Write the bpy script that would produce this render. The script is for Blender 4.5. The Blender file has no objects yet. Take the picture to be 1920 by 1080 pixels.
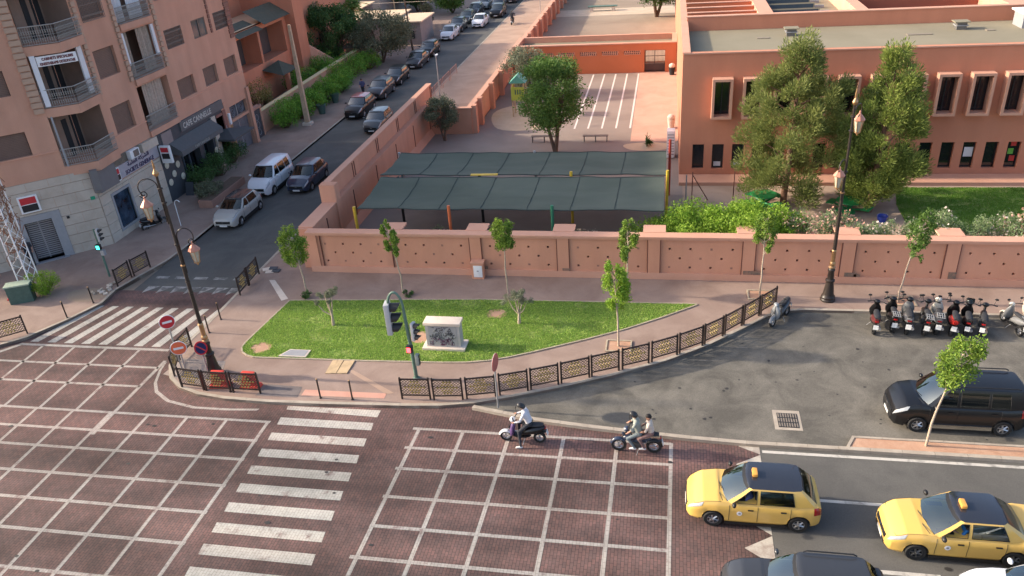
import bpy, bmesh, math, random
import numpy as np
from mathutils import Matrix, Vector, noise as mnoise

scene = bpy.context.scene
COL = scene.collection
RNG = np.random.default_rng(7)
random.seed(7)

# ------------------------------------------------------------------ camera
CAM_H = 19.0
cam_d = bpy.data.cameras.new('camera')
cam_d.sensor_width = 36.0
cam_d.lens = 27.737
cam_d.clip_start = 0.3
cam_d.clip_end = 1500.0
cam = bpy.data.objects.new('camera', cam_d)
COL.objects.link(cam)
_d, _r, _a = math.radians(28.337), math.radians(-4.376), math.radians(-12.136)
_fw = Vector((0, math.cos(_d), -math.sin(_d))); _up = Vector((0, math.sin(_d), math.cos(_d))); _rt = Vector((1, 0, 0))
_r2 = math.cos(_r) * _rt + math.sin(_r) * _up
_u2 = -math.sin(_r) * _rt + math.cos(_r) * _up
_rotz = Matrix.Rotation(-_a, 3, 'Z')
_r2, _u2, _fw = _rotz @ _r2, _rotz @ _u2, _rotz @ _fw
_m = Matrix((_r2, _u2, -_fw)).transposed().to_4x4()
_m.translation = (0, 0, CAM_H)
cam.matrix_world = _m
scene.camera = cam

# ------------------------------------------------------------------ sky, sun, exposure
SUN_EL = math.radians(25.0)
SHADOW_AZ = math.radians(-1.0)          # direction in which shadows fall, measured from +X
world = bpy.data.worlds.new('World')
scene.world = world
world.use_nodes = True
wn = world.node_tree
bg = wn.nodes['Background']
sky = wn.nodes.new('ShaderNodeTexSky')
sky.sky_type = 'NISHITA'
sky.sun_disc = False
sky.sun_elevation = SUN_EL
sky.sun_rotation = math.radians(270.0) + SHADOW_AZ
sky.altitude = 450
sky.air_density = 0.8
sky.dust_density = 4.0
sky.ozone_density = 0.3
wn.links.new(sky.outputs['Color'], bg.inputs['Color'])
bg.inputs['Strength'].default_value = 0.15
sun_d = bpy.data.lights.new('sun', 'SUN')
sun_d.energy = 2.5
sun_d.angle = math.radians(1.5)
sun_d.color = (1.0, 0.87, 0.69)
sun = bpy.data.objects.new('sun', sun_d)
COL.objects.link(sun)
_sd = Vector((math.cos(SHADOW_AZ) * math.cos(SUN_EL), math.sin(SHADOW_AZ) * math.cos(SUN_EL), -math.sin(SUN_EL)))
sun.rotation_euler = _sd.to_track_quat('-Z', 'Y').to_euler()
sun.location = (-60, 30, 60)
vs = scene.view_settings
vs.view_transform = 'Standard'
vs.look = 'None'
vs.exposure = 1.32
vs.gamma = 1.0
vs.use_curve_mapping = False

# ------------------------------------------------------------------ materials
MATS = {}
def mat(name, col, rough=0.85, var=0.12, scale=3.0, big=0.0, bump=0.0, bscale=40.0, metal=0.0, spec=0.4, emit=None, estr=0.0, coat=0.0, ior=None):
    if name in MATS: return MATS[name]
    m = bpy.data.materials.new(name); m.use_nodes = True
    nt = m.node_tree; b = nt.nodes['Principled BSDF']; L = nt.links
    b.inputs['Roughness'].default_value = rough
    b.inputs['Metallic'].default_value = metal
    b.inputs['Specular IOR Level'].default_value = spec
    if ior: b.inputs['IOR'].default_value = ior
    if coat: b.inputs['Coat Weight'].default_value = coat; b.inputs['Coat Roughness'].default_value = 0.05
    c = np.array(col[:3], float)
    if var > 0:
        tc = nt.nodes.new('ShaderNodeTexCoord')
        n1 = nt.nodes.new('ShaderNodeTexNoise'); n1.inputs['Scale'].default_value = scale; n1.inputs['Detail'].default_value = 6; n1.inputs['Roughness'].default_value = 0.65
        L.new(tc.outputs['Object'], n1.inputs['Vector'])
        r = nt.nodes.new('ShaderNodeValToRGB'); e = r.color_ramp.elements
        e[0].position = 0.3; e[1].position = 0.7
        e[0].color = (*np.clip(c * (1 - var), 0, 1), 1); e[1].color = (*np.clip(c * (1 + var), 0, 1), 1)
        L.new(n1.outputs['Fac'], r.inputs['Fac'])
        out = r.outputs['Color']
        if big > 0:
            n2 = nt.nodes.new('ShaderNodeTexNoise'); n2.inputs['Scale'].default_value = scale * 0.13; n2.inputs['Detail'].default_value = 5
            L.new(tc.outputs['Object'], n2.inputs['Vector'])
            r2 = nt.nodes.new('ShaderNodeValToRGB'); e = r2.color_ramp.elements
            e[0].position = 0.35; e[1].position = 0.65
            e[0].color = (1 - big, 1 - big, 1 - big, 1); e[1].color = (1, 1, 1, 1)
            L.new(n2.outputs['Fac'], r2.inputs['Fac'])
            mx = nt.nodes.new('ShaderNodeMix'); mx.data_type = 'RGBA'; mx.blend_type = 'MULTIPLY'; mx.inputs['Factor'].default_value = 1
            L.new(out, mx.inputs['A']); L.new(r2.outputs['Color'], mx.inputs['B']); out = mx.outputs['Result']
        L.new(out, b.inputs['Base Color'])
        if bump > 0:
            n3 = nt.nodes.new('ShaderNodeTexNoise'); n3.inputs['Scale'].default_value = bscale; n3.inputs['Detail'].default_value = 4
            L.new(tc.outputs['Object'], n3.inputs['Vector'])
            bp = nt.nodes.new('ShaderNodeBump'); bp.inputs['Strength'].default_value = bump; bp.inputs['Distance'].default_value = 0.02
            L.new(n3.outputs['Fac'], bp.inputs['Height']); L.new(bp.outputs['Normal'], b.inputs['Normal'])
    else:
        b.inputs['Base Color'].default_value = (*c, 1)
    if emit:
        b.inputs['Emission Color'].default_value = (*emit, 1); b.inputs['Emission Strength'].default_value = estr
    MATS[name] = m
    return m

def leaf_mat(name, dark, light, trans=0.35, rough=0.6):
    if name in MATS: return MATS[name]
    m = bpy.data.materials.new(name); m.use_nodes = True
    nt = m.node_tree; L = nt.links; b = nt.nodes['Principled BSDF']; out = nt.nodes['Material Output']
    at = nt.nodes.new('ShaderNodeAttribute'); at.attribute_name = 'tone'
    r = nt.nodes.new('ShaderNodeValToRGB'); e = r.color_ramp.elements
    e[0].color = (*dark, 1); e[1].color = (*light, 1)
    L.new(at.outputs['Fac'], r.inputs['Fac'])
    b.inputs['Roughness'].default_value = rough; b.inputs['Specular IOR Level'].default_value = 0.3
    L.new(r.outputs['Color'], b.inputs['Base Color'])
    t = nt.nodes.new('ShaderNodeBsdfTranslucent'); L.new(r.outputs['Color'], t.inputs['Color'])
    mx = nt.nodes.new('ShaderNodeMixShader'); mx.inputs['Fac'].default_value = trans
    L.new(b.outputs['BSDF'], mx.inputs[1]); L.new(t.outputs['BSDF'], mx.inputs[2]); L.new(mx.outputs['Shader'], out.inputs['Surface'])
    MATS[name] = m
    return m

def glass_mat(name, tint=(0.25, 0.3, 0.3), alpha=0.55, ior=1.6):
    if name in MATS: return MATS[name]
    m = bpy.data.materials.new(name); m.use_nodes = True
    nt = m.node_tree; L = nt.links; out = nt.nodes['Material Output']; nt.nodes.remove(nt.nodes['Principled BSDF'])
    tr = nt.nodes.new('ShaderNodeBsdfTransparent'); tr.inputs['Color'].default_value = (tint[0] * alpha, tint[1] * alpha, tint[2] * alpha, 1)
    gl = nt.nodes.new('ShaderNodeBsdfGlossy'); gl.inputs['Roughness'].default_value = 0.04; gl.inputs['Color'].default_value = (0.9, 1, 1, 1)
    fr = nt.nodes.new('ShaderNodeFresnel'); fr.inputs['IOR'].default_value = ior
    mx = nt.nodes.new('ShaderNodeMixShader')
    L.new(fr.outputs['Fac'], mx.inputs['Fac']); L.new(tr.outputs['BSDF'], mx.inputs[1]); L.new(gl.outputs['BSDF'], mx.inputs[2]); L.new(mx.outputs['Shader'], out.inputs['Surface'])
    MATS[name] = m
    return m

def paver_mat(name, c1, c2, mortar, stain=0.35, paint=None):
    """small clay pavers, courses running along Y; optional worn paint film"""
    m = bpy.data.materials.new(name); m.use_nodes = True
    nt = m.node_tree; L = nt.links; b = nt.nodes['Principled BSDF']
    N = nt.nodes.new
    tc = N('ShaderNodeTexCoord'); mp = N('ShaderNodeMapping'); mp.inputs['Rotation'].default_value = (0, 0, math.radians(90))
    L.new(tc.outputs['Object'], mp.inputs['Vector'])
    br = N('ShaderNodeTexBrick'); br.inputs['Scale'].default_value = 1.0
    br.inputs['Brick Width'].default_value = 0.22; br.inputs['Row Height'].default_value = 0.11; br.inputs['Mortar Size'].default_value = 0.009
    br.inputs['Mortar Smooth'].default_value = 0.4; br.inputs['Bias'].default_value = 0.0
    br.inputs['Color1'].default_value = (*c1, 1); br.inputs['Color2'].default_value = (*c2, 1); br.inputs['Mortar'].default_value = (*mortar, 1)
    L.new(mp.outputs['Vector'], br.inputs['Vector'])
    out = br.outputs['Color']
    def mul(a, lo, hi, sc, p0, p1, stretch=None, tint=(1, 1, 1)):
        n = N('ShaderNodeTexNoise'); n.inputs['Scale'].default_value = sc; n.inputs['Detail'].default_value = 6; n.inputs['Roughness'].default_value = 0.6
        if stretch:
            q = N('ShaderNodeMapping'); q.inputs['Scale'].default_value = stretch
            L.new(tc.outputs['Object'], q.inputs['Vector']); L.new(q.outputs['Vector'], n.inputs['Vector'])
        else: L.new(tc.outputs['Object'], n.inputs['Vector'])
        r = N('ShaderNodeValToRGB'); e = r.color_ramp.elements; e[0].position = p0; e[1].position = p1
        e[0].color = (lo * tint[0], lo * tint[1], lo * tint[2], 1); e[1].color = (hi, hi, hi, 1)
        L.new(n.outputs['Fac'], r.inputs['Fac'])
        x = N('ShaderNodeMix'); x.data_type = 'RGBA'; x.blend_type = 'MULTIPLY'; x.inputs['Factor'].default_value = 1
        L.new(a, x.inputs['A']); L.new(r.outputs['Color'], x.inputs['B']); return x.outputs['Result']
    if paint:
        n = N('ShaderNodeTexNoise'); n.inputs['Scale'].default_value = 1.7; n.inputs['Detail'].default_value = 12; n.inputs['Roughness'].default_value = 0.72
        L.new(tc.outputs['Object'], n.inputs['Vector'])
        r = N('ShaderNodeValToRGB'); e = r.color_ramp.elements; e[0].position = paint[1]; e[1].position = paint[1] + 0.16
        L.new(n.outputs['Fac'], r.inputs['Fac'])
        k = N('ShaderNodeMath'); k.operation = 'MULTIPLY'; k.inputs[1].default_value = 0.9
        L.new(r.outputs['Color'], k.inputs[0])
        f2 = N('ShaderNodeMath'); f2.operation = 'MULTIPLY_ADD'; f2.inputs[1].default_value = -0.45; f2.inputs[2].default_value = 1.0
        L.new(br.outputs['Fac'], f2.inputs[0])
        k2 = N('ShaderNodeMath'); k2.operation = 'MULTIPLY'; L.new(k.outputs[0], k2.inputs[0]); L.new(f2.outputs[0], k2.inputs[1])
        x = N('ShaderNodeMix'); x.data_type = 'RGBA'; L.new(k2.outputs[0], x.inputs['Factor'])
        L.new(out, x.inputs['A']); x.inputs['B'].default_value = (*paint[0], 1); out = x.outputs['Result']
    out = mul(out, 1 - stain, 1.12, 0.35, 0.32, 0.66)
    out = mul(out, 1 - stain * 0.8, 1.05, 1.0, 0.35, 0.6, (0.05, 0.55, 1), (0.92, 1.0, 1.05))
    out = mul(out, 0.86, 1.12, 4.0, 0.3, 0.7)
    # rubber-darkened wheel paths running along X
    sx = N('ShaderNodeSeparateXYZ'); L.new(tc.outputs['Object'], sx.inputs[0])
    wob = N('ShaderNodeTexNoise'); wob.inputs['Scale'].default_value = 0.25; wob.inputs['Detail'].default_value = 5; L.new(tc.outputs['Object'], wob.inputs['Vector'])
    ma = N('ShaderNodeMath'); ma.operation = 'MULTIPLY_ADD'; ma.inputs[1].default_value = 1.6; L.new(wob.outputs['Fac'], ma.inputs[0]); L.new(sx.outputs['Y'], ma.inputs[2])
    mr = N('ShaderNodeMapRange'); mr.inputs['From Min'].default_value = 12.8; mr.inputs['From Max'].default_value = 28.8; L.new(ma.outputs[0], mr.inputs['Value'])
    rp = N('ShaderNodeValToRGB'); e = rp.color_ramp.elements; e[0].position = 0; e[1].position = 1
    for p_, v_ in ((.16, 1), (.24, .82), (.32, .98), (.42, 1.0), (.475, .66), (.53, .70), (.60, 1.04), (.75, 1.02)):
        q_ = e.new(p_); q_.color = (v_, min(1, v_ * 1.02), min(1, v_ * 1.03), 1)
    e[0].color = (.95, .95, .95, 1); e[-1].color = (1, 1, 1, 1); L.new(mr.outputs['Result'], rp.inputs['Fac'])
    xw = N('ShaderNodeMix'); xw.data_type = 'RGBA'; xw.blend_type = 'MULTIPLY'; xw.inputs['Factor'].default_value = 1
    L.new(out, xw.inputs['A']); L.new(rp.outputs['Color'], xw.inputs['B']); out = xw.outputs['Result']
    L.new(out, b.inputs['Base Color']); b.inputs['Roughness'].default_value = 0.82; b.inputs['Specular IOR Level'].default_value = 0.25
    bp = N('ShaderNodeBump'); bp.inputs['Strength'].default_value = 0.5; bp.inputs['Distance'].default_value = 0.01; bp.invert = True
    L.new(br.outputs['Fac'], bp.inputs['Height']); L.new(bp.outputs['Normal'], b.inputs['Normal'])
    MATS[name] = m
    return m

def stain_mat(name, base, patch, patch_scale, p0, p1, speck=0.18, stretch=(1, 1, 1), rough=0.9, streak=0.0):
    """weathered mineral surface: fine grain, soft patches of a second colour"""
    m = bpy.data.materials.new(name); m.use_nodes = True
    nt = m.node_tree; L = nt.links; b = nt.nodes['Principled BSDF']; N = nt.nodes.new
    tc = N('ShaderNodeTexCoord'); q = N('ShaderNodeMapping'); q.inputs['Scale'].default_value = stretch
    L.new(tc.outputs['Object'], q.inputs['Vector'])
    n = N('ShaderNodeTexNoise'); n.inputs['Scale'].default_value = patch_scale; n.inputs['Detail'].default_value = 7; n.inputs['Roughness'].default_value = 0.62; n.inputs['Distortion'].default_value = 0.6
    L.new(q.outputs['Vector'], n.inputs['Vector'])
    r = N('ShaderNodeValToRGB'); e = r.color_ramp.elements; e[0].position = p0; e[1].position = p1
    e[0].color = (*base, 1); e[1].color = (*patch, 1); L.new(n.outputs['Fac'], r.inputs['Fac'])
    g = N('ShaderNodeTexNoise'); g.inputs['Scale'].default_value = 28; g.inputs['Detail'].default_value = 8; g.inputs['Roughness'].default_value = 0.8
    L.new(tc.outputs['Object'], g.inputs['Vector'])
    r2 = N('ShaderNodeValToRGB'); e = r2.color_ramp.elements; e[0].position = 0.3; e[1].position = 0.7
    e[0].color = (1 - speck,) * 3 + (1,); e[1].color = (1 + speck,) * 3 + (1,); L.new(g.outputs['Fac'], r2.inputs['Fac'])
    x = N('ShaderNodeMix'); x.data_type = 'RGBA'; x.blend_type = 'MULTIPLY'; x.inputs['Factor'].default_value = 1
    L.new(r.outputs['Color'], x.inputs['A']); L.new(r2.outputs['Color'], x.inputs['B']); out = x.outputs['Result']
    if streak > 0:
        q2 = N('ShaderNodeMapping'); q2.inputs['Scale'].default_value = (0.55, 0.55, 0.07)
        L.new(tc.outputs['Object'], q2.inputs['Vector'])
        s = N('ShaderNodeTexNoise'); s.inputs['Scale'].default_value = 2.0; s.inputs['Detail'].default_value = 5
        L.new(q2.outputs['Vector'], s.inputs['Vector'])
        r3 = N('ShaderNodeValToRGB'); e = r3.color_ramp.elements; e[0].position = 0.25; e[1].position = 0.62
        e[0].color = (1 - streak,) * 3 + (1,); e[1].color = (1, 1, 1, 1); L.new(s.outputs['Fac'], r3.inputs['Fac'])
        y = N('ShaderNodeMix'); y.data_type = 'RGBA'; y.blend_type = 'MULTIPLY'; y.inputs['Factor'].default_value = 1
        L.new(out, y.inputs['A']); L.new(r3.outputs['Color'], y.inputs['B']); out = y.outputs['Result']
    L.new(out, b.inputs['Base Color']); b.inputs['Roughness'].default_value = rough; b.inputs['Specular IOR Level'].default_value = 0.25
    bp = N('ShaderNodeBump'); bp.inputs['Strength'].default_value = 0.25; bp.inputs['Distance'].default_value = 0.01
    L.new(g.outputs['Fac'], bp.inputs['Height']); L.new(bp.outputs['Normal'], b.inputs['Normal'])
    MATS[name] = m
    return m

# ------------------------------------------------------------------ objects and meshes
LOCS = {}
def tag(o, label=None, cat=None, group=None, kind=None):
    if label: o['label'] = label
    if cat: o['category'] = cat
    if group: o['group'] = group
    if kind: o['kind'] = kind
    return o
def thing(name, label, cat, loc=(0, 0, 0), rotz=0.0, group=None):
    o = bpy.data.objects.new(name, None); COL.objects.link(o)
    o.empty_display_size = 0.2
    o.location = loc; o.rotation_euler = (0, 0, rotz)
    return tag(o, label, cat, group)
def link(name, me, mats, parent=None, world=False):
    o = bpy.data.objects.new(name, me); COL.objects.link(o)
    for m in (mats if isinstance(mats, (list, tuple)) else [mats]):
        me.materials.append(m)
    if parent is not None:
        o.parent = parent
        if world: o.matrix_parent_inverse = Matrix.Translation(-Vector(parent.location)) if parent.parent is None else Matrix.Identity(4)
    return o
def rot2(x, y, a):
    c, s = math.cos(a), math.sin(a); return x * c - y * s, x * s + y * c
class MB:
    """collects faces, builds ONE mesh object"""
    def __init__(s): s.v = []; s.f = []; s.mi = []
    def raw(s, v, f, mi=0):
        n = len(s.v); s.v += [tuple(p) for p in v]; s.f += [tuple(i + n for i in q) for q in f]; s.mi += [mi] * len(f); return s
    def box(s, c, d, rz=0.0, mi=0, taper=1.0, rx=0.0, ry=0.0):
        x, y, z = d[0] / 2, d[1] / 2, d[2] / 2
        P = [(-x, -y, -z), (x, -y, -z), (x, y, -z), (-x, y, -z), (-x * taper, -y * taper, z), (x * taper, -y * taper, z), (x * taper, y * taper, z), (-x * taper, y * taper, z)]
        if rx or ry:
            R = Matrix.Rotation(ry, 3, 'Y') @ Matrix.Rotation(rx, 3, 'X'); P = [tuple(R @ Vector(p)) for p in P]
        if rz: P = [(*rot2(p[0], p[1], rz), p[2]) for p in P]
        P = [(p[0] + c[0], p[1] + c[1], p[2] + c[2]) for p in P]
        return s.raw(P, [(0, 3, 2, 1), (4, 5, 6, 7), (0, 1, 5, 4), (1, 2, 6, 5), (2, 3, 7, 6), (3, 0, 4, 7)], mi)
    def bb(s, x0, x1, y0, y1, z0, z1, mi=0): return s.box(((x0 + x1) / 2, (y0 + y1) / 2, (z0 + z1) / 2), (x1 - x0, y1 - y0, z1 - z0), 0, mi)
    def prism(s, poly, z0, z1, mi=0, bottom=True):
        a = sum(poly[i][0] * poly[(i + 1) % len(poly)][1] - poly[(i + 1) % len(poly)][0] * poly[i][1] for i in range(len(poly)))
        if a < 0: poly = poly[::-1]
        n = len(poly)
        v = [(p[0], p[1], z0) for p in poly] + [(p[0], p[1], z1) for p in poly]
        f = [tuple(range(n, 2 * n))] + [(i, (i + 1) % n, n + (i + 1) % n, n + i) for i in range(n)]
        if bottom: f.append(tuple(range(n - 1, -1, -1)))
        return s.raw(v, f, mi)
    def sheet(s, poly, z, mi=0):
        a = sum(poly[i][0] * poly[(i + 1) % len(poly)][1] - poly[(i + 1) % len(poly)][0] * poly[i][1] for i in range(len(poly)))
        if a < 0: poly = poly[::-1]
        return s.raw([(p[0], p[1], z) for p in poly], [tuple(range(len(poly)))], mi)
    def tube(s, pts, r, seg=8, mi=0, caps=True):
        pts = [Vector(p) for p in pts]; n = len(pts)
        rr = r if isinstance(r, (list, tuple, np.ndarray)) else [r] * n
        V = []; up = None
        for i, p in enumerate(pts):
            t = (pts[min(i + 1, n - 1)] - pts[max(i - 1, 0)])
            t = t.normalized() if t.length > 1e-9 else Vector((0, 0, 1))
            if up is None: up = Vector((0, 0, 1)) if abs(t.z) < 0.9 else Vector((1, 0, 0))
            a = t.cross(up); a = a.normalized() if a.length > 1e-6 else t.orthogonal().normalized()
            b = a.cross(t).normalized(); up = b
            for k in range(seg):
                th = 2 * math.pi * k / seg; V.append(p + (a * math.cos(th) + b * math.sin(th)) * rr[i])
        F = [(i * seg + k, i * seg + (k + 1) % seg, (i + 1) * seg + (k + 1) % seg, (i + 1) * seg + k) for i in range(n - 1) for k in range(seg)]
        if caps: F += [tuple(range(seg - 1, -1, -1)), tuple(range((n - 1) * seg, n * seg))]
        return s.raw(V, F, mi)
    def lathe(s, prof, c=(0, 0, 0), axis='Z', seg=16, mi=0, caps=True):
        V = []
        for r, h in prof:
            for k in range(seg):
                th = 2 * math.pi * k / seg; a, b = r * math.cos(th), r * math.sin(th)
                p = (a, b, h) if axis == 'Z' else ((h, a, b) if axis == 'X' else (b, h, a))
                V.append((p[0] + c[0], p[1] + c[1], p[2] + c[2]))
        n = len(prof)
        F = [(i * seg + k, i * seg + (k + 1) % seg, (i + 1) * seg + (k + 1) % seg, (i + 1) * seg + k) for i in range(n - 1) for k in range(seg)]
        if caps: F += [tuple(range(seg - 1, -1, -1)), tuple(range((n - 1) * seg, n * seg))]
        return s.raw(V, F, mi)
    def ball(s, c, r, seg=12, rings=8, mi=0):
        r = r if isinstance(r, (tuple, list)) else (r, r, r)
        V = []; F = []
        for i in range(rings + 1):
            ph = math.pi * i / rings
            for k in range(seg):
                th = 2 * math.pi * k / seg
                V.append((c[0] + r[0] * math.sin(ph) * math.cos(th), c[1] + r[1] * math.sin(ph) * math.sin(th), c[2] - r[2] * math.cos(ph)))
        for i in range(rings):
            for k in range(seg): F.append((i * seg + k, i * seg + (k + 1) % seg, (i + 1) * seg + (k + 1) % seg, (i + 1) * seg + k))
        return s.raw(V, F, mi)
    def quad(s, a, b, c, d, mi=0): return s.raw([a, b, c, d], [(0, 1, 2, 3)], mi)
    def move(s, dx=0, dy=0, dz=0, rz=0):
        s.v = [((rot2(p[0], p[1], rz)[0] if rz else p[0]) + dx, (rot2(p[0], p[1], rz)[1] if rz else p[1]) + dy, p[2] + dz) for p in s.v]; return s
    def mesh(s, name, smooth=0.0):
        me = bpy.data.meshes.new(name); me.from_pydata(s.v, [], s.f)
        if any(s.mi): me.polygons.foreach_set('material_index', s.mi)
        if smooth:
            me.polygons.foreach_set('use_smooth', [True] * len(s.f)); me.set_sharp_from_angle(angle=math.radians(smooth))
        me.update(); return me
    def islands(s):
        p = list(range(len(s.v)))
        def fd(i):
            while p[i] != i: p[i] = p[p[i]]; i = p[i]
            return i
        for q in s.f:
            for i in q[1:]: p[fd(i)] = fd(q[0])
        out = {}
        for k, q in enumerate(s.f):
            m = out.setdefault(fd(q[0]), (MB(), {})); ids = []
            for i in q:
                if i not in m[1]: m[1][i] = len(m[0].v); m[0].v.append(s.v[i])
                ids.append(m[1][i])
            m[0].f.append(tuple(ids)); m[0].mi.append(s.mi[k])
        return [m[0] for m in out.values()]
    def build_each(s, *a, **k): return [m.build(*a, **k) for m in s.islands()]
    def build(s, name, mats, parent=None, world=False, smooth=0.0, bevel=0.0, bseg=2):
        me = s.mesh(name, smooth)
        o = link(name, me, mats, parent, world)
        if bevel > 0:
            bm = bmesh.new(); bm.from_mesh(me); bmesh.ops.remove_doubles(bm, verts=bm.verts, dist=1e-5)
            ed = [e for e in bm.edges if len(e.link_faces) == 2 and e.calc_face_angle(0) > 0.5]
            bmesh.ops.bevel(bm, geom=ed, offset=bevel, segments=bseg, affect='EDGES', profile=0.6, clamp_overlap=True)
            bm.to_mesh(me); bm.free()
            me.polygons.foreach_set('use_smooth', [True] * len(me.polygons)); me.set_sharp_from_angle(angle=math.radians(50))
        return o
def part(name, me, m, parent, loc=(0, 0, 0), rot=(0, 0, 0), sc=None):
    """another object on shared mesh data"""
    o = bpy.data.objects.new(name, me); COL.objects.link(o)
    if m is not None and len(me.materials) == 0: me.materials.append(m)
    o.parent = parent; o.location = loc; o.rotation_euler = rot
    if sc: o.scale = sc
    return o
def copy_tree(o, loc=None, rotz=None, label=None, parent=None):
    c = o.copy(); COL.objects.link(c); c.parent = parent
    if loc is not None: c.location = loc
    if rotz is not None: c.rotation_euler = (0, 0, rotz)
    if label: c['label'] = label
    for ch in list(o.children): copy_tree(ch, parent=c)
    return c
def structure(name, mb, m, smooth=0.0): return tag(mb.build(name, m, smooth=smooth), kind='structure')
def text_mb(s, size, depth=0.01, mi=0, align='LEFT', bold=0.0):
    """lettering as flat mesh in local XZ plane facing -Y; returns (verts, faces)"""
    cu = bpy.data.curves.new('t', 'FONT'); cu.body = s; cu.size = size; cu.extrude = depth; cu.align_x = align; cu.resolution_u = 2; cu.offset = bold
    o = bpy.data.objects.new('t', cu); COL.objects.link(o)
    dg = bpy.context.evaluated_depsgraph_get(); me = bpy.data.meshes.new_from_object(o.evaluated_get(dg))
    V = [(v.co.x, -v.co.z, v.co.y) for v in me.vertices]; F = [tuple(p.vertices) for p in me.polygons]
    bpy.data.objects.remove(o); bpy.data.curves.remove(cu); bpy.data.meshes.remove(me)
    return V, F
def fast_mesh(name, V, F, tone=None):
    """numpy verts (n,3), faces (m,k)"""
    me = bpy.data.meshes.new(name); k = F.shape[1]; nf = len(F)
    me.vertices.add(len(V)); me.vertices.foreach_set('co', np.ascontiguousarray(V, np.float32).ravel())
    me.loops.add(nf * k); me.loops.foreach_set('vertex_index', np.ascontiguousarray(F, np.int32).ravel())
    me.polygons.add(nf); me.polygons.foreach_set('loop_start', np.arange(0, nf * k, k, dtype=np.int32))
    if tone is not None:
        a = me.attributes.new('tone', 'FLOAT', 'FACE'); a.data.foreach_set('value', np.ascontiguousarray(tone, np.float32))
    me.update(calc_edges=True); return me
def leaves(P, size, rng, aspect=0.5, tone=None, up=0.0, dirs=None):
    """one small folded rhombus per point"""
    n = len(P)
    d = rng.normal(size=(n, 3)) if dirs is None else dirs + rng.normal(size=(n, 3)) * 0.35
    d[:, 2] += up
    d /= np.linalg.norm(d, axis=1)[:, None] + 1e-9
    e = np.cross(d, rng.normal(size=(n, 3))); e /= np.linalg.norm(e, axis=1)[:, None] + 1e-9
    s = (size * rng.uniform(0.7, 1.3, n))[:, None]
    V = np.empty((n, 4, 3)); V[:, 0] = P - d * s * 0.5; V[:, 1] = P + e * s * aspect * 0.5; V[:, 2] = P + d * s * 0.5; V[:, 3] = P - e * s * aspect * 0.5
    F = np.arange(n * 4).reshape(n, 4)
    if tone is None: tone = rng.uniform(0, 1, n)
    return V.reshape(-1, 3), F, tone
def blobs(C, R, n, rng, shell=0.55, squash=0.85):
    """points spread through a set of leafy clumps, denser near each clump's skin"""
    C = np.array(C, float); R = np.array(R, float)
    w = R ** 2; idx = rng.choice(len(C), n, p=w / w.sum())
    u = rng.normal(size=(n, 3)); u /= np.linalg.norm(u, axis=1)[:, None]
    rad = (shell + (1 - shell) * rng.uniform(0, 1, n)) ** 1.0 * R[idx] * rng.uniform(0.75, 1.08, n)
    P = C[idx] + u * rad[:, None] * np.array([1, 1, squash])
    tone = np.clip(rng.uniform(0, 1, n) * 0.75 + rng.uniform(0, 0.3, len(C))[idx], 0, 1)
    return P, tone

# ================================================================== SETTING
ZR, ZP = -0.06, 0.06            # carriageway and pavement levels
asphalt = stain_mat('asphalt_worn', (0.098, 0.094, 0.087), (0.13, 0.124, 0.112), 0.3, 0.42, 0.62, 0.22)
asphalt_park = stain_mat('asphalt_dusty', (0.10, 0.092, 0.078), (0.18, 0.164, 0.137), 0.6, 0.36, 0.64, 0.36)
pave = stain_mat('pavement_red_concrete', (0.255, 0.178, 0.143), (0.33, 0.240, 0.195), 0.6, 0.35, 0.65, 0.13)
pave_plain = stain_mat('pavement_pale_concrete', (0.36, 0.245, 0.18), (0.45, 0.315, 0.235), 0.4, 0.35, 0.65, 0.10)
kerb_m = stain_mat('kerb_concrete', (0.33, 0.28, 0.225), (0.43, 0.37, 0.30), 1.5, 0.35, 0.65, 0.15)
earth = stain_mat('earth', (0.27, 0.20, 0.145), (0.36, 0.275, 0.20), 0.12, 0.35, 0.65, 0.18)
dirt = stain_mat('red_dirt', (0.42, 0.235, 0.15), (0.50, 0.31, 0.21), 1.6, 0.35, 0.65, 0.2)
sand = stain_mat('play_sand', (0.50, 0.38, 0.25), (0.58, 0.45, 0.31), 0.8, 0.35, 0.65, 0.12)
yard_m = stain_mat('yard_concrete', (0.245, 0.195, 0.165), (0.31, 0.25, 0.21), 0.2, 0.35, 0.65, 0.10)
yard_pink = stain_mat('yard_pink_slabs', (0.50, 0.30, 0.22), (0.56, 0.36, 0.27), 0.5, 0.35, 0.65, 0.08)
pavers = paver_mat('clay_pavers', (0.200, 0.110, 0.096), (0.150, 0.094, 0.085), (0.066, 0.051, 0.048), 0.46)
paint_p = paver_mat('painted_pavers', (0.175, 0.078, 0.07), (0.15, 0.072, 0.066), (0.085, 0.06, 0.055), 0.14, ((0.49, 0.455, 0.395), 0.28))
paint_l = paver_mat('thin_painted_pavers', (0.175, 0.078, 0.07), (0.15, 0.072, 0.066), (0.085, 0.06, 0.055), 0.16, ((0.41, 0.37, 0.325), 0.29))
paint_r = stain_mat('road_paint_worn', (0.50, 0.47, 0.42), (0.22, 0.21, 0.19), 2.5, 0.50, 0.70, 0.15)

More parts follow.
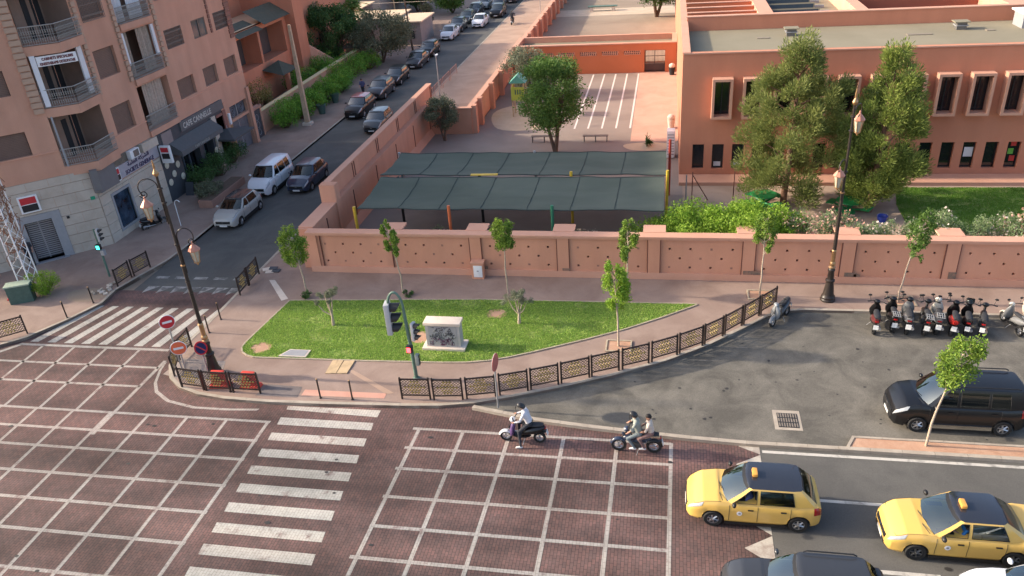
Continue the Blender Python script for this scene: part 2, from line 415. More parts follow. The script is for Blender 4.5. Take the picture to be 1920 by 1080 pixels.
paint_t = stain_mat('tooth_paint', (0.46, 0.42, 0.36), (0.26, 0.20, 0.17), 1.6, 0.45, 0.7, 0.2)
paint_f = stain_mat('road_paint_faded', (0.36, 0.34, 0.31), (0.14, 0.135, 0.125), 2.2, 0.42, 0.62, 0.2)
g = structure('ground', MB().sheet([(-400, -60), (400, -60), (400, 700), (-400, 700)], -0.14), earth)
jn = structure('junction_pavers', MB().sheet([(-60, 4), (3.58, 4), (3.58, 26), (3.58, 33.2), (-60, 33.2)], ZR), pavers)
main_road = structure('main_road', MB().sheet([(3.58, 4), (90, 4), (90, 23.3), (3.58, 23.3)], ZR), asphalt)
street = structure('street', MB().sheet([(-28.1, 33.2), (-21.75, 33.2), (-21.75, 330), (-28.1, 330)], ZR), asphalt)
KC = [(-21.9, 31.5), (-21.95, 29.0), (-22.0, 27.6), (-21.75, 26.3), (-21.16, 25.38), (-20.33, 24.73), (-19.23, 24.33), (-17.86, 24.12), (-15.88, 24.05), (-13.61, 24.12), (-10.21, 24.28), (-8.6, 24.42), (-7.21, 24.72),
      (-5.79, 25.25), (-3.93, 26.05), (-1.83, 27.08), (0.33, 28.33), (2.14, 29.72), (3.82, 31.3), (4.85, 32.3), (5.6, 32.78), (6.5, 32.95), (8.64, 32.98), (60, 32.95)]
park = structure('parking_asphalt', MB().sheet([(-7.3, 24.55), (-4.69, 23.95), (-0.62, 23.5), (3.18, 23.28), (60, 23.28), (60, 33.1), (4.6, 33.1), (-3.0, 29.0)], ZR + 0.005), asphalt_park)
corner_pts = [(-21.9, 330)] + KC + [(60, 36.3), (-18.9, 36.3), (-19.0, 60.5), (-15.1, 60.5), (-15.1, 330)]
pv = structure('pavement', MB().prism(corner_pts, -0.13, ZP), pave)
WC = [(-27.95, 330), (-27.95, 38.5), (-28.1, 36.5), (-28.6, 34.6), (-29.0, 33.0), (-28.85, 31.6), (-29.6, 29.8), (-30.6, 28.0), (-32.3, 26.6), (-34.5, 24.4), (-60, -2)]
pw = structure('pavement_west', MB().prism(WC + [(-60, 60), (-46, 330)], -0.13, ZP), pave)

def kerb(poly, parent, w=0.16, z1=ZP + 0.012, step=1.0, side=1, m=None, far=1e9, name='kerb_stone'):
    """row of separate kerb stones along a line; beyond `far` the stones get long"""
    m = m or kerb_m
    pts = [Vector((p[0], p[1])) for p in poly]
    seg = []
    for a, b in zip(pts[:-1], pts[1:]):
        L = (b - a).length; st = step if min(a.y, b.y) < far else step * 5
        n = max(1, int(round(L / st)))
        for i in range(n): seg.append((a.lerp(b, i / n), a.lerp(b, (i + 1) / n)))
    for a, b in seg:
        d = (b - a); L = d.length; d.normalize(); nrm = Vector((-d.y, d.x)) * side
        a2, b2 = a + d * 0.006, b - d * 0.006
        mb = MB().prism([a2, b2, b2 + nrm * w, a2 + nrm * w], -0.13, z1 + random.uniform(-0.003, 0.003))
        mb.build(name, m, parent)
kerb([(-21.9, 30), (-21.9, 60)][::-1], pv, side=1, step=1.2)
kerb([(-21.9, 60), (-21.9, 130)][::-1], pv, side=1, step=7)
kerb([(-21.9, 30)] + KC[1:-1] + [(20, 32.95)], pv, side=1, step=1.0)
kerb([(-27.95, 60), (-27.95, 38.5)] + WC[2:9], pw, side=-1, step=1.1)
kerb([(-27.95, 130), (-27.95, 60)], pw, side=-1, step=7)
IK = [(-7.25, 24.42), (-4.69, 23.85), (-2.6, 23.6), (-0.62, 23.42), (1.2, 23.28), (3.18, 23.18), (22, 23.16)]
isl = structure('island_kerb_bed', MB().prism([(p[0], p[1] + 0.03) for p in IK] + [(p[0], p[1] + 0.14) for p in IK[::-1]], -0.13, ZP - 0.02), kerb_m)
kerb(IK, isl, w=0.18, step=1.05, z1=ZP + 0.01, side=1)
pl = structure('planter_strip', MB().prism([(6.7, 23.36), (30, 23.36), (30, 23.98), (7.0, 23.98)], -0.13, 0.03), dirt)
kerb([(6.6, 23.4), (6.9, 24.0), (22, 24.0)], pl, w=0.10, step=1.0, z1=ZP, side=-1)
# west half of the street: ramp of paler concrete, patches
MB().sheet([(-29.90, 78.48), (-31.01, 88.32), (-21.26, 126.80), (-19.68, 127.39), (-21.00, 84.53), (-20.87, 68.90)], ZP + 0.004)
wide = MB().prism([(-21.7, 64.5), (-15.3, 64.5), (-15.3, 125), (-21.7, 125)], ZP, ZP + 0.006).build('pale_paving', pave_plain, pv)

# ------------------------------------------------------------------ painted markings (each one a child of its road)
ZM = ZR + 0.005
def mark(poly, parent, m, name, z=ZM): return MB().sheet(poly, z).build(name, m, parent)
def rect(x0, x1, y0, y1): return [(x0, y0), (x1, y0), (x1, y1), (x0, y1)]
for i in range(10):                                             # zebra over the main road
    y = 23.03 - 0.955 * i; sh = 0.048 * i
    mark([(-14.92 + sh, y + .23), (-10.98 + sh, y + .22), (-10.93 + sh, y - .23), (-14.87 + sh, y - .22)], jn, paint_p, 'crossing_stripe')
mark([(-14.95, 24.02), (-10.95, 24.06), (-10.95, 23.62), (-14.9, 23.78)], jn, paint_p, 'crossing_stripe')
for i in range(9):                                              # zebra over the street mouth
    x = -28.87 + 0.862 * i; b = -30.05 + 0.945 * i
    mark([(x - .19, 31.48), (x + .19, 31.5), (b + .23, 27.9), (b - .23, 27.88)], jn, paint_p, 'crossing_stripe')
lw = 0.07
GX = [-31.1, -29.3, -27.58, -25.85, -24.08, -22.3]
for x in GX[1:-1]: mark(rect(x - lw, x + lw, 22.9, 27.6), jn, paint_l, 'grid_line')
mark(rect(-22.35, -22.18, 21.5, 26.8), jn, paint_l, 'grid_line')
mark([(-30.6, 27.72), (-22.6, 27.75), (-22.6, 27.56), (-30.5, 27.55)], jn, paint_l, 'grid_line')
mark([(-30.6, 27.72), (-30.45, 27.58), (-32.0, 25.8), (-32.2, 25.9)], jn, paint_l, 'grid_line')
for y in (26.22, 24.78): mark(rect(-33.0, -22.25, y - lw, y + lw), jn, paint_l, 'grid_line')
RY = [22.93, 21.77, 20.67, 19.25, 17.92, 16.51, 14.9]
for y in RY: mark(rect(-36, -15.22, y - lw, y + lw), jn, paint_l, 'grid_line', ZM + 0.001)
for k in range(8):
    x = -15.32 - 1.765 * k - (0.03 if k else 0); mark(rect(x - lw, x + lw, 13.5, 22.93 if k < 4 else 22.93), jn, paint_l, 'grid_line', ZM + 0.002)
for y in (23.07, 21.94, 20.79, 19.35, 17.97, 16.6, 15.2): mark(rect(-9.3 if y > 17 else -9.5, 0.52, y - lw, y + lw), jn, paint_l, 'grid_line')
for i, x in enumerate((-9.05, -7.3, -5.48, -3.42, -1.43, 0.52)): mark([(x - lw, 23.12), (x + lw, 23.12), (x + lw - .3, 14), (x - lw - .3, 14)] if i < 3 else [(x - lw, 23.12), (x + lw, 23.12), (x + lw - .12, 14), (x - lw - .12, 14)], jn, paint_l, 'grid_line', ZM + 0.001)
wc = [(-22.2, 26.6), (-22.1, 26.0), (-21.75, 25.05), (-21.3, 24.42), (-20.4, 23.84), (-19.0, 23.5), (-17.4, 23.5), (-16.15, 23.6)]
mark([(p[0], p[1]) for p in wc] + [(p[0] + .08, p[1] + .13) for p in wc[::-1]], jn, paint_l, 'edge_line')
for y in (24.06, 22.78, 21.5, 20.22, 18.94, 17.66, 16.38):                           # give-way teeth at the start of the asphalt
    mark([(3.62, min(y, 23.25)), (3.1 if y > 24 else 2.74, y - .62), (2.9 if y > 24 else 2.74, y - .62 - (.28 if y > 24 else 0)), (3.62, y - 1.28)] if y > 24 else [(3.62, y - .02), (2.74, y - .6), (3.62, y - 1.27)], jn, paint_t, 'yield_tooth', ZM + .002)
mark(rect(3.7, 60, 22.88, 23.02), main_road, paint_r, 'edge_line')
for x in (5.26, 11.5, 17.5):
    mark(rect(x - .9, x + 2.1, 20.6, 20.73), main_road, paint_r, 'lane_dash')
for x in (6.1, 12.2): mark(rect(x, x + 2.1, 17.77, 17.92), main_road, paint_r, 'lane_dash')
for i in range(5):
    x = -27.7 + i * 1.18; mark(rect(x, x + .78, 34.62, 34.9), street, paint_f, 'stop_dash')
for i in range(7):
    x = -27.5 + i * .82; mark([(x, 33.75), (x + .7, 33.75), (x + .05, 32.95)], street, paint_f, 'yield_tooth', ZM + .002)
for i in range(7):
    y = 26.0 + .62 * i; x = [-0.6, 0.4, 1.35, 2.2, 3.0, 3.75, 4.4][i]
    pass
rng_p = [(-21.9, 30.2)]
faint = stain_mat('faded_bay_paint', (0.20, 0.185, 0.16), (0.12, 0.11, 0.095), 3, .4, .6, .2)
for (a, b, c, d) in ((0.9, 2.4, 30.05, 0), (2.2, 3.7, 31.1, 0), (-0.7, 1.2, 28.95, 0)): mark(rect(a + 1.4, b + 1.4, c - .35, c - .30), park, faint, 'bay_line', ZR + .011)
rs = np.random.default_rng(77); oil = mat('oil_spot', (0.035, 0.032, 0.03), .6, .2, 9)
for k in range(46):
    x, y, r = rs.uniform(-2, 14), rs.uniform(24.2, 31.5), rs.uniform(.03, .08)
    MB().sheet([(x + r * rs.uniform(.7, 1.3) * math.cos(a), y + r * rs.uniform(.7, 1.2) * math.sin(a)) for a in np.linspace(0, 6, 9)], ZR + .0095).build('oil_spot', oil if r < .1 else asphalt, park)
for k in range(30):
    x, y, r = rs.uniform(-30, 12), rs.uniform(14, 23), rs.uniform(.03, .08)
    MB().sheet([(x + r * 1.4 * math.cos(a), y + r * math.sin(a)) for a in np.linspace(0, 6, 8)], ZR + .0125).build('oil_spot', oil, jn if x < 3.5 else main_road)
# ------------------------------------------------------------------ lawn of the traffic island
LAWN = [(-18.55, 32.35), (-18.98, 28.4), (-18.95, 27.95), (-18.75, 27.6), (-18.4, 27.36), (-18.0, 27.22), (-13, 27.33), (-9.2, 27.47), (-8.2, 27.55), (-7.3, 27.75), (-6.4, 28.1), (-5.42, 28.58), (-3.41, 29.66), (-1.58, 30.72), (0.1, 31.9), (1.7, 33.15), (-8.77, 33.0)]
lawn_soil = stain_mat('lawn_soil', (0.15, 0.24, 0.045), (0.26, 0.30, 0.085), 0.8, 0.35, 0.65, 0.25)
lawn = structure('lawn', MB().prism(LAWN, -0.05, ZP + 0.02), lawn_soil)
ekm = mat('edging_stone', (0.40, 0.33, 0.24), 0.9, 0.15, 5)
kerb(LAWN + [LAWN[0]], lawn, w=0.07, z1=ZP + 0.05, step=1.0, side=-1, m=ekm, name='edging_stone')
def inside(P, poly):
    x, y = P[:, 0], P[:, 1]; r = np.zeros(len(P), bool); n = len(poly)
    for i in range(n):
        x0, y0 = poly[i]; x1, y1 = poly[(i + 1) % n]
        c = (y0 > y) != (y1 > y)
        r ^= c & (x < (x1 - x0) * (y - y0) / (y1 - y0 + 1e-12) + x0)
    return r
def grass(name, poly, z, n, h, label, m, holes=()):
    rng = np.random.default_rng(len(name) + n)
    q = np.array(poly); lo, hi = q.min(0), q.max(0)
    P = rng.uniform(lo, hi, (n, 2)); P = P[inside(P, poly)]
    for hx, hy, hr in holes:
        dd = np.hypot(P[:, 0] - hx, (P[:, 1] - hy) * 1.1) + rng.normal(size=len(P)) * .09 + .12 * np.sin(P[:, 0] * 9 + hx) * np.sin(P[:, 1] * 7); P = P[dd > hr]
    nz = np.array([mnoise.noise((p[0] * 1.1, p[1] * 1.4, 9.3)) for p in P]); P = P[(nz < .22) | (rng.uniform(size=len(P)) < .45)]
    k = len(P); a = rng.uniform(0, 2 * np.pi, k); hh = h * rng.uniform(.5, 1.3, k); lean = rng.normal(size=(k, 2)) * h * .45
    V = np.zeros((k, 3, 3)); w = .022
    V[:, 0, :2] = P + np.c_[np.cos(a), np.sin(a)] * w; V[:, 1, :2] = P - np.c_[np.cos(a), np.sin(a)] * w; V[:, 2, :2] = P + lean
    V[:, 0, 2] = V[:, 1, 2] = z - .005; V[:, 2, 2] = z + hh
    pn = np.array([mnoise.noise((p[0] * .55, p[1] * .9, 3.1)) for p in P[::7]]); pn = np.repeat(pn, 7)[:k]
    tone = np.clip(.45 + .6 * pn + rng.normal(size=k) * .15, 0, 1)
    return tag(link(name, fast_mesh(name, V.reshape(-1, 3), np.arange(k * 3).reshape(k, 3), tone), m), label, 'grass', kind='stuff')
grass_m = leaf_mat('grass_blades', (0.16, 0.34, 0.05), (0.52, 0.62, 0.16), 0.35)
HOLES = [(-18.04, 27.98) + (.42,), (-7.68, 31.71) + (.4,), (-10.76, 29.40) + (.45,), (-17.19, 27.29) + (.2,)]
for hx, hy, hr in HOLES[:3]:
    MB().sheet([(hx + math.cos(a) * (hr + .12) , hy + math.sin(a) * (hr + .05)) for a in np.linspace(0, 6.0, 16)], ZP + .024).build('bare_earth', dirt, lawn)
grass('grass', LAWN, ZP + .02, 150000, .055, 'short mown green grass on the traffic island', grass_m, HOLES)

# ------------------------------------------------------------------ school grounds
yd = structure('school_yard', MB().sheet([(-18.9, 36.0), (1.2, 36.0), (1.2, 79.2), (-15.5, 79.2), (-15.5, 60.2), (-18.9, 60.2)], 0.0), yard_m)
MB().sheet([(-2.5, 57.6), (1.2, 57.6), (1.2, 79.0), (-2.5, 79.0)], 0.006).build('pink_paving', yard_pink, yd)
ypaint = mat('yard_line_paint', (0.72, 0.64, 0.58), .8, .1, 6)
for i, x in enumerate((-9.0, -7.0, -5.92, -4.83, -3.72, -2.62)):
    MB().sheet([(x - .07, 78.4), (x + .07, 78.4), (x + .02, 60.9), (x - .12, 60.9)], 0.005).build('yard_line', ypaint, yd)
def oval(cx, cy, rx, ry, n=28, wob=.08): return [(cx + rx * math.cos(t) * (1 + wob * math.sin(3 * t)), cy + ry * math.sin(t) * (1 + wob * math.cos(2 * t))) for t in np.linspace(0, 2 * math.pi, n, endpoint=False)]
MB().sheet(oval(-11.6, 64.4, 2.9, 4.2), 0.008).build('sand_pit', sand, yd)
MB().sheet(oval(-1.2, 56.4, 1.75, 1.0), 0.008).build('sand_patch', sand, yd)
sg = structure('school_forecourt', MB().sheet([(1.2, 36.0), (60, 36.0), (60, 50.2), (1.2, 50.2)], 0.003), stain_mat('forecourt_earth', (0.36, 0.255, 0.19), (0.46, 0.34, 0.26), .25, .35, .65, .12))
L2 = [(13.2, 42.0), (60, 42.0), (60, 48.3), (13.9, 48.3), (13.3, 45.5)]
lawn2 = structure('school_lawn', MB().sheet(L2, 0.012), lawn_soil)
grass('grass_patch', [(13.2, 42.0), (26, 42.0), (26, 48.3), (13.9, 48.3), (13.3, 45.5)], 0.012, 60000, .06, 'smooth green lawn in front of the school', leaf_mat('lawn2_blades', (0.11, 0.26, 0.03), (0.20, 0.36, 0.05), .3))
wst = structure('waste_ground', MB().sheet([(-15.2, 83.5), (1.0, 83.5), (1.0, 200), (-15.2, 200)], -0.02), earth)
MB().sheet([(-15, 111), (1.0, 111), (1.0, 116.5), (-15, 116)], -0.012).build('pale_path', mat('pale_path', (0.56, 0.42, 0.30), .9, .12, 1), wst)

# ================================================================== BUILDINGS
wall_pink = stain_mat('render_dusty_pink', (0.53, 0.285, 0.195), (0.57, 0.315, 0.22), 0.5, .35, .65, .07, streak=.15)
wall_school = stain_mat('render_terracotta', (0.53, 0.215, 0.128), (0.56, 0.235, 0.142), 0.3, .35, .65, .05, streak=.10)
wall_orange = stain_mat('render_orange', (0.50, 0.165, 0.075), (0.53, 0.18, 0.085), 0.3, .35, .65, .05)
wall_perim = stain_mat('render_salmon', (0.585, 0.285, 0.182), (0.62, 0.31, 0.205), 0.4, .35, .65, .06, streak=.13)
cap_m = stain_mat('wall_cap_render', (0.57, 0.30, 0.205), (0.61, 0.335, 0.235), 0.6, .35, .65, .07)
quoin_m = mat('quoin_tan', (0.42, 0.285, 0.205), .9, .1, 2)
quoin_d = mat('quoin_brown', (0.23, 0.115, 0.085), .9, .1, 2)
shutter_m = mat('shutter_brown', (0.165, 0.105, 0.082), .6, .08, 3)
iron = mat('iron_grey', (0.16, 0.15, 0.14), .5, .1, 9, metal=.3)
dark_in = mat('dark_interior', (0.02, 0.021, 0.025), .7, .1, 2)
win_glass = mat('window_glass', (0.012, 0.014, 0.018), .06, 0, spec=.6)
blue_glass = mat('bank_window_poster', (0.025, 0.045, 0.075), .08, .9, 1.3, spec=.6)
stone = stain_mat('travertine', (0.44, 0.37, 0.30), (0.53, 0.46, 0.385), .9, .35, .65, .08)
joint_m = mat('stone_joint', (0.25, 0.205, 0.165), .9, .1, 4)
cloth_w = mat('white_awning_cloth', (0.66, 0.66, 0.68), .8, .05, 3)
curtain_m = mat('striped_curtain', (0.42, 0.335, 0.275), .9, .2, 6)
gray_metal = mat('grey_metal', (0.30, 0.30, 0.31), .5, .06, 4)
white_p = mat('white_plastic', (0.74, 0.74, 0.74), .5, .03, 5)
black_p = mat('black_plastic', (0.02, 0.02, 0.022), .5, .1, 5)
red_p = mat('sign_red', (0.52, 0.03, 0.04), .45, .05, 5)
char_m = mat('charcoal_paint', (0.055, 0.06, 0.07), .6, .15, 2)
roof_m = stain_mat('roof_screed', (0.235, 0.205, 0.140), (0.275, 0.24, 0.168), .2, .35, .65, .07)
terr_m = mat('terracotta_floor', (0.36, 0.2, 0.15), .9, .1, 2)

class Face:
    """vertical wall plane; s runs along dir, outward is to the right of dir"""
    def __init__(f, p0, p1):
        f.p = Vector((p0[0], p0[1])); d = Vector((p1[0] - p0[0], p1[1] - p0[1])); f.L = d.length; f.d = d / f.L; f.n = Vector((f.d.y, -f.d.x)); f.rz = math.atan2(f.d.y, f.d.x)
    def pt(f, s, z, o=0.0): q = f.p + f.d * s + f.n * o; return (q.x, q.y, z)
    def box(f, mb, s0, s1, z0, z1, o0, o1, mi=0):
        c = f.pt((s0 + s1) / 2, (z0 + z1) / 2, (o0 + o1) / 2); return mb.box(c, (s1 - s0, abs(o1 - o0), z1 - z0), f.rz, mi)
    def wall(f, mb, s0, s1, z0, z1, op=(), depth=0.25, mi=0, o=0.0):
        S = sorted({s0, s1, *[v for q in op for v in q[:2] if s0 < v < s1]}); Z = sorted({z0, z1, *[v for q in op for v in q[2:4] if z0 < v < z1]})
        for a, b in zip(S[:-1], S[1:]):
            for c, d in zip(Z[:-1], Z[1:]):
                if any(q[0] - 1e-6 <= a and b <= q[1] + 1e-6 and q[2] - 1e-6 <= c and d <= q[3] + 1e-6 for q in op): continue
                mb.quad(f.pt(a, c, o), f.pt(b, c, o), f.pt(b, d, o), f.pt(a, d, o), mi)
        for q in op:
            a, b, c, d = q[:4]; w = -(q[4] if len(q) > 4 else depth)
            mb.quad(f.pt(a, c, o), f.pt(a, d, o), f.pt(a, d, w), f.pt(a, c, w), mi); mb.quad(f.pt(b, c, w), f.pt(b, d, w), f.pt(b, d, o), f.pt(b, c, o), mi)
            mb.quad(f.pt(a, d, o), f.pt(b, d, o), f.pt(b, d, w), f.pt(a, d, w), mi); mb.quad(f.pt(a, c, w), f.pt(b, c, w), f.pt(b, c, o), f.pt(a, c, o), mi)
        return mb
    def text(f, mb, s, size, x, z, o, mi=0, align='CENTER', bold=0.0, wide=1.0):
        V, F = text_mb(s, size, .008, align=align, bold=bold)
        mb.raw([f.pt(x + v[0] * wide, z + v[2], o - v[1]) for v in V], F, mi)

# ------------------------------------------------------------------ apartment building on the corner
A = thing('apartment_building', 'tall dusty pink corner apartment building with balconies above a stone-clad bank', 'building', (-33, 38.7, 0))
CH = Face((-40.24, 32.2), (-33.0, 38.7)); ST = Face((-33.0, 38.7), (-33.0, 58.4)); SO = Face((-62, 32.2), (-40.24, 32.2))
cs = lambda s: CH.L - s                              # distance from the corner -> along the chamfer
ys = lambda y: y - 38.7
FL = [5.1 + 3.35 * k for k in range(4)]
TOPZ = 17.9
opS, opC = [], []
for k, z in enumerate(FL):
    opS += [(ys(42.02), ys(44.0), z + .78, z + 2.42)]
    opS += [(ys(45.0), ys(48.45), z + .02, z + 2.88, 1.5)]
    for (a, b) in ((49.38, 51.5), (52.83, 54.7), (55.9, 57.72)): opS.append((ys(a), ys(b), z + .9 + (.05 if k else 0), z + 2.2))
    opS += [(0, ys(41.24), z + .2, z + 3.1, 0.02)]
    opC += [(cs(1.15), CH.L, z + .2, z + 3.1, 0.02), (cs(4.7), cs(2.48), z + 1.2, z + 2.56)]
    opC += [(cs(8.6), cs(6.6), z + 1.2, z + 2.56)]
mb = MB()
ST.wall(mb, 0, ST.L, 4.75, TOPZ, opS); CH.wall(mb, 0, CH.L, 4.85, TOPZ, opC); SO.wall(mb, 0, SO.L, 0, TOPZ)
N_ = Face((-33.0, 58.4), (-62, 58.4)); N_.wall(mb, 0, N_.L, 0, TOPZ)
W_ = Face((-62, 58.4), (-62, 32.2)); W_.wall(mb, 0, W_.L, 0, TOPZ)
upw = mb.build('upper_wall', wall_pink, A, True)
MB().prism([(-62, 32.2), (-40.24, 32.2), (-33, 38.7), (-33, 58.4), (-62, 58.4)], TOPZ - .3, TOPZ - .002).build('roof', roof_m, A, True)
gfl = MB()
ST.wall(gfl, ys(54.0), ST.L, 0, 4.75, [(ys(55.1), ys(57.95), .02, 2.62), (ys(55.15), ys(57.9), 2.82, 3.82)], .35)
CH.wall(gfl, 0, CH.L, 0, 4.85, [(cs(4.15), cs(2.72), .12, 2.56)], .5, o=-.02)
ST.wall(gfl, 0, ys(45.3), 0, 4.75, [(ys(39.85), ys(41.45), .58, 2.72)], .15, o=-.02)
gf = max(gfl.build_each('ground_floor_wall', [wall_pink], A, True), key=lambda o: -o.data.vertices[0].co.y)
# stone cladding, block by block
def cladding(face, s0, s1, z1, skip, hcourse=.62, wblock=1.15, o=.03):
    z = 0.0; k = 0
    while z < z1 - .05:
        zz = min(z + hcourse, z1); s = s0 - (wblock * .5 if k % 2 else 0)
        while s < s1:
            a, b = max(s, s0), min(s + wblock, s1)
            rects = [(a, b, z, zz)]
            for (u0, u1, v0, v1) in skip:
                new = []
                for (p, q, c, d) in rects:
                    if q <= u0 or p >= u1 or d <= v0 or c >= v1: new.append((p, q, c, d)); continue
                    if p < u0: new.append((p, u0, c, d))
                    if q > u1: new.append((u1, q, c, d))
                    if c < v0: new.append((max(p, u0), min(q, u1), c, v0))
                    if d > v1: new.append((max(p, u0), min(q, u1), v1, d))
                rects = new
            for (p, q, c, d) in rects:
                if q - p > .05 and d - c > .05:
                    m_ = MB(); face.box(m_, p + .006, q - .006, c + .012, d - .012, -.02, o + random.uniform(0, .008)); m_.build('cladding_block', stone, gf)
            s += wblock
        z = zz; k += 1
cladding(CH, 0, CH.L, 4.85, [(cs(4.45), cs(2.2), 0, 2.95)])
cladding(ST, 0.02, ys(45.25), 4.62, [(ys(39.7), ys(41.62), .42, 2.88), (ys(40.5), ys(45.3), 3.3, 4.62)])
CH.box(MB(), 0, 1, 0, 1, 0, 1)
m_ = MB(); CH.box(m_, cs(4.45), cs(4.15), 0, 2.95, -.3, .07); CH.box(m_, cs(2.72), cs(2.2), 0, 2.95, -.3, .07); CH.box(m_, cs(4.15), cs(2.72), 2.56, 2.95, -.3, .07); m_.build('gate_surround', gray_metal, A, True)
gt = MB(); CH.box(gt, cs(4.15), cs(2.72), .12, 2.56, -.46, -.4); gate = gt.build('bank_gate', dark_in, A, True)
sl = mat('gate_slat_steel', (0.33, 0.33, 0.35), .4, .05, 5, metal=.4)
for i in range(19):
    for (a, b) in ((4.12, 3.5), (3.42, 2.75)):
        q = MB(); CH.box(q, cs(a), cs(b), .2 + i * .124, .275 + i * .124, -.4, -.37); q.build('gate_slat', sl, gate)
q = MB(); CH.box(q, cs(3.5), cs(3.42), .12, 2.56, -.4, -.36); CH.box(q, cs(4.3), cs(2.5), 0, .12, -.4, .25); q.build('gate_post', sl, gate)
def logo(face, s, z, w, h, o, name='bank_logo', parent=None):
    m_ = MB(); face.box(m_, s - w / 2, s + w / 2, z, z + h, o, o + .12); b_ = m_.build(name, white_p, parent or A, True)
    m_ = MB(); face.box(m_, s - w * .40, s + w * .40, z + h * .52, z + h * .92, o + .12, o + .13); m_.build('red_field', red_p, b_)
    m_ = MB(); face.box(m_, s - w * .40, s + w * .40, z + h * .08, z + h * .48, o + .12, o + .13); m_.build('black_field', black_p, b_)
    m_ = MB(); face.box(m_, s - w * .22, s + w * .22, z + h * .485, z + h * .525, o + .128, o + .135); m_.build('white_bar', white_p, b_)
logo(CH, cs(3.53), 3.17, 1.02, .98, .03)
logo(ST, ys(40.72), 3.36, .5, .82, .03)
m_ = MB(); CH.box(m_, cs(.42), cs(.18), 3.05, 3.26, .03, .06); m_.build('exit_sign', mat('sign_green', (0.02, 0.28, 0.15), .5, .5, 14), A, True)
m_ = MB(); CH.box(m_, cs(1.95), cs(1.8), 2.3, 2.44, .03, .1); m_.build('camera_box', black_p, A, True)
m_ = MB(); CH.box(m_, cs(.05), cs(-.35), 3.62, 4.86, -.1, .42); ST.box(m_, -.1, ys(40.4), 3.4, 4.74, -.1, .40); m_.build('corner_sign_box', mat('sign_box_grey', (0.16, 0.15, 0.15), .6, .06, 3), A, True)
m_ = MB(); ST.box(m_, ys(39.7), ys(39.85), .42, 2.88, -.1, .07); ST.box(m_, ys(41.45), ys(41.62), .42, 2.88, -.1, .07); ST.box(m_, ys(39.85), ys(41.45), 2.72, 2.88, -.1, .07); ST.box(m_, ys(39.85), ys(41.45), .42, .58, -.1, .07); bw = m_.build('bank_window', gray_metal, A, True)
m_ = MB(); ST.box(m_, ys(39.85), ys(41.45), .58, 2.72, -.14, -.08); m_.build('pane', blue_glass, bw)
m_ = MB(); ST.box(m_, ys(40.98), ys(45.25), 3.36, 4.16, -.02, .06); sb = m_.build('sign_band', mat('sign_band_grey', (0.36, 0.34, 0.37), .5, .06, 3), A, True)
navy = mat('sign_navy', (0.03, 0.022, 0.075), .5, 0)
m_ = MB(); ST.text(m_, 'SOCIETE GENERALE', .36, ys(43.1), 3.44, .07, bold=.010, wide=.95)
m_.build('lettering', navy, sb)
m_ = MB(); ST.text(m_, '\uFE94\uFEE3\uFE8E\uFECC\uFEDF\uFE8D \uFE94\uFEDB\uFEAE\uFEB8\uFEDF\uFE8D', .34, ys(43.1), 3.86, .07, bold=.008, wide=1.3)
m_.build('lettering', navy, sb)
m_ = MB(); ST.box(m_, ys(40.5), ys(45.3), 4.16, 4.75, -.5, -.02); m_.build('service_recess', mat('recess_tan', (0.2, 0.165, 0.13), .9, .25, 3), A, True)
m_ = MB(); ST.box(m_, ys(43.6), ys(45.3), 4.18, 4.72, -.02, .22); m_.build('beam_block', stone, A, True)
m_ = MB(); ST.box(m_, ys(42.2), ys(43.15), 4.2, 4.72, .0, .3); ac = m_.build('air_conditioner', white_p, A, True, bevel=.02)
m_ = MB(); ST.box(m_, ys(42.5), ys(43.05), 4.25, 4.67, .3, .306); m_.build('fan_grille', iron, ac)
BL = Face((-32.9, 45.32), (-32.15, 45.32)); 
m_ = MB(); BL.box(m_, 0, .75, 2.85, 4.02, -.2, 0); bs = m_.build('blade_sign', white_p, A, True, bevel=.02)
m_ = MB(); BL.box(m_, .1, .65, 3.6, 3.92, 0, .012); m_.build('red_field', red_p, bs)
m_ = MB(); BL.box(m_, .1, .65, 3.15, 3.52, 0, .012); m_.build('black_field', black_p, bs)
# cafe
m_ = MB(); ST.wall(m_, ys(45.3), ys(54.0), 0, 4.75, [(ys(47.6), ys(50.0), 0, 2.9), (ys(50.5), ys(51.9), 0, 2.7), (ys(53.0), ys(53.9), .1, 3.6)], .6); cf = m_.build('cafe_front', char_m, A, True)
m_ = MB(); ST.box(m_, ys(47.6), ys(53.9), 0, 3.6, -.7, -.6); m_.build('cafe_glazing', win_glass, A, True)
m_ = MB()
for y in (47.7, 48.5, 49.3, 50.0, 50.6, 51.3): ST.box(m_, ys(y), ys(y) + .07, 0, 2.8, -.6, -.5)
m_.build('cafe_door_frame', mat('frame_slate', (0.09, 0.11, 0.14), .4, .1, 4), A, True)
m_ = MB(); ST.box(m_, ys(52.2), ys(52.75), 0, 3.9, 0, .12); m_.build('cafe_pilaster', stone, A, True)
m_ = MB(); ST.box(m_, ys(46.0), ys(47.2), 3.25, 4.6, .0, .05); m_.build('cafe_panel', mat('panel_taupe', (0.25, 0.2, 0.19), .8, .05, 3), A, True)
m_ = MB(); ST.box(m_, ys(53.9), ys(54.35), 0, 3.9, -.6, .1); ST.box(m_, ys(53.0), ys(54.3), 3.6, 3.8, -.6, .06); m_.build('cafe_jamb', mat('jamb_brown', (0.25, 0.11, 0.085), .8, .08, 3), A, True)
m_ = MB(); ST.box(m_, ys(48.3), ys(54.2), 4.05, 4.72, .0, .10); cs_b = m_.build('cafe_sign_board', mat('board_grey', (0.12, 0.115, 0.115), .7, .1, 4), A, True)
m_ = MB(); ST.text(m_, 'CAFE CANNELLE', .55, ys(50.5), 4.19, .12, bold=.006, wide=.92); m_.build('lettering', mat('letter_white', (0.5, 0.48, 0.44), .6, 0), cs_b)
aw = MB(); y0, y1 = 46.6, 52.2
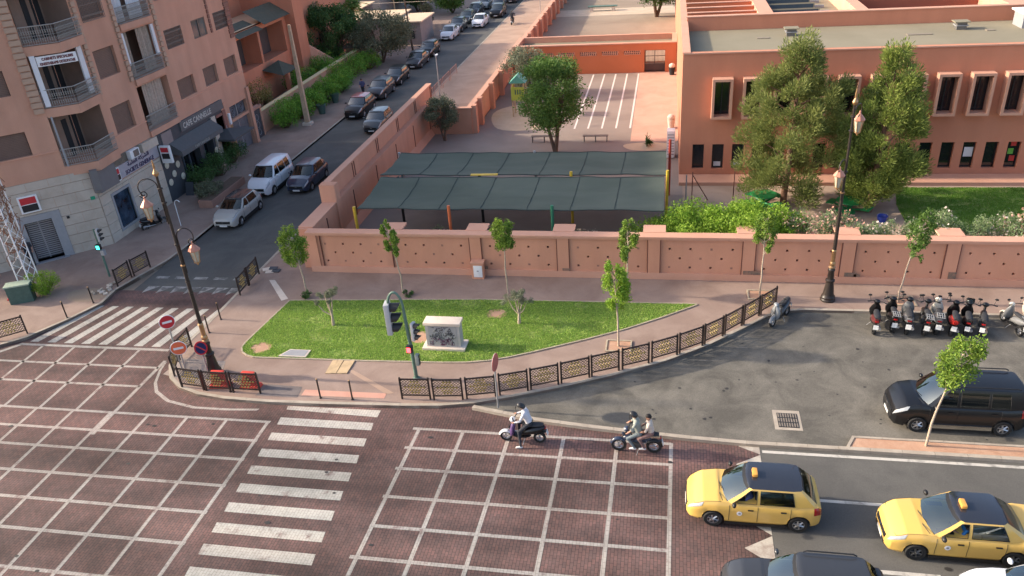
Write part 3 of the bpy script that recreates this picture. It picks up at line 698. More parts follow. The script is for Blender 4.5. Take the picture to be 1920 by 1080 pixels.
aw.quad((-32.95, y0, 3.78), (-32.95, y1, 3.78), (-32.15, y1, 3.2), (-32.15, y0, 3.2)); aw.quad((-32.15, y0, 3.2), (-32.15, y1, 3.2), (-32.13, y1, 2.85), (-32.13, y0, 2.85))
aw.raw([(-32.95, y0, 3.78), (-32.15, y0, 3.2), (-32.13, y0, 2.85), (-32.95, y0, 3.0)], [(0, 1, 2, 3)]); aw.raw([(-32.95, y1, 3.78), (-32.15, y1, 3.2), (-32.13, y1, 2.85), (-32.95, y1, 3.0)], [(3, 2, 1, 0)])
awo = aw.build('awning', mat('awning_canvas', (0.105, 0.105, 0.108), .9, .1, 5), A, True)
AW = Face((-32.13, y0), (-32.13, y1)); m_ = MB(); AW.text(m_, 'CAFE CANNELLE', .26, 2.6, 2.92, .012); m_.build('lettering', mat('letter_faded', (0.34, 0.33, 0.31), .8, 0), awo)
for (y, z) in ((45.75, 2.55), (46.3, 1.75), (45.7, 1.35), (46.95, 2.2), (47.2, 1.25), (52.0, 1.5)):
    m_ = MB().lathe([(.0, 0), (.12, .0), (.22, .02), (.24, .05), (.16, .07), (.0, .07)], axis='X', seg=18); m_.v = [(-33.0 + p[0], y + p[1], z + p[2]) for p in m_.v]; m_.build('round_plaque', mat('plaque_cream', (0.52, 0.48, 0.38), .7, .25, 12), A, True, smooth=40)
# garage and doorway at the far end
m_ = MB(); ST.box(m_, ys(55.1), ys(57.95), .02, 2.62, -.33, -.28); gd = m_.build('garage_door', mat('garage_grey', (0.13, 0.135, 0.15), .6, .15, 3), A, True)
for i in range(16):
    q = MB(); ST.box(q, ys(55.15), ys(57.9), .08 + i * .158, .19 + i * .158, -.28, -.26); q.build('door_slat', MATS['garage_grey'], gd)
q = MB(); ST.box(q, ys(56.45), ys(56.53), .02, 2.62, -.28, -.24); ST.box(q, ys(55.1), ys(57.95), 1.35, 1.42, -.28, -.24); q.build('mullion', gray_metal, gd)
m_ = MB(); ST.box(m_, ys(55.15), ys(57.9), 2.82, 3.82, -.3, -.26); gw = m_.build('grille_window', char_m, A, True)
q = MB()
for c in (55.85, 57.2):
    for r in (.42, .3, .14):
        q.tube([ST.pt(ys(c) + r * math.cos(a), 3.32 + r * math.sin(a), -.22) for a in np.linspace(0, 2 * math.pi, 21)], .02, 4)
q.build_each('scroll_grille', mat('grille_steel', (0.22, 0.24, 0.28), .5, .1, 6), gw); q = MB(); ST.box(q, ys(56.48), ys(56.56), 2.82, 3.82, -.26, -.2); q.build('mullion', gray_metal, gw)
m_ = MB(); ST.box(m_, ys(58.0), ys(58.4), 0, 4.6, 0, .16); ST.box(m_, ys(54.35), ys(54.7), 0, 4.4, 0, .05); m_.build_each('pier', wall_pink, A, True)
m_ = MB(); ST.box(m_, ys(54.75), ys(55.0), .3, 2.5, .0, .04); m_.build('menu_board', mat('menu_board', (0.30, 0.19, 0.08), .8, .5, 8), A, True)
m_ = MB(); ST.box(m_, ys(54.55), ys(54.8), 2.65, 3.5, .05, .2); m_.build('wall_lamp', white_p, A, True, bevel=.05)
# string course, windows with roller shutters
m_ = MB(); ST.box(m_, ys(41.3), ys(45.0), 5.80, 5.87, 0, .05); ST.box(m_, ys(48.5), ST.L, 5.80, 5.87, 0, .05); CH.box(m_, 0, cs(1.2), 6.24, 6.31, 0, .06); m_.build_each('string_course', cap_m, A, True)
def shutter(face, a, b, c, d, o=-.2, m=shutter_m):
    q = MB(); face.box(q, a, b, c, d, o - .04, o); w = q.build('window', dark_in, A, True)
    q = MB(); n = max(6, int((d - c) / .09))
    for i in range(n): z = c + (d - c) * i / n; face.box(q, a + .03, b - .03, z + .006, z + (d - c) / n - .006, o, o + .02)
    q.build('roller_shutter', m, w)
    return w
def grille(face, a, b, c, d, o, w):
    q = MB(); n = int((b - a) / .12)
    for i in range(n + 1): face.box(q, a + (b - a) * i / n - .01, a + (b - a) * i / n + .01, c, d, o, o + .02)
    for z in (c, (c + d) / 2, d - .03): face.box(q, a, b, z, z + .03, o, o + .025)
    for i in range(n): 
        for zz in (c + .25, d - .3): face.box(q, a + (b - a) * (i + .25) / n, a + (b - a) * (i + .75) / n, zz, zz + .12, o, o + .012)
    q.build('window_grille', iron, w)
for k, z in enumerate(FL):
    w = shutter(ST, ys(42.02), ys(44.0), z + .78, z + 2.42)
    if k == 2: grille(ST, ys(42.0), ys(44.02), z + .7, z + 2.5, .05, w)
    for i, (a, b) in enumerate(((49.38, 51.5), (52.83, 54.7), (55.9, 57.72))):
        zb = z + .9 + (.05 if k else 0)
        if k == 1 and i == 1:
            q = MB(); ST.box(q, ys(a), ys(b), zb, z + 2.2, -.12, -.08); w = q.build('window', mat('pane_sky', (0.10, 0.11, 0.11), .08, .4, .6, spec=.8), A, True)
            q = MB(); ST.box(q, ys(a), ys(b), zb, zb + .07, -.1, -.03); ST.box(q, ys(a), ys(b), z + 2.13, z + 2.2, -.1, -.03); ST.box(q, ys((a + b) / 2) - .05, ys((a + b) / 2) + .05, zb, z + 2.2, -.1, -.02); q.build('window_frame', mat('frame_bronze', (0.12, 0.09, 0.075), .5, .1, 4), w); continue
        w = shutter(ST, ys(a), ys(b), zb, z + 2.2)
        if k == 1 and i in (0, 2): grille(ST, ys(a), ys(b), zb, z + 2.2, -.03, w)
        if k == 2 and i < 2: grille(ST, ys(a) - .1, ys(b) + .1, zb - .2, z + 2.3, .03, w)
    shutter(CH, cs(4.7), cs(2.48), z + 1.2, z + 2.56); shutter(CH, cs(8.6), cs(6.6), z + 1.2, z + 2.56)
# loggias and balconies
slabm = wall_pink
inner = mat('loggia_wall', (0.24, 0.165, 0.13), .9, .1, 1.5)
def railing(pts, z, h, parent, name='railing'):
    q = MB()
    for a, b in zip(pts[:-1], pts[1:]):
        a, b = Vector(a[:2]), Vector(b[:2]); L = (b - a).length; n = max(2, int(L / .11))
        q.tube([(a.x, a.y, z + h), (b.x, b.y, z + h)], .03, 6); q.tube([(a.x, a.y, z + .06), (b.x, b.y, z + .06)], .02, 4); q.tube([(a.x, a.y, z + h * .5), (b.x, b.y, z + h * .5)], .012, 4)
        for i in range(n + 1):
            p = a.lerp(b, i / n); q.tube([(p.x, p.y, z + .06), (p.x, p.y, z + h)], .013, 4)
            if i < n:
                r = a.lerp(b, (i + .5) / n)
                for zz, rr in ((h * .28, .045), (h * .70, .045)):
                    d = (b - a).normalized()
                    ring = [(r.x + d.x * rr * math.cos(t), r.y + d.y * rr * math.cos(t), z + zz + 2.0 * rr * math.sin(t)) for t in np.linspace(0, 2 * math.pi, 7)]
                    q.tube(ring, .012, 3, caps=False)
    return q.build(name, mat('rail_iron_pale', (0.30, 0.28, 0.255), .6, .1, 9), parent, True)
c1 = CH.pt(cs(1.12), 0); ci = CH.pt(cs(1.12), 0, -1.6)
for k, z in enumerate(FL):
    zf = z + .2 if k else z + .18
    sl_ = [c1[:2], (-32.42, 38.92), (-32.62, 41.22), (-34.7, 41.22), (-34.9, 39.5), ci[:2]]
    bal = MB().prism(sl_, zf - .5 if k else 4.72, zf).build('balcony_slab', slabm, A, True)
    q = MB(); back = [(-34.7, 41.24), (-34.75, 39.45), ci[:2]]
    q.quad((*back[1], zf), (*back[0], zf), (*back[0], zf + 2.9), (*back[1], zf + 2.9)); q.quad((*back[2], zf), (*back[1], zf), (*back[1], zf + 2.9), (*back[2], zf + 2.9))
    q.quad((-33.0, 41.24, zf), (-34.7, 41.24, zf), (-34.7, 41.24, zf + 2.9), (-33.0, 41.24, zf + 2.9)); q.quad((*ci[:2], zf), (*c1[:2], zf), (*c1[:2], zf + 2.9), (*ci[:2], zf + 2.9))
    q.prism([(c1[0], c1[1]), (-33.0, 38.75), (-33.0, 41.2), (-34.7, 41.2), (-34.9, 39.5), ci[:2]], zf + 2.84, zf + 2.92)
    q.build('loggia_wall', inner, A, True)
    B1 = Face(back[2], back[1]); B2 = Face(back[1], back[0])
    for (f_, a, b, zt) in ((B1, .15, .75, 2.1), (B1, 1.05, 1.35, 2.3), (B2, .35, .75, 2.2), (B2, 1.05, 1.65, 2.3)):
        if b < f_.L: q = MB(); f_.box(q, a, b, zf, zf + zt, 0, .03); q.build('balcony_door', dark_in, A, True)
    railing([c1, (-32.44, 38.95), (-32.64, 41.2)], zf, 1.0, bal)
    if k == 0: q = MB(); CH.box(q, cs(1.02), cs(.92), zf, zf + 2.9, -.05, .05); q.build('balcony_post', gray_metal, A, True)
    if k == 1:
        q = MB(); CH.box(q, cs(1.05), cs(.78), zf + .1, zf + 2.86, -.03, .05); ST.box(q, ys(40.75), ys(41.15), zf + .1, zf + 2.86, -.03, .06); q.build_each('white_side_screen', cloth_w, A, True)
        BN = Face(CH.pt(cs(.75), 0, .06)[:2], CH.pt(cs(-1.25), 0, .06)[:2])
        q = MB(); BN.box(q, 0, BN.L, zf + 2.25, zf + 2.78, -.02, 0); bn = q.build('banner', white_p, A, True)
        q = MB(); BN.text(q, 'CABINETS SPECIALISES', .19, BN.L / 2 + .05, zf + 2.56, .01, bold=.01, wide=.82); BN.text(q, 'KINESITHERAPIE OSTEOPATHIE', .19, BN.L / 2, zf + 2.31, .01, bold=.01, wide=.66); q.build('lettering', mat('banner_ink', (0.16, 0.05, 0.05), .7, 0), bn)
    # second stack of loggias
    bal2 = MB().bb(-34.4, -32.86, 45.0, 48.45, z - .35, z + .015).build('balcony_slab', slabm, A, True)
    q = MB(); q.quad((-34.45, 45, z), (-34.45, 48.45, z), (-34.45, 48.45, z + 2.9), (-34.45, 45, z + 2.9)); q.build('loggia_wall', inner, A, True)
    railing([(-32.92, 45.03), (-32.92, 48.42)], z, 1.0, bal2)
    def drape(y0, y1, x, m, name):
        n = 26; q = MB(); P = [(x + .05 * math.sin(i * 2.3), y0 + (y1 - y0) * i / n) for i in range(n + 1)]
        for a, b in zip(P[:-1], P[1:]): q.quad((a[0], a[1], z + .1), (b[0], b[1], z + .1), (b[0], b[1], z + 2.84), (a[0], a[1], z + 2.84))
        q.build(name, m, A, True, smooth=80)
    if k == 0: drape(46.0, 48.2, -33.35, curtain_m, 'curtain')
    if k == 1: drape(45.1, 45.9, -33.3, curtain_m, 'curtain'); drape(46.9, 48.2, -33.3, curtain_m, 'curtain'); q = MB(); ST.box(q, ys(45.03), ys(45.2), z + .9, z + 2.85, -.1, .02); ST.box(q, ys(48.15), ys(48.42), z + .9, z + 2.85, -.1, .02); q.build_each('white_side_screen', cloth_w, A, True)
    if k == 2: drape(45.2, 46.1, -33.2, cloth_w, 'curtain'); drape(46.6, 48.0, -33.2, cloth_w, 'curtain')
# quoin pilasters
qd = MB().box((0, 0, 0), (.42, .2, .265)); qme = qd.mesh('quoin')
def quoins(face, s, z0, z1, m, w=1.0):
    z = z0; k = 0
    me = qme if m is quoin_m else bpy.data.meshes.get('quoin_dark') or MB().box((0, 0, 0), (.42, .12, .29)).mesh('quoin_dark')
    while z < z1:
        part('quoin', me, m, upw, face.pt(s, z + .15, .02), (0, 0, face.rz), (w * (1.1 if k % 2 else .95), 1, 1)); z += .335; k += 1
quoins(CH, cs(1.45), 8.45, TOPZ - .2, quoin_m, 1.25)
quoins(ST, ys(41.52), 8.45, TOPZ - .2, quoin_m, .75)
for y in (44.72, 48.78): quoins(ST, ys(y), 8.45, TOPZ - .2, quoin_m, .75)
quoins(ST, ys(55.25), 9.4, TOPZ - .2, quoin_d, .5); quoins(ST, ys(58.0), 8.5, TOPZ - .2, quoin_d, 1.6)

# ------------------------------------------------------------------ school
S = thing('school_building', 'two-storey terracotta school with flat roof and boxed-out windows', 'building', (1.0, 50.1, 0))
SF = Face((1.0, 50.1), (46, 50.1)); fs = lambda x: x - 1.0
op = []
LW = [1.8 + 1.233 * k for k in range(20)]
BW = [2.82 + 1.822 * k for k in range(14)]
for x in LW: op.append((fs(x), fs(x + .72), .6, 2.24, .28))
for x in BW: op.append((fs(x + .15), fs(x + 1.07), 4.2, 6.38, .12))
m_ = MB(); SF.wall(m_, 0, SF.L, 0, 8.0, op); Face((1.0, 110), (1.0, 50.1)).wall(m_, 0, 59.9, 0, 8.0)
m_.quad((1.0, 50.1, 8), (46, 50.1, 8), (46, 50.5, 8), (1.4, 50.5, 8)); m_.quad((1.0, 50.1, 8), (1.4, 50.5, 8), (1.4, 110, 8), (1.0, 110, 8))
m_.quad((1.4, 50.5, 8), (46, 50.5, 8), (46, 50.5, 7.3), (1.4, 50.5, 7.3)); m_.quad((1.4, 110, 8), (1.4, 50.5, 8), (1.4, 50.5, 7.3), (1.4, 110, 7.3))
sw = m_.build('wall', wall_school, S, True)
MB().bb(1.38, 46, 50.48, 60.2, 7.1, 7.35).build('roof', roof_m, S, True)
MB().bb(1.02, 46, 50.03, 50.1, 7.94, 8.02).build('parapet_cap', cap_m, S, True)
MB().bb(1.0 - .03, 1.45, 50.12, 110, 8.0, 8.05).build('parapet_cap', cap_m, S, True)
MB().bb(.98, 46, 48.6, 50.08, -.02, .22).build('plinth', cap_m, S, True)
for x in LW:
    MB().bb(x, x + .72, 50.36, 50.4, .6, 2.24).build('window', win_glass, S, True)
    q = MB(); q.bb(x, x + .05, 50.3, 50.37, .6, 2.24); q.bb(x + .67, x + .72, 50.3, 50.37, .6, 2.24); q.bb(x, x + .72, 50.3, 50.37, .6, .66); q.bb(x, x + .72, 50.3, 50.37, 2.18, 2.24); q.build('window_frame', black_p, S, True)
for i, x in enumerate((3.05, 4.3, 18.0)): MB().bb(x + .12 if i < 2 else x, x + .55, 50.34, 50.35, .7 if i < 2 else 1.25, 1.0 if i < 2 else 1.85).build('paper_sheet', white_p, S, True)
for x, c in ((20.55, (0.5, 0.05, 0.04)), (20.45, (0.15, 0.4, 0.06)), (20.6, (0.5, 0.25, 0.02))): z = {20.55: 1.9, 20.45: 1.4, 20.6: .95}[x]; MB().bb(x, x + .3, 50.338, 50.348, z, z + .35).build('window_drawing', mat('drawing_%d' % int(c[0] * 100), c, .8, .3, 20), S, True)
for x in BW:
    x0, x1, z0, z1, y = x, x + 1.22, 4.04, 6.52, 49.45
    q = MB(); q.bb(x0, x0 + .15, y, 50.1, z0, z1); q.bb(x1 - .15, x1, y, 50.1, z0, z1); q.bb(x0 + .15, x1 - .15, y, 50.1, z0, z0 + .15); q.bb(x0 + .15, x1 - .15, y, 50.1, z1 - .15, z1); bx_ = q.build('window_surround', cap_m, S, True)
    q = MB(); q.bb(x0 + .15, x1 - .15, 50.16, 50.2, z0 + .15, z1 - .15); q.build('pane', win_glass, bx_)
    q = MB(); q.bb(x0 + .15, x0 + .2, 50.1, 50.17, z0 + .15, z1 - .15); q.bb((x0 + x1) / 2 - .03, (x0 + x1) / 2 + .03, 50.1, 50.17, z0 + .15, z1 - .15); q.build('window_frame', black_p, bx_)
# roofscape behind the front range
MB().bb(1.4, 46, 60.2, 60.6, 6.9, 8.3).build('roof_wall', wall_school, S, True)
MB().bb(1.35, 46, 60.15, 60.68, 8.3, 8.36).build('parapet_cap', cap_m, S, True)
for i in range(7):
    y = 62.4 + i * 2.1
    MB().bb(1.45, 6.4, y, y + .3, 6.4, 8.2).build('roof_beam', wall_orange, S, True); MB().bb(1.42, 6.42, y - .03, y + .33, 8.2, 8.25).build('beam_cap', cap_m, S, True)
MB().bb(1.45, 7.3, 60.6, 100, 6.2, 6.4).build('roof', wall_school, S, True)
MB().raw([(6.4, 60.6, 8.3), (7.4, 60.6, 8.3), (7.4, 100, 8.3), (6.4, 100, 8.3), (6.4, 60.6, 6.4), (7.4, 60.6, 6.4), (7.4, 100, 6.4), (6.4, 100, 6.4)], [(0, 1, 2, 3), (1, 5, 6, 2), (4, 0, 3, 7)]).build('roof_wall', cap_m, S, True)
MB().bb(7.4, 12.9, 60.6, 100, 7.0, 7.3).build('roof', roof_m, S, True)
for i in range(5):
    y = 63.0 + i * 2.3
    q = MB(); q.quad((7.5, y, 7.3), (10.9, y, 7.3), (10.9, y + .25, 8.15), (7.5, y + .25, 8.15)); q.quad((7.5, y + .25, 8.15), (10.9, y + .25, 8.15), (10.9, y + 1.2, 7.3), (7.5, y + 1.2, 7.3)); q.raw([(10.9, y, 7.3), (10.9, y + 1.2, 7.3), (10.9, y + .25, 8.15)], [(0, 1, 2)]); sk = q.build('skylight', roof_m, S, True)
    q = MB(); q.quad((7.6, y - .01, 7.36), (10.8, y - .01, 7.36), (10.8, y + .2, 8.05), (7.6, y + .2, 8.05)); q.build('pane', mat('skylight_glass', (0.03, 0.04, 0.05), .25, .2, 1), sk)
    q = MB(); q.bb(10.9, 12.0, y + .3, y + .5, 7.3, 7.5); q.build('gutter', gray_metal, sk)
q = MB(); q.bb(12.9, 13.7, 60.6, 100, 6.0, 8.35); q.bb(22.6, 24.5, 60.6, 100, 6.0, 8.35); q.build_each('roof_wall', cap_m, S, True)
q = MB(); q.bb(13.7, 22.6, 66.5, 66.9, 0, 8.2); q.bb(13.7, 22.6, 60.6, 66.6, 3.2, 3.4); q.build('courtyard_wall', mat('courtyard_red', (0.32, 0.10, 0.06), .9, .08, 1), S, True)
q = MB(); q.bb(16.6, 19.6, 66.44, 66.5, 4.6, 6.9); q.build('mural_panel', mat('mural_blue', (0.22, 0.28, 0.45), .8, .55, 2.2), S, True)
q = MB(); q.bb(14.4, 15.1, 66.42, 66.5, 3.4, 5.6); q.build('courtyard_door', dark_in, S, True); q = MB(); q.bb(15.6, 16.2, 66.42, 66.5, 4.4, 5.6); q.build('notice_board', white_p, S, True)
q = MB(); q.bb(24.5, 46, 60.6, 100, 7.0, 7.3); q.build('roof', roof_m, S, True)
for i in range(2): q = MB(); q.bb(25.2, 34, 63 + 2.4 * i, 63.9 + 2.4 * i, 7.3, 8.1); q.build('skylight', mat('skylight_dark', (0.05, 0.06, 0.07), .3, .1, 2), S, True)
def cowl(x, y):
    t = thing('roof_vent', 'grey louvred vent cowl on the flat school roof, ' + ('nearer the pine trees' if x < 12 else 'farther right'), 'vent', (x, y, 7.35), 0, 'roof vents')
    MB().box((0, 0, .12), (.6, .6, .24)).build('base', iron, t); MB().box((0, 0, .27), (.75, .75, .05)).build('louvre', gray_metal, t); MB().box((0, 0, .38), (.6, .6, .16)).build('neck', iron, t); MB().box((0, 0, .50), (.95, .85, .06)).build('cap', roof_m, t)
cowl(8.25, 57.6); cowl(18.9, 57.9)
for (x, y, w) in ((6.4, 57.0, .8), (16.1, 56.6, 1.5), (20.5, 57.2, .5)):
    MB().box((x, y, 7.36), (w, .42, .07)).build('roof_hatch', mat('hatch_tan', (0.24, 0.2, 0.15), .9, .1, 3), S, True)
ru = thing('rooftop_unit', 'white boxed rooftop unit at the right edge of the school roof', 'rooftop unit', (23.6, 58.2, 7.35))
MB().box((0, 0, .45), (2.4, 1.6, .9)).build('casing', gray_metal, ru); MB().box((0, 0, .96), (2.7, 2.0, .1)).build('lid', white_p, ru)

# ------------------------------------------------------------------ orange range at the back of the yard
O = thing('orange_outbuilding', 'low orange outbuilding with pierced screens and barred gate closing the yard', 'building', (-7, 78.8, 0))
OF = Face((-15.0, 78.8), (.95, 78.8)); os_ = lambda x: x + 15.0
scr = [(-12.6 + 2.13 * k, -11.0 + 2.13 * k) for k in range(5)]
op = [(os_(a), os_(b), 1.72, 2.12, .3) for a, b in scr] + [(os_(-2.1), os_(-.12), 0, 2.12, .5)]
m_ = MB(); OF.wall(m_, 0, OF.L, 0, 2.75, op); Face((.95, 83.2), (-15, 83.2)).wall(m_, 0, 15.95, 0, 2.75, [(15.95 - os_(-.12) , 15.95 - os_(-2.1), 0, 2.12, .4)]); Face((-15, 83.2), (-15, 78.8)).wall(m_, 0, 4.4, 0, 2.75)
m_.build('wall', wall_orange, O, True)
MB().bb(-14.8, .9, 79.2, 82.9, 2.2, 2.3).build('roof', roof_m, O, True)
q = MB(); q.bb(-15.05, .95, 78.75, 79.2, 2.75, 2.85); q.bb(-15.05, .95, 82.85, 83.25, 2.75, 2.85); q.bb(-15.05, -14.55, 79.2, 82.85, 2.75, 2.85); q.bb(.5, .95, 79.2, 82.85, 2.75, 2.85); q.bb(-15, -14.6, 79.2, 82.9, 2.2, 2.75); q.bb(-14.6, .9, 82.86, 83.18, 2.2, 2.75); q.build('parapet', cap_m, O, True)
for a, b in scr:
    q = MB(); n = 8
    OF.box(q, os_(a), os_(b), 1.72, 2.12, -.3, -.27, 1)
    for i in range(n):
        for j in range(2):
            s_ = os_(a) + (b - a) * (i + .5 + .25 * j) / n; OF.box(q, s_ - .05, s_ + .05, 1.74 + j * .19, 1.90 + j * .19, -.25, -.02)
    for zz in (1.71, 1.9, 2.09): OF.box(q, os_(a), os_(b), zz, zz + .03, -.25, -.02)
    q.build('pierced_screen', [cap_m, dark_in], O, True)
q = MB()
for i in range(17): x = -2.08 + i * .1219; q.bb(x - .012, x + .012, 79.0, 79.03, .02, 2.1)
for z in (.1, .85, 1.5, 2.05): q.bb(-2.1, -.12, 79.0, 79.04, z, z + .05)
q.bb(-2.1, -.12, 79.0, 79.02, .02, .8); q.bb(-1.15, -1.07, 78.98, 79.05, 0, 2.1); q.build('gate', mat('gate_brown', (0.09, 0.06, 0.055), .6, .1, 4), O, True)

# ------------------------------------------------------------------ perimeter walls
Wf = thing('perimeter_wall', 'long salmon perimeter wall with rows of square holes along the front pavement', 'wall', (0, 35.7, 0))
TW = 2.36
PF = Face((-18.7, 35.7), (42, 35.7)); pf = lambda x: x + 18.7
m_ = MB(); op = []
pil = [-18.4, -13.97] + [-9.43 + 4.53 * k for k in range(11)]
pw_ = {-18.4: .5, -13.97: .12}
for i, (a, b) in enumerate(zip(pil[:-1], pil[1:])):
    la = a + .29; n = 4; span = b - a - .58; st = 1.0
    c = (a + b) / 2
    for r, z in enumerate((1.73, 1.22, .72)):
        for k in range(4 if r != 1 else 3):
            x = c + (k - (1.5 if r != 1 else 1.0)) * 1.0
            op.append((pf(x - .055), pf(x + .055), z - .055, z + .055, .16 if (k + r + i) % 3 or i > 4 else .02))
PF.wall(m_, 0, PF.L, 0, TW, op, .16)
bk = Face((42, 36.1), (-18.7, 36.1)); bk.wall(m_, 0, bk.L, 0, TW)
m_.quad((-18.7, 35.7, TW), (42, 35.7, TW), (42, 36.1, TW), (-18.7, 36.1, TW)); Face((-18.7, 36.1), (-18.7, 35.7)).wall(m_, 0, .4, 0, TW)
pwall = m_.build('wall', wall_perim, Wf, True)
hb = MB().box((0, 0, 0), (.106, .02, .106)).mesh('hole_back')
hb2 = MB().box((0, 0, 0), (.106, .02, .106)).mesh('blocked_hole')
hole_m = mat('hole_dark', (0.035, 0.02, 0.016), .9, 0); plug = mat('hole_plug', (0.32, 0.17, 0.125), .9, .1, 8)
for (a, b, c, d, w) in op:
    if w > .1: part('hole_back', hb, hole_m, pwall, ((a + b) / 2 - 18.7, 35.7 + .15, (c + d) / 2))
    else: part('blocked_hole', hb2, plug, pwall, ((a + b) / 2 - 18.7, 35.7 + .024, (c + d) / 2))
for x in pil[2:] + [-18.42]:
    w = .29
    q = MB(); PF.box(q, pf(x - w), pf(x + w), 0, TW - .12, 0, .07); q.build('pilaster', wall_perim, Wf, True)
q = MB(); PF.box(q, 0, PF.L, TW - .12, TW - .04, 0, .10); PF.box(q, 0, PF.L, TW - .04, TW + .05, -.46, .13); q.build('coping', cap_m, Wf, True)
q = MB(); PF.box(q, 0, PF.L, 0, .42, 0, .085); q.build('plinth', cap_m, Wf, True)
for x in pil[1:]:
    if x > 24: break
    q = MB(); q.box((x, 36.55, TW + .02), (1.1, .9, .10)); q.build('pier_cap', cap_m, Wf, True); q = MB(); q.bb(x - .32, x + .32, 36.1, 36.9, 0, TW); q.build('buttress', wall_perim, Wf, True)
grime = stain_mat('damp_grime', (0.30, 0.17, 0.12), (0.16, 0.13, 0.105), 5, .4, .6, .3)
for (x, w, z, h) in ((-9.35, .5, .45, .18), (3.95, .9, .44, .2), (8.62, .55, .44, .22), (9.05, .3, .44, .14), (13.2, .35, .44, .35), (-4.95, .4, .44, .14), (17.8, .5, .44, .2)):
    q = MB(); PF.box(q, pf(x), pf(x + w), z, z + h, .088, .0905); q.build('grime_patch', grime, Wf, True)
gap_m = mat('joint_brown', (0.13, 0.05, 0.035), .9, .1, 4)
for x in pil[2:]:
    q = MB(); PF.box(q, pf(x - .325), pf(x - .29), .42, TW - .12, 0, .075); PF.box(q, pf(x + .29), pf(x + .325), .42, TW - .12, 0, .075); q.build_each('joint_strip', gap_m, Wf, True)
q = MB(); PF.box(q, pf(-13.99), pf(-13.95), .42, TW - .12, 0, .07); PF.box(q, pf(-17.95), pf(-17.91), .42, TW - .12, 0, .07); q.build_each('joint_strip', gap_m, Wf, True)

Ws = thing('street_wall', 'tall stepped salmon wall between the street and the school yard', 'wall', (-19, 48, 0))
q = MB(); q.bb(-19.3, -18.55, 36.1, 60.0, 0, 2.38); q.build('lower_wall', wall_perim, Ws, True)
q = MB(); q.bb(-19.3, -18.96, 39.9, 62.6, 2.38, 3.38); q.bb(-19.3, -18.96, 60.0, 62.6, 0, 2.38); q.build('upper_wall', wall_perim, Ws, True)
q = MB(); q.bb(-19.36, -18.92, 39.85, 62.65, 3.38, 3.45); q.bb(-19.34, -18.5, 36.3, 39.9, 2.38, 2.43); q.build('coping', cap_m, Ws, True)
q = MB(); q.bb(-19.4, -18.45, 39.75, 40.35, 0, 3.46); q.build('end_pier', wall_perim, Ws, True, bevel=.03)
for k in range(5):
    y = 44.1 + 4.55 * k
    q = MB(); q.bb(-18.96, -18.93, y - .2, y - .12, 2.4, 3.3); q.bb(-18.96, -18.93, y + .12, y + .2, 2.4, 3.3); q.build_each('joint_strip', gap_m, Ws, True)
for k in range(6):
    q = MB(); y = 38.2 + 4.3 * k; q.bb(-18.55, -18.52, y, y + .07, .1, 2.1); q.build_each('joint_strip', gap_m, Ws, True)
q = MB(); q.raw([(-18.55, 40.5, .5), (-18.55, 60, .5), (-18.25, 60, 0), (-18.25, 40.5, 0)], [(0, 3, 2, 1)]); q.build('plinth', cap_m, Ws, True)
Wj = thing('yard_wall', 'salmon yard wall with square buttresses running away behind the play area', 'wall', (-15.3, 60, 0))
q = MB(); q.bb(-18.96, -15.1, 59.9, 60.25, 0, 2.05); q.bb(-15.45, -15.1, 60.25, 130, 0, 2.05); q.build('wall', wall_perim, Wj, True)
q = MB(); q.bb(-19.0, -15.02, 59.84, 60.3, 2.05, 2.13); q.bb(-15.5, -15.02, 60.3, 130, 2.05, 2.13); q.build('coping', cap_m, Wj, True)
for y in [60.3, 62.5, 67.2, 71.6] + [84.5 + 4.2 * k for k in range(11)]:
    q = MB(); q.bb(-15.1, -14.72, y - .28, y + .28, 0, 2.25); q.build('buttress', wall_perim, Wj, True)

# ================================================================== PLANTS
bark_pale = mat('bark_pale', (0.42, 0.33, 0.25), .9, .2, 8)
bark_dark = mat('bark_dark', (0.13, 0.085, 0.06), .95, .25, 6, bump=.4, bscale=20)
bark_red = mat('bark_pine', (0.20, 0.105, 0.07), .95, .25, 6, bump=.4, bscale=20)
lf_young = leaf_mat('leaf_ficus', (0.075, 0.173, 0.027), (0.3, 0.405, 0.06), .38)
lf_lime = leaf_mat('leaf_lime', (0.121, 0.27, 0.02), (0.351, 0.486, 0.061), .4)
lf_pine = leaf_mat('leaf_pine', (0.105, 0.149, 0.038), (0.306, 0.324, 0.096), .3)
lf_pine2 = leaf_mat('leaf_pine_bright', (0.055, 0.10, 0.02), (0.36, 0.42, 0.095), .3)
lf_dark = leaf_mat('leaf_dark', (0.031, 0.076, 0.024), (0.102, 0.196, 0.051), .3)
lf_mid = leaf_mat('leaf_mid', (0.053, 0.128, 0.024), (0.18, 0.285, 0.06), .35)
lf_olive = leaf_mat('leaf_olive', (0.106, 0.125, 0.075), (0.275, 0.294, 0.188), .3)
lf_grey = leaf_mat('leaf_greyish', (0.08, 0.096, 0.056), (0.224, 0.24, 0.144), .3)
lf_hedge = leaf_mat('leaf_hedge', (0.06, 0.19, 0.024), (0.24, 0.46, 0.06), .3)
lf_yellow = leaf_mat('leaf_yellowish', (0.156, 0.156, 0.036), (0.432, 0.372, 0.132), .35)
lf_oleander = leaf_mat('leaf_oleander', (0.102, 0.174, 0.072), (0.29, 0.362, 0.174), .35)
fl_pink = leaf_mat('petal_pink', (0.55, 0.24, 0.18), (0.75, 0.50, 0.40), .35)
fl_white = leaf_mat('petal_white', (0.50, 0.40, 0.32), (0.72, 0.63, 0.54), .35)
fl_red = leaf_mat('petal_red', (0.20, 0.06, 0.04), (0.34, 0.12, 0.08), .3)

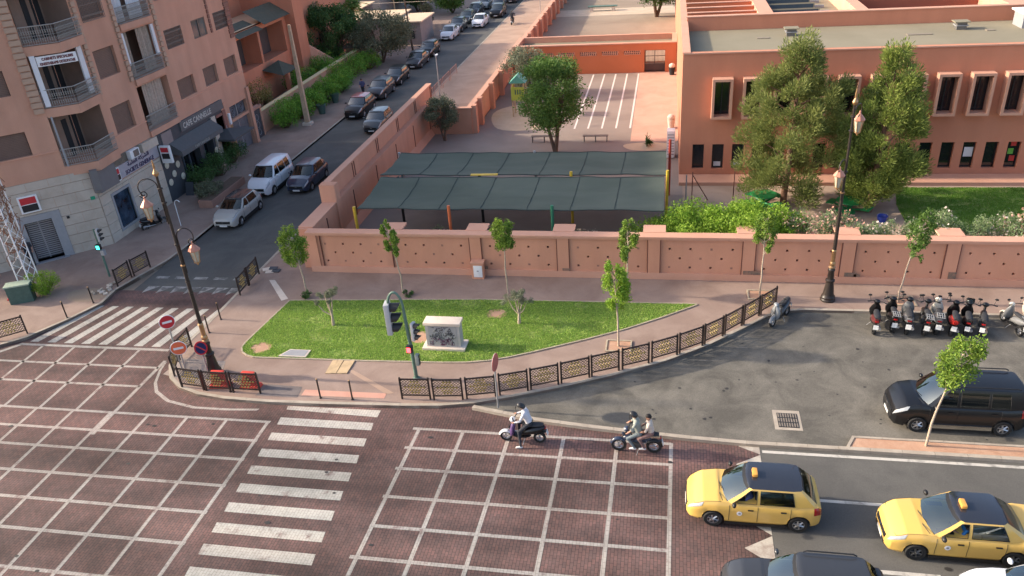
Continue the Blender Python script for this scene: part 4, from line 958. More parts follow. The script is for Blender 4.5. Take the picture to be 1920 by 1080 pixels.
def branchy(mb, p0, dirv, length, r, depth, rng, spread=.6, ends=None, seg=3):
    p = Vector(p0); d = Vector(dirv).normalized(); pts = [p.copy()]; rr = [r]
    for i in range(seg):
        d = (d + Vector(rng.normal(size=3)) * .10).normalized(); p = p + d * length / seg; pts.append(p.copy()); rr.append(r * (1 - .4 * (i + 1) / seg))
    mb.tube(pts, rr, 6 if r > .03 else 4)
    if ends is not None: ends.append(tuple(p))
    if depth > 0:
        for k in range(int(rng.integers(2, 4))):
            nd = (d + Vector(rng.normal(size=3)) * spread).normalized(); nd.z = abs(nd.z) * .8 + .15
            branchy(mb, p, nd, length * rng.uniform(.6, .8), r * .55, depth - 1, rng, spread, ends, seg)
def crown_obj(parent, P, size, m, rng, tone=None, aspect=.5, name='crown', up=0., dirs=None):
    V, F, t = leaves(P, size, rng, aspect, tone, up, dirs)
    return link(name, fast_mesh(name, V, F, t), m, parent)

def young_tree(loc, h, cz, cw, ch, label, seed, n=2600, m=None, lean=(0, 0), second=None, pit=True):
    """slim street tree: thin pale stem, narrow irregular crown of small glossy leaves"""
    rng = np.random.default_rng(seed)
    t = thing('young_tree', label, 'tree', (*loc, ZP), 0, 'young trees along the pavement')
    mb = MB(); top = h * .92
    pts = [(lean[0] * k * k + rng.normal() * .015, lean[1] * k * k + rng.normal() * .015, k * top) for k in np.linspace(0, 1, 9)]
    mb.tube(pts, list(np.linspace(.05, .016, 9)), 7)
    C, R = [], []
    for k in range(24):
        f = (k + rng.uniform(0, 1)) / 24; z = cz + (f - .5) * ch; w = cw * (.22 + .36 * math.sin(math.pi * min(1, f * .95 + .05)))
        a = rng.uniform(0, 6.28); kk = z / top; ax, ay = lean[0] * kk * kk, lean[1] * kk * kk
        C.append((ax + math.cos(a) * w * .72, ay + math.sin(a) * w * .72, z)); R.append(rng.uniform(.15, .30) * cw * (.65 + .55 * math.sin(math.pi * (.12 + .8 * f))))
        j = max(.45 * h, z - .35); mb.tube([(lean[0] * (j / top) ** 2, lean[1] * (j / top) ** 2, j), ((C[-1][0] + ax) / 2, (C[-1][1] + ay) / 2, (z + j) / 2 + .03), C[-1]], [.018, .012, .006], 4)
    if second:
        for k in range(6): C.append((second[0] + rng.normal() * .12, second[1] + rng.normal() * .12, second[2] + rng.normal() * .18)); R.append(.2 * cw)
    mb.build('trunk', bark_pale, t, smooth=60)
    P, tone = blobs(C, R, int(n * 1.25), rng, .3, 1.25)
    crown_obj(t, P, .105, m or lf_young, rng, tone, .55, up=.25)
    return t
young_tree((-17.97, 33.15), 3.75, 2.75, 1.15, 1.9, 'young street tree with full round crown at the left end of the salmon wall', 1, 3400, lean=(-.35, 0))
young_tree((-12.84, 33.43), 3.95, 3.1, .62, 1.9, 'young street tree with very narrow column crown, second from the street corner', 2, 2200, lean=(-.38, 0))
young_tree((-7.51, 33.83), 4.0, 3.2, 1.05, 1.5, 'young street tree with compact oval crown beside the meter box on the wall', 3, 3000)
young_tree((-1.57, 33.93), 4.05, 2.95, .82, 2.0, 'young street tree with two-tier narrow crown against the middle of the salmon wall', 4, 2700)
young_tree((4.64, 34.22), 4.35, 3.3, .88, 1.9, 'thin young street tree behind the upper end of the curved railing', 5, 2300)
young_tree((10.69, 33.85), 4.6, 3.6, .95, 1.7, 'leaning young street tree standing behind the parked motorbikes', 6, 2000, m=lf_mid, lean=(.55, 0), second=(.3, 0, 2.75))
young_tree((-1.74, 29.28), 4.3, 3.0, 1.05, 2.1, 'young tree on the pavement in front of the lawn tip, in a square earth pit', 7, 3000, m=lf_lime, lean=(-.25, 0))
yt = young_tree((9.31, 23.72), 4.25, 3.5, 1.25, 1.5, 'young tree in the red-earth strip in front of the black van', 8, 2900, m=lf_young, lean=(.5, 0), second=(.85, 0, 4.05))
yt.location.z = .03
# tree pits
for (x, y) in ((-1.74, 29.28), (4.64, 34.22), (10.89, 34.01)):
    t = thing('tree_pit', 'square earth tree pit with pale edging around the ' + {True: 'lawn-tip tree', False: 'tree by the railing end' if x < 8 else 'tree behind the motorbikes'}[x < 0], 'tree pit', (x, y, ZP), 0, 'tree pits in the pavement')
    MB().box((0, 0, .012), (1.0, .8, .02)).build('earth', dirt, t)
    for (c, d) in (((0, .43, .03), (1.12, .07, .06)), ((0, -.43, .03), (1.12, .07, .06)), ((.53, 0, .03), (.07, .79, .06)), ((-.53, 0, .03), (.07, .79, .06))): MB().box(c, d).build('edging', ekm, t)
def tuft(loc, r, h, m, label, n=500, name='shrub', cat='shrub', size=.1, flowers=None, group=None, squash=None, zb=ZP, nb=10, stem=True, aspect=.45, up=.2):
    """bush: many short stems and leaf clumps"""
    rng = np.random.default_rng(int(abs(loc[0] * 131 + loc[1] * 17 + h * 7)) + n)
    t = thing(name, label, cat, (loc[0], loc[1], zb), 0, group)
    C, R = [], []; mb = MB()
    for k in range(nb):
        a = rng.uniform(0, 6.28); q = r * math.sqrt(rng.uniform(0, 1)) * .72; z = h * rng.uniform(.24, .80) * (1.05 - .35 * (q / r))
        C.append((q * math.cos(a), q * math.sin(a), z)); R.append(min(r, h) * rng.uniform(.26, .42))
        mb.tube([(q * .2 * math.cos(a), q * .2 * math.sin(a), 0), C[-1]], [.02 + .01 * h, .008], 4)
    mb.build('stem', bark_dark, t)
    P, tone = blobs(C, R, n, rng, .5, .95); P[:, 2] = np.maximum(P[:, 2], .03)
    crown_obj(t, P, size, m, rng, tone, aspect, 'foliage', up)
    if flowers:
        fm, fn = flowers; P, tone = blobs(C, [q * 1.06 for q in R], fn, rng, .95, .95); P = P[P[:, 2] > h * .35]
        crown_obj(t, P, size * .8, fm, rng, None, .9, 'flowers')['kind'] = 'stuff'
    return t
# olive shrubs on the lawn
def olive(loc, h, w, label, seed, arms):
    rng = np.random.default_rng(seed); t = thing('olive_tree', label, 'tree', (*loc, ZP + .02), 0, 'small pruned olives on the lawn'); mb = MB(); mb.tube([(0, 0, 0), (.02, 0, h * .22), (.03, 0, h * .34)], [.085, .065, .05], 8)
    C, R = [], []
    for (dx, dy, z, r) in arms:
        mb.tube([(.02, 0, h * .28), (dx * .55, dy * .5, z * .62), (dx, dy, z)], [.04, .028, .014], 6); 
        for k in range(5): C.append((dx + rng.normal() * r * .45, dy + rng.normal() * r * .45, z + rng.normal() * r * .3)); R.append(r * .62)
    mb.build('trunk', bark_pale, t, smooth=60); P, tone = blobs(C, R, 2600, rng, .3, .8); crown_obj(t, P, .07, lf_olive, rng, tone, .4)
olive((-15.35, 30.19), 1.9, 1.2, 'small pruned olive with few bare limbs on the left half of the lawn', 21, [(-.15, 0, 1.65, .26), (.18, .1, 1.72, .26), (-.7, .1, 1.15, .16), (.0, -.05, 1.35, .14)])
olive((-6.43, 30.91), 1.75, 1.2, 'small pruned olive with a flat leafy crown on the right half of the lawn', 22, [(-.45, 0, 1.3, .3), (.25, .1, 1.4, .32), (-.1, -.1, 1.5, .3), (.42, -.1, 1.15, .24), (0, .2, 1.45, .3)])
tuft((-17.81, 32.76), .35, .38, lf_dark, 'low green clump at the foot of the first street tree', 500, 'ground_plant', 'plant', .08); tuft((-12.56, 33.27), .35, .3, lf_dark, 'low green clump at the foot of the narrow column tree', 420, 'ground_plant', 'plant', .08)
# pines in the school forecourt
def pine(loc, h, w, label, seed, m, n=30000, spires=1, bright=False, trunk=1.4):
    rng = np.random.default_rng(seed); t = thing('pine_tree', label, 'tree', (*loc, 0), 0, 'pines in front of the school'); mb = MB()
    mb.tube([(0, 0, 0), (.1, 0, h * .3), (.15, 0, h * .6), (.25, 0, h * .92)], [.2, .16, .1, .03], 9)
    C, R, D = [], [], []
    for k in range(120):
        f = rng.uniform(0.0, 1); z = trunk + (h - trunk) * f
        env = w / 2 * (math.sin(math.pi * min(.93, .24 + f * .70)) ** .7) * (1 - .25 * f ** 3)
        a = rng.uniform(0, 6.28); q = env * (.35 + .65 * math.sqrt(rng.uniform(0, 1))) * rng.uniform(.8, 1.15)
        C.append((q * math.cos(a) + .25 * f, q * math.sin(a), z + rng.normal() * .2)); R.append(rng.uniform(.40, .80) * (1.05 - .4 * f)); D.append((math.cos(a) * .7, math.sin(a) * .7, .9))
        if k % 3 == 0: mb.tube([(.12, 0, max(.9, z - .9)), (C[-1][0] * .55 + .1, C[-1][1] * .55, z - .35), C[-1]], [.05, .035, .012], 5)
    mb.build('trunk', bark_red, t, smooth=60)
    w_ = np.array(R) ** 2; idx = rng.choice(len(C), n, p=w_ / w_.sum()); C = np.array(C); R = np.array(R); D = np.array(D)
    u = rng.normal(size=(n, 3)); u /= np.linalg.norm(u, axis=1)[:, None]; u[:, 2] = np.where(u[:, 2] < 0, u[:, 2] * .55, u[:, 2])
    P = C[idx] + u * np.array([1, 1, 1.35]) * (R[idx] * rng.uniform(.35, 1.1, n))[:, None]
    tone = np.clip(rng.uniform(0, .6, n) + rng.uniform(0, .4, len(C))[idx], 0, 1)
    crown_obj(t, P, .21, m, rng, tone, .22, 'crown', .1, u + D[idx] * .6)
pine((7.0, 45.5), 9.5, 5.7, 'broad grey-green pine in front of the left half of the school', 31, lf_pine, 52000)
pine((11.6, 44.6), 8.8, 4.6, 'yellow-green pine behind the right street lamp', 32, lf_pine2, 52000, trunk=1.0)
# yard trees
def broadleaf(loc, h, w, label, seed, m, n, name='broadleaf_tree', trunk=.3, tr=.18, size=.2, zb=0, group=None, nb=60, bark=None, thick=.85, rmin=.5, rmax=.95):
    rng = np.random.default_rng(seed); t = thing(name, label, 'tree', (*loc, zb), 0, group); mb = MB(); z0 = h * trunk
    for k in range(3):
        a = k * 2.1 + seed; mb.tube([(math.cos(a) * .04, math.sin(a) * .04, 0), (math.cos(a) * w * .07, math.sin(a) * w * .07, z0), (math.cos(a) * w * .17, math.sin(a) * w * .17, h * .62)], [tr * .75, tr * .6, tr * .25], 7)
    C, R = [], []
    for k in range(nb):
        f = rng.uniform(0, 1); z = z0 + (h - z0) * (.12 + .80 * f); env = w / 2 * math.sin(math.pi * (.16 + .74 * f)) ** .7; a = rng.uniform(0, 6.28); q = env * math.sqrt(rng.uniform(.05, 1)) * thick
        C.append((q * math.cos(a), q * math.sin(a), z)); R.append(rng.uniform(rmin, rmax) * w / 6.0)
        if k % 3 == 0: mb.tube([(math.cos(a) * w * .05, math.sin(a) * w * .05, z0 * 1.1), (C[-1][0] * .5, C[-1][1] * .5, (z + z0) / 2), C[-1]], [tr * .35, tr * .22, .015], 5)
    mb.build('trunk', bark or bark_dark, t, smooth=60); P, tone = blobs(C, R, n, rng, .3, .85); crown_obj(t, P, size, m, rng, tone, .5, 'crown', .15)
    return t
broadleaf((-7.85, 55.4), 6.9, 6.5, 'leafy green tree in the school yard between the two benches', 41, lf_mid, 20000, trunk=.26, tr=.2, size=.17, nb=85)
broadleaf((-11.9, 71.0), 4.6, 6.0, 'grey-green olive behind the play tower', 42, lf_olive, 9000, trunk=.15, size=.17, nb=45)
broadleaf((-17.0, 58.2), 3.6, 2.9, 'round dark green tree in the corner of the yard walls', 43, lf_grey, 8000, trunk=.22, tr=.1, size=.13, nb=50, rmin=.7, rmax=1.1)
broadleaf((-1.4, 108.5), 5.5, 9.0, 'dark tree standing alone on the waste ground beyond the outbuilding', 44, lf_dark, 9000, trunk=.34, tr=.3, size=.3, nb=45)
# hedges and oleanders behind the front wall
GH = 'clipped bushes behind the front wall'
for i, (u, w, hh, lab) in enumerate(((1.05, 1.95, 3.15, 'bright green dome bush behind the wall beside the shade canopy'), (3.95, 1.75, 3.15, 'bright green dome bush behind the wall, middle of the three'), (5.75, 1.3, 2.95, 'bright green dome bush behind the wall next to the pink oleander'))):
    tuft((u, 38.3), w * 1.3, hh * 1.08, lf_lime, lab, 24000 if i < 2 else 13000, 'dome_bush', 'bush', .14, None, GH, zb=0, nb=46 if i < 2 else 26, up=.4)
GO = 'oleanders behind the front wall'
ol = [(7.3, 1.2, 3.2, fl_pink, 'pink-flowered oleander just right of the green bushes'), (8.7, 1.1, 3.0, fl_pink, 'pink-and-cream oleander left of the right street lamp'), (10.0, 1.0, 2.9, fl_white, 'cream-flowered oleander right of the right street lamp'), (11.4, .95, 2.7, fl_white, 'thin white-flowered oleander in front of the pine trunk'), (12.9, 1.1, 3.1, fl_white, 'tall wispy oleander behind the leaning street tree'), (14.5, 1.0, 2.9, None, 'green oleander without flowers beyond the leaning street tree'), (15.9, 1.1, 3.0, fl_white, 'green oleander with few cream flowers'), (17.3, 1.2, 3.2, fl_pink, 'pink-flowered oleander in front of the lawn'), (18.9, 1.2, 3.25, fl_pink, 'pink-flowered oleander at the right edge of the picture')]
for i, (x, r, h, f, lab) in enumerate(ol):
    tuft((x, 37.7 + .2 * math.sin(i * 2.1)), r * 1.25, h * 1.18, lf_oleander, lab, 3600, 'oleander', 'shrub', .15, (f, 620 if f is fl_pink else 300) if f else None, GO, zb=0, nb=22, up=.8, aspect=.28)
for (x, r, h, lf, f, lab) in ((-17.0, 1.1, .9, lf_mid, None, 'low green plant behind the left end of the wall'), (-15.5, .7, 1.3, lf_grey, fl_red, 'reddish shrub under the left edge of the canopy'), (-11.6, 1.2, 1.6, lf_oleander, fl_white, 'white-flowered shrub in front of the canopy'), (-9.9, 1.0, 1.5, lf_grey, fl_red, 'red-leaved shrub in front of the canopy'), (-3.9, 1.0, 1.65, lf_grey, fl_white, 'sparse white-flowered shrub behind the wall'), (-2.3, 1.0, 1.55, lf_grey, fl_white, 'white-flowered shrub behind the two-tier street tree')):
    tuft((x, 37.3), r, h + .85, lf, lab, 700, 'flower_shrub', 'shrub', .12, (f, 240) if f else None, 'flower shrubs under the canopy edge', zb=0, nb=12)
pl_ = tuft((-1.25, 56.5), .45, .9, lf_dark, 'small agave-like plant on the sand patch by the school corner', 60, 'sand_plant', 'plant', .6, None, None, zb=.01, nb=4, aspect=.16, up=1.0)

# ------------------------------------------------------------------ west side of the street: gardens
GG = 'garden bushes along the street'
def bush(u, v, wpx, hpx, m, label, n=1800, name='garden_bush', size=.14, zb=ZP, y=None):
    x, y_ = u
    d = math.sqrt(x * x + y_ * y_ + 300); s = d / 1479.3
    tuft((x, y_), wpx * s * .66, hpx * s * 1.25, m, label, int(n * 1.5), name, 'bush', size, None, GG, zb=zb, nb=26, up=.3)
HB = [(-32.3, 62.2, 1.55, 2.9, 'large clipped hedge block at the foot of the concrete pole'), (-31.9, 64.9, 1.4, 2.5, 'clipped bush just behind the concrete pole'), (-32.1, 67.6, 1.45, 2.3, 'clipped bush between the pole and the pot plants'), (-31.8, 70.2, 1.4, 2.5, 'clipped bush next to the farther pot plant'), (-31.5, 73.6, 1.45, 2.5, 'ball-shaped bush with smooth outline by the pedestrian'), (-33.2, 76.8, 2.0, 2.8, 'long clipped bush below the dark garden tree'), (-32.8, 80.2, 2.0, 2.7, 'broad clipped bush left of the spreading grey-green tree'), (-35.6, 74.0, 1.8, 2.9, 'clipped bush behind the garden wall'), (-35.2, 79.5, 1.9, 3.0, 'clipped bush in front of the dark garden tree'), (-32.0, 83.4, 1.5, 2.2, 'small clipped bush farthest up the garden')]
for (x, y, r, h, lab) in HB: tuft((x, y), r * 1.15, h, lf_hedge, lab, 4200, 'garden_bush', 'bush', .15, None, GG, zb=ZP, nb=34, up=.3)
bush((-41.32, 73.96), 0, 34, 42, lf_hedge, 'ball bush at the corner of the apartment building', 2200)
bush((-40.62, 76.19), 0, 34, 40, lf_dark, 'dark bush under the porch roof', 1800)
bush((-38.77, 77.10), 0, 38, 42, lf_dark, 'dark round bush behind the concrete pole top garden', 2200)
bush((-36.80, 66.92), 0, 44, 56, lf_yellow, 'yellowish loose bush behind the garden door', 1700)
bush((-36.19, 75.81), 0, 30, 30, lf_dark, 'dark bush by the villa steps', 1400)
GT = 'trees in the gardens up the street'
broadleaf((-36.6, 84.5), 6.8, 8.2, 'dense dark green tree in front of the villa', 51, lf_dark, 17000, size=.24, trunk=.12, group=GT, nb=75, zb=0)
broadleaf((-31.4, 86.2), 5.5, 8.6, 'spreading grey-green tree over the parked cars', 52, lf_grey, 17000, size=.2, trunk=.2, group=GT, nb=80, zb=0)
broadleaf((-31.0, 117.5), 5.0, 7.5, 'dark tree at the top of the street', 53, lf_mid, 8000, size=.28, trunk=.15, group=GT, nb=45, zb=0)
broadleaf((-31.3, 104.5), 3.6, 3.6, 'small reddish tree by the restaurant roofs', 54, lf_grey, 3000, size=.22, trunk=.2, group=GT, nb=30, zb=0)
broadleaf((-37.0, 120), 7.0, 9, 'dark green tree behind the restaurant', 55, lf_dark, 8000, size=.34, trunk=.12, group=GT, nb=45, zb=0)
broadleaf((-68.69, 148.28), 9.0, 12, 'dark green tree far behind the villa', 57, lf_dark, 6000, size=.4, trunk=.15, group=GT, nb=40, zb=0)
broadleaf((-23.09, 144.19), 7.0, 14, 'dark tree beyond the far end of the waste ground', 56, lf_dark, 6000, size=.4, trunk=.1, group=GT, nb=40, zb=0)
broadleaf((-12.18, 136.03), 6.0, 18, 'low dark tree at the far edge of the waste ground', 58, lf_dark, 6000, size=.4, trunk=.1, group=GT, nb=40, zb=0)
pt = thing('palm_tree', 'palm tree between the villa and the restaurant roofs', 'palm', (-37.5, 94.5, 0))
rng = np.random.default_rng(61); mb = MB(); mb.tube([(0, 0, 0), (.1, 0, 2.4), (.15, 0, 5.0)], [.3, .25, .26], 9); mb.build('trunk', bark_dark, pt, smooth=60)
V, D = [], []
for k in range(46):
    a = rng.uniform(0, 6.28); e = rng.uniform(-.5, 1.3); L = rng.uniform(1.5, 2.2)
    for s in np.linspace(.15, 1, 15):
        r = L * s * math.cos(e * (1 - .2 * s)); z = 5.0 + L * s * math.sin(e) - 1.1 * s * s
        for sgn in (-1, 1): V.append((.15 + r * math.cos(a) - sgn * .12 * math.sin(a), r * math.sin(a) + sgn * .12 * math.cos(a), z)); D.append((math.cos(a) * .4 - sgn * math.sin(a), math.sin(a) * .4 + sgn * math.cos(a), -.3))
crown_obj(pt, np.array(V), .55, lf_mid, rng, None, .14, 'fronds', 0, np.array(D))
# planting in front of the cafe and at the traffic light
for (u, lab, r, h) in (((-32.14, 48.12), 'dense dark planting in front of the cafe door', 1.5, 1.9), ((-32.15, 50.48), 'dark bushy planting beside the white van', 1.6, 2.0), ((-32.61, 53.25), 'dark shrub between cafe parasol and white van', 1.5, 1.8), ((-33.66, 46.80), 'small leafy plant at the bank end of the cafe front', .7, 1.3), ((-30.27, 45.86), 'spiky planting nearest the silver hatchback', 1.2, 1.3)):
    tuft(u, r, h, lf_grey if 'spiky' in lab else lf_dark, lab, 2600, 'cafe_plant', 'plant', .17, None, 'planting in front of the cafe', nb=20, up=.5, aspect=.25)
tuft((-32.86, 32.39), 1.0, 1.75, lf_lime, 'bright feathery bush at the foot of the lattice mast', 4200, 'feathery_bush', 'bush', .12, nb=24, aspect=.2, up=.5)

# ================================================================== STREET FURNITURE
fence_dark = mat('fence_brown_black', (0.028, 0.018, 0.015), .5, .15, 9)
fence_gold = mat('fence_gold', (0.40, 0.29, 0.10), .5, .2, 9, metal=.3)
steel = mat('galvanised_steel', (0.38, 0.38, 0.38), .45, .1, 6, metal=.5)
lamp_black = mat('lamp_black', (0.03, 0.022, 0.018), .4, .15, 8)
brass = mat('lamp_brass', (0.42, 0.25, 0.12), .4, .2, 8, metal=.6)
copper = mat('lamp_copper', (0.50, 0.22, 0.15), .45, .15, 5, metal=.3)
lamp_glass = mat('lamp_glass', (0.40, 0.37, 0.29), .25, .15, 6)
green_paint = mat('pole_green', (0.10, 0.17, 0.13), .5, .15, 5)
# fence panels: frame, two posts, crossed lattice, gold lozenges
PW, PH = 1.16, .78
def panel_meshes():
    fr = MB().box((0, 0, .19), (PW, .035, .045)); tp = MB().box((0, 0, .19 + PH), (PW, .045, .06))
    po = MB(); po.box((0, 0, .5), (.065, .065, 1.0)); po.ball((0, 0, 1.03), .045, 8, 5)
    la = MB(); gd = MB(); n = 9; st = PW / n
    for i in range(-7, n + 7):
        for sg in (1, -1):
            x0 = -PW / 2 + i * st; a = Vector((x0, 0)); b = Vector((x0 + sg * PH, PH))
            t0, t1 = 0.0, 1.0; dx = b.x - a.x
            lo, hi = (-PW / 2 - a.x) / dx, (PW / 2 - a.x) / dx
            if lo > hi: lo, hi = hi, lo
            t0, t1 = max(0, lo), min(1, hi)
            if t1 - t0 < .03: continue
            p, q = a.lerp(b, t0), a.lerp(b, t1)
            la.tube([(p.x, 0, .21 + p.y), (q.x, 0, .21 + q.y)], .0115, 4)
    for i in range(-3, 4):
        for j in range(-2, 3):
            x, z = i * st * 1.0 + (st / 2 if j % 2 else 0), .19 + PH / 2 + j * .13
            if abs(x) / .48 + abs(z - .19 - PH / 2) / .36 > 1: continue
            r = .05; gd.raw([(x - r, -.02, z), (x, -.02, z - r), (x + r, -.02, z), (x, -.02, z + r), (x - r, .02, z), (x, .02, z - r), (x + r, .02, z), (x, .02, z + r)], [(0, 1, 2, 3), (7, 6, 5, 4), (0, 4, 5, 1), (1, 5, 6, 2), (2, 6, 7, 3), (3, 7, 4, 0)])
    return fr.mesh('bottom_rail'), tp.mesh('top_rail'), po.mesh('post'), la.mesh('lattice'), gd.mesh('lozenges')
FRM, TPM, POM, LAM, GDM = panel_meshes()
def fence_panel(a, b, label, group):
    a, b = Vector(a), Vector(b); d = b - a; c = (a + b) / 2
    t = thing('railing_panel', label, 'railing', (c.x, c.y, ZP), math.atan2(d.y, d.x), group)
    s = d.length / PW
    part('bottom_rail', FRM, fence_dark, t, sc=(s, 1, 1)); part('top_rail', TPM, fence_dark, t, sc=(s, 1, 1)); part('lattice', LAM, fence_dark, t, sc=(s, 1, 1)); part('lozenges', GDM, fence_gold, t, sc=(s, 1, 1))
    for q in (-1, 1): part('post', POM, fence_dark, t, (q * d.length / 2, 0, 0))
ordn = ['first', 'second', 'third', 'fourth', 'fifth', 'sixth', 'seventh', 'eighth', 'ninth', 'tenth', 'eleventh', 'twelfth', 'thirteenth', 'fourteenth']
FR = [(-10.23, 24.75), (-9.06, 24.82), (-8.9, 24.8), (-7.73, 24.92), (-7.57, 24.97), (-6.44, 25.25), (-6.28, 25.34), (-5.2, 25.74), (-5.08, 25.82), (-4.02, 26.27), (-3.9, 26.36), (-2.81, 26.87), (-2.71, 26.95), (-1.63, 27.46), (-1.48, 27.55), (-.42, 28.08), (-.29, 28.17), (.75, 28.8), (.86, 28.9), (1.83, 29.6), (1.93, 29.7), (2.72, 30.44), (2.82, 30.55), (3.6, 31.4), (3.7, 31.5), (4.42, 32.31), (4.52, 32.42), (5.25, 33.25)]
for i in range(14): fence_panel(FR[2 * i], FR[2 * i + 1], 'dark lattice railing panel, %s along the curved kerb from the traffic light' % ordn[i], 'lattice railing panels along the curved kerb')
gcn = 'lattice railing panels at the street corner'
for a, b, l in (((-20.15, 24.75), (-19.05, 24.62), 'leftmost dark lattice railing panel on the kerb before the red barriers'), ((-18.92, 24.6), (-17.78, 24.58), 'middle dark lattice railing panel in front of the red barriers'), ((-17.65, 24.58), (-16.42, 24.6), 'right dark lattice railing panel in front of the red barriers'), ((-20.95, 25.5), (-21.42, 26.6), 'dark lattice railing panel behind the orange no-entry sign'), ((-21.45, 26.75), (-21.48, 27.85), 'tilted-looking lattice railing panel nearest the side-street zebra'),
                ((-21.55, 32.8), (-21.6, 33.85), 'lattice railing panel beside the side street, nearer the lawn'), ((-21.6, 33.95), (-21.65, 35.2), 'lattice railing panel beside the side street, farther from the lawn'), ((-29.1, 33.35), (-28.98, 34.45), 'lattice railing panel near the rubble by the bank'), ((-28.92, 34.6), (-28.62, 35.7), 'lattice railing panel on the bank side, farther up the street'), ((-31.75, 27.62), (-30.8, 28.42), 'lattice railing panel at the left edge of the picture')): fence_panel(a, b, l, gcn)
# bollards
def bollard(p, label):
    t = thing('bollard', label, 'bollard', (*p, ZP), 0, 'slim black bollards')
    MB().lathe([(.06, 0), (.06, .03), (.035, .05), (.035, .88), (.045, .90), (.03, .93)], seg=10).build('post', lamp_black, t, smooth=40); MB().ball((0, 0, .95), .035, 8, 6).build('cap', brass, t, smooth=80)
for p, l in (((-13.69, 24.5), 'left slim black bollard at the zebra on the main road'), ((-12.3, 24.52), 'right slim black bollard at the zebra on the main road'), ((-21.29, 29.11), 'black bollard by the side-street zebra, nearer the corner'), ((-21.34, 30.35), 'black bollard by the side-street zebra, nearer the lattice railing'), ((-29.73, 29.98), 'black bollard on the bank pavement nearer the picture edge'), ((-29.33, 31.54), 'black bollard on the bank pavement beside the rubble')): bollard(p, l)
# lantern street lamps
def lantern(parent, c, s=1.0):
    x, y, z = c; L = MB()
    cap = MB().lathe([(.25, 0), (.25, .03), (.19, .11), (.12, .20), (.06, .26), (.035, .34), (.045, .37), (0.0, .42)], (x, y, z), seg=8).build('lantern_cap', copper, parent, smooth=30)
    gl = MB().lathe([(.11, -.52), (.20, -.02)], (x, y, z), seg=6).build('lantern_glass', lamp_glass, parent)
    for k in range(6):
        a = 2 * math.pi * k / 6; L.tube([(x + .115 * math.cos(a), y + .115 * math.sin(a), z - .52), (x + .205 * math.cos(a), y + .205 * math.sin(a), z)], .016, 4)
    L.build('lantern_bar', brass, cap)
    MB().lathe([(.02, -.67), (.04, -.63), (.05, -.60), (.13, -.54), (.13, -.51)], (x, y, z), seg=8).build('lantern_base', brass, cap, smooth=30)
def scroll_arm(parent, z0, d, reach, ztop, zdrop):
    q = MB(); dx, dy = d; pts = []
    for t in np.linspace(0, 1, 6): pts.append((dx * .08, dy * .08, z0 + (ztop - .35 - z0) * t))
    for a in np.linspace(math.pi, -.25 * math.pi, 16): r = reach / 2; pts.append((dx * (.08 + r + r * math.cos(a)), dy * (.08 + r + r * math.cos(a)), ztop - .35 + .35 * math.sin(a) * (1 if a > 0 else 1.2)))
    cx, cz = .08 + reach * .82, ztop - .60
    for k, a in enumerate(np.linspace(-.1 * math.pi, -2.9 * math.pi, 18)): r = .17 * (1 - k / 22); pts.append((dx * (cx + r * math.cos(a)), dy * (cx + r * math.cos(a)), cz + r * math.sin(a)))
    q.tube(pts, .024, 6); q.tube([(dx * cx, dy * cx, cz - .16), (dx * cx, dy * cx, zdrop + .4)], .02, 6); q.build('scroll_arm', lamp_black, parent, smooth=60)
    return cx
def lamp_post(loc, label, arms, lean=0):
    t = thing('street_lamp', label, 'street lamp', (*loc, ZP), 0, 'ornate lantern street lamps')
    MB().lathe([(.34, 0), (.34, .06), (.29, .12), (.32, .2), (.27, .28), (.25, .34), (.19, .8), (.17, .95), (.21, 1.0), (.21, 1.07), (.15, 1.12), (.135, 1.5), (.16, 1.55), (.16, 1.6), (.12, 1.66)], seg=14).build('base', lamp_black, t, smooth=35)
    MB().lathe([(.12, 1.66), (.16, 1.72), (.10, 1.78), (.14, 1.86), (.13, 1.95), (.095, 2.0), (.105, 2.5), (.12, 2.54), (.085, 2.6)], seg=14).build('gold_collar', brass, t, smooth=35)
    MB().lathe([(.085, 2.55), (.075, 5.3), (.06, 5.4), (.05, 9.2)], seg=12).build('pole', lamp_black, t, smooth=35)
    for z in (5.35, 4.6, 4.1, 6.3, 8.1, 8.7): MB().lathe([(.05, z - .05), (.10, z - .02), (.10, z + .02), (.05, z + .05)], seg=12).build('ring', lamp_black if z != 5.35 else brass, t, smooth=35)
    MB().lathe([(.05, 9.2), (.10, 9.25), (.12, 9.33), (.07, 9.42), (.03, 9.5), (.05, 9.56), (.015, 9.85), (0, 9.9)], seg=12).build('finial', brass, t, smooth=35)
    for (ang, reach, z0, ztop, zl) in arms:
        d = (math.cos(ang), math.sin(ang)); cx = scroll_arm(t, z0, d, reach, ztop, zl); lantern(t, (d[0] * cx, d[1] * cx, zl))
    return t
lamp_post((-19.2, 25.85), 'ornate two-lantern street lamp at the left corner by the no-parking sign', [(math.radians(200), .72, 7.2, 9.15, 8.05), (math.radians(20), .62, 5.0, 6.95, 5.95)])
lamp_post((7.66, 33.98), 'ornate two-lantern street lamp in front of the salmon wall beside the motorbikes', [(math.radians(55), .7, 7.2, 9.15, 8.4), (math.radians(235), .62, 5.0, 6.95, 6.3)])
# curved small hook lamp seen behind the left lamp
hk = thing('bike_hook', 'thin white curved metal hook standing on the bank pavement', 'hook', (*(-30.07, 41.42), ZP)); MB().tube([(0, 0, 0), (0, 0, 1.5)] + [(.2 - .2 * math.cos(a), 0, 1.5 + .25 * math.sin(a)) for a in np.linspace(.2, 2.6, 8)], .025, 6).build('tube', white_p, hk, smooth=60)

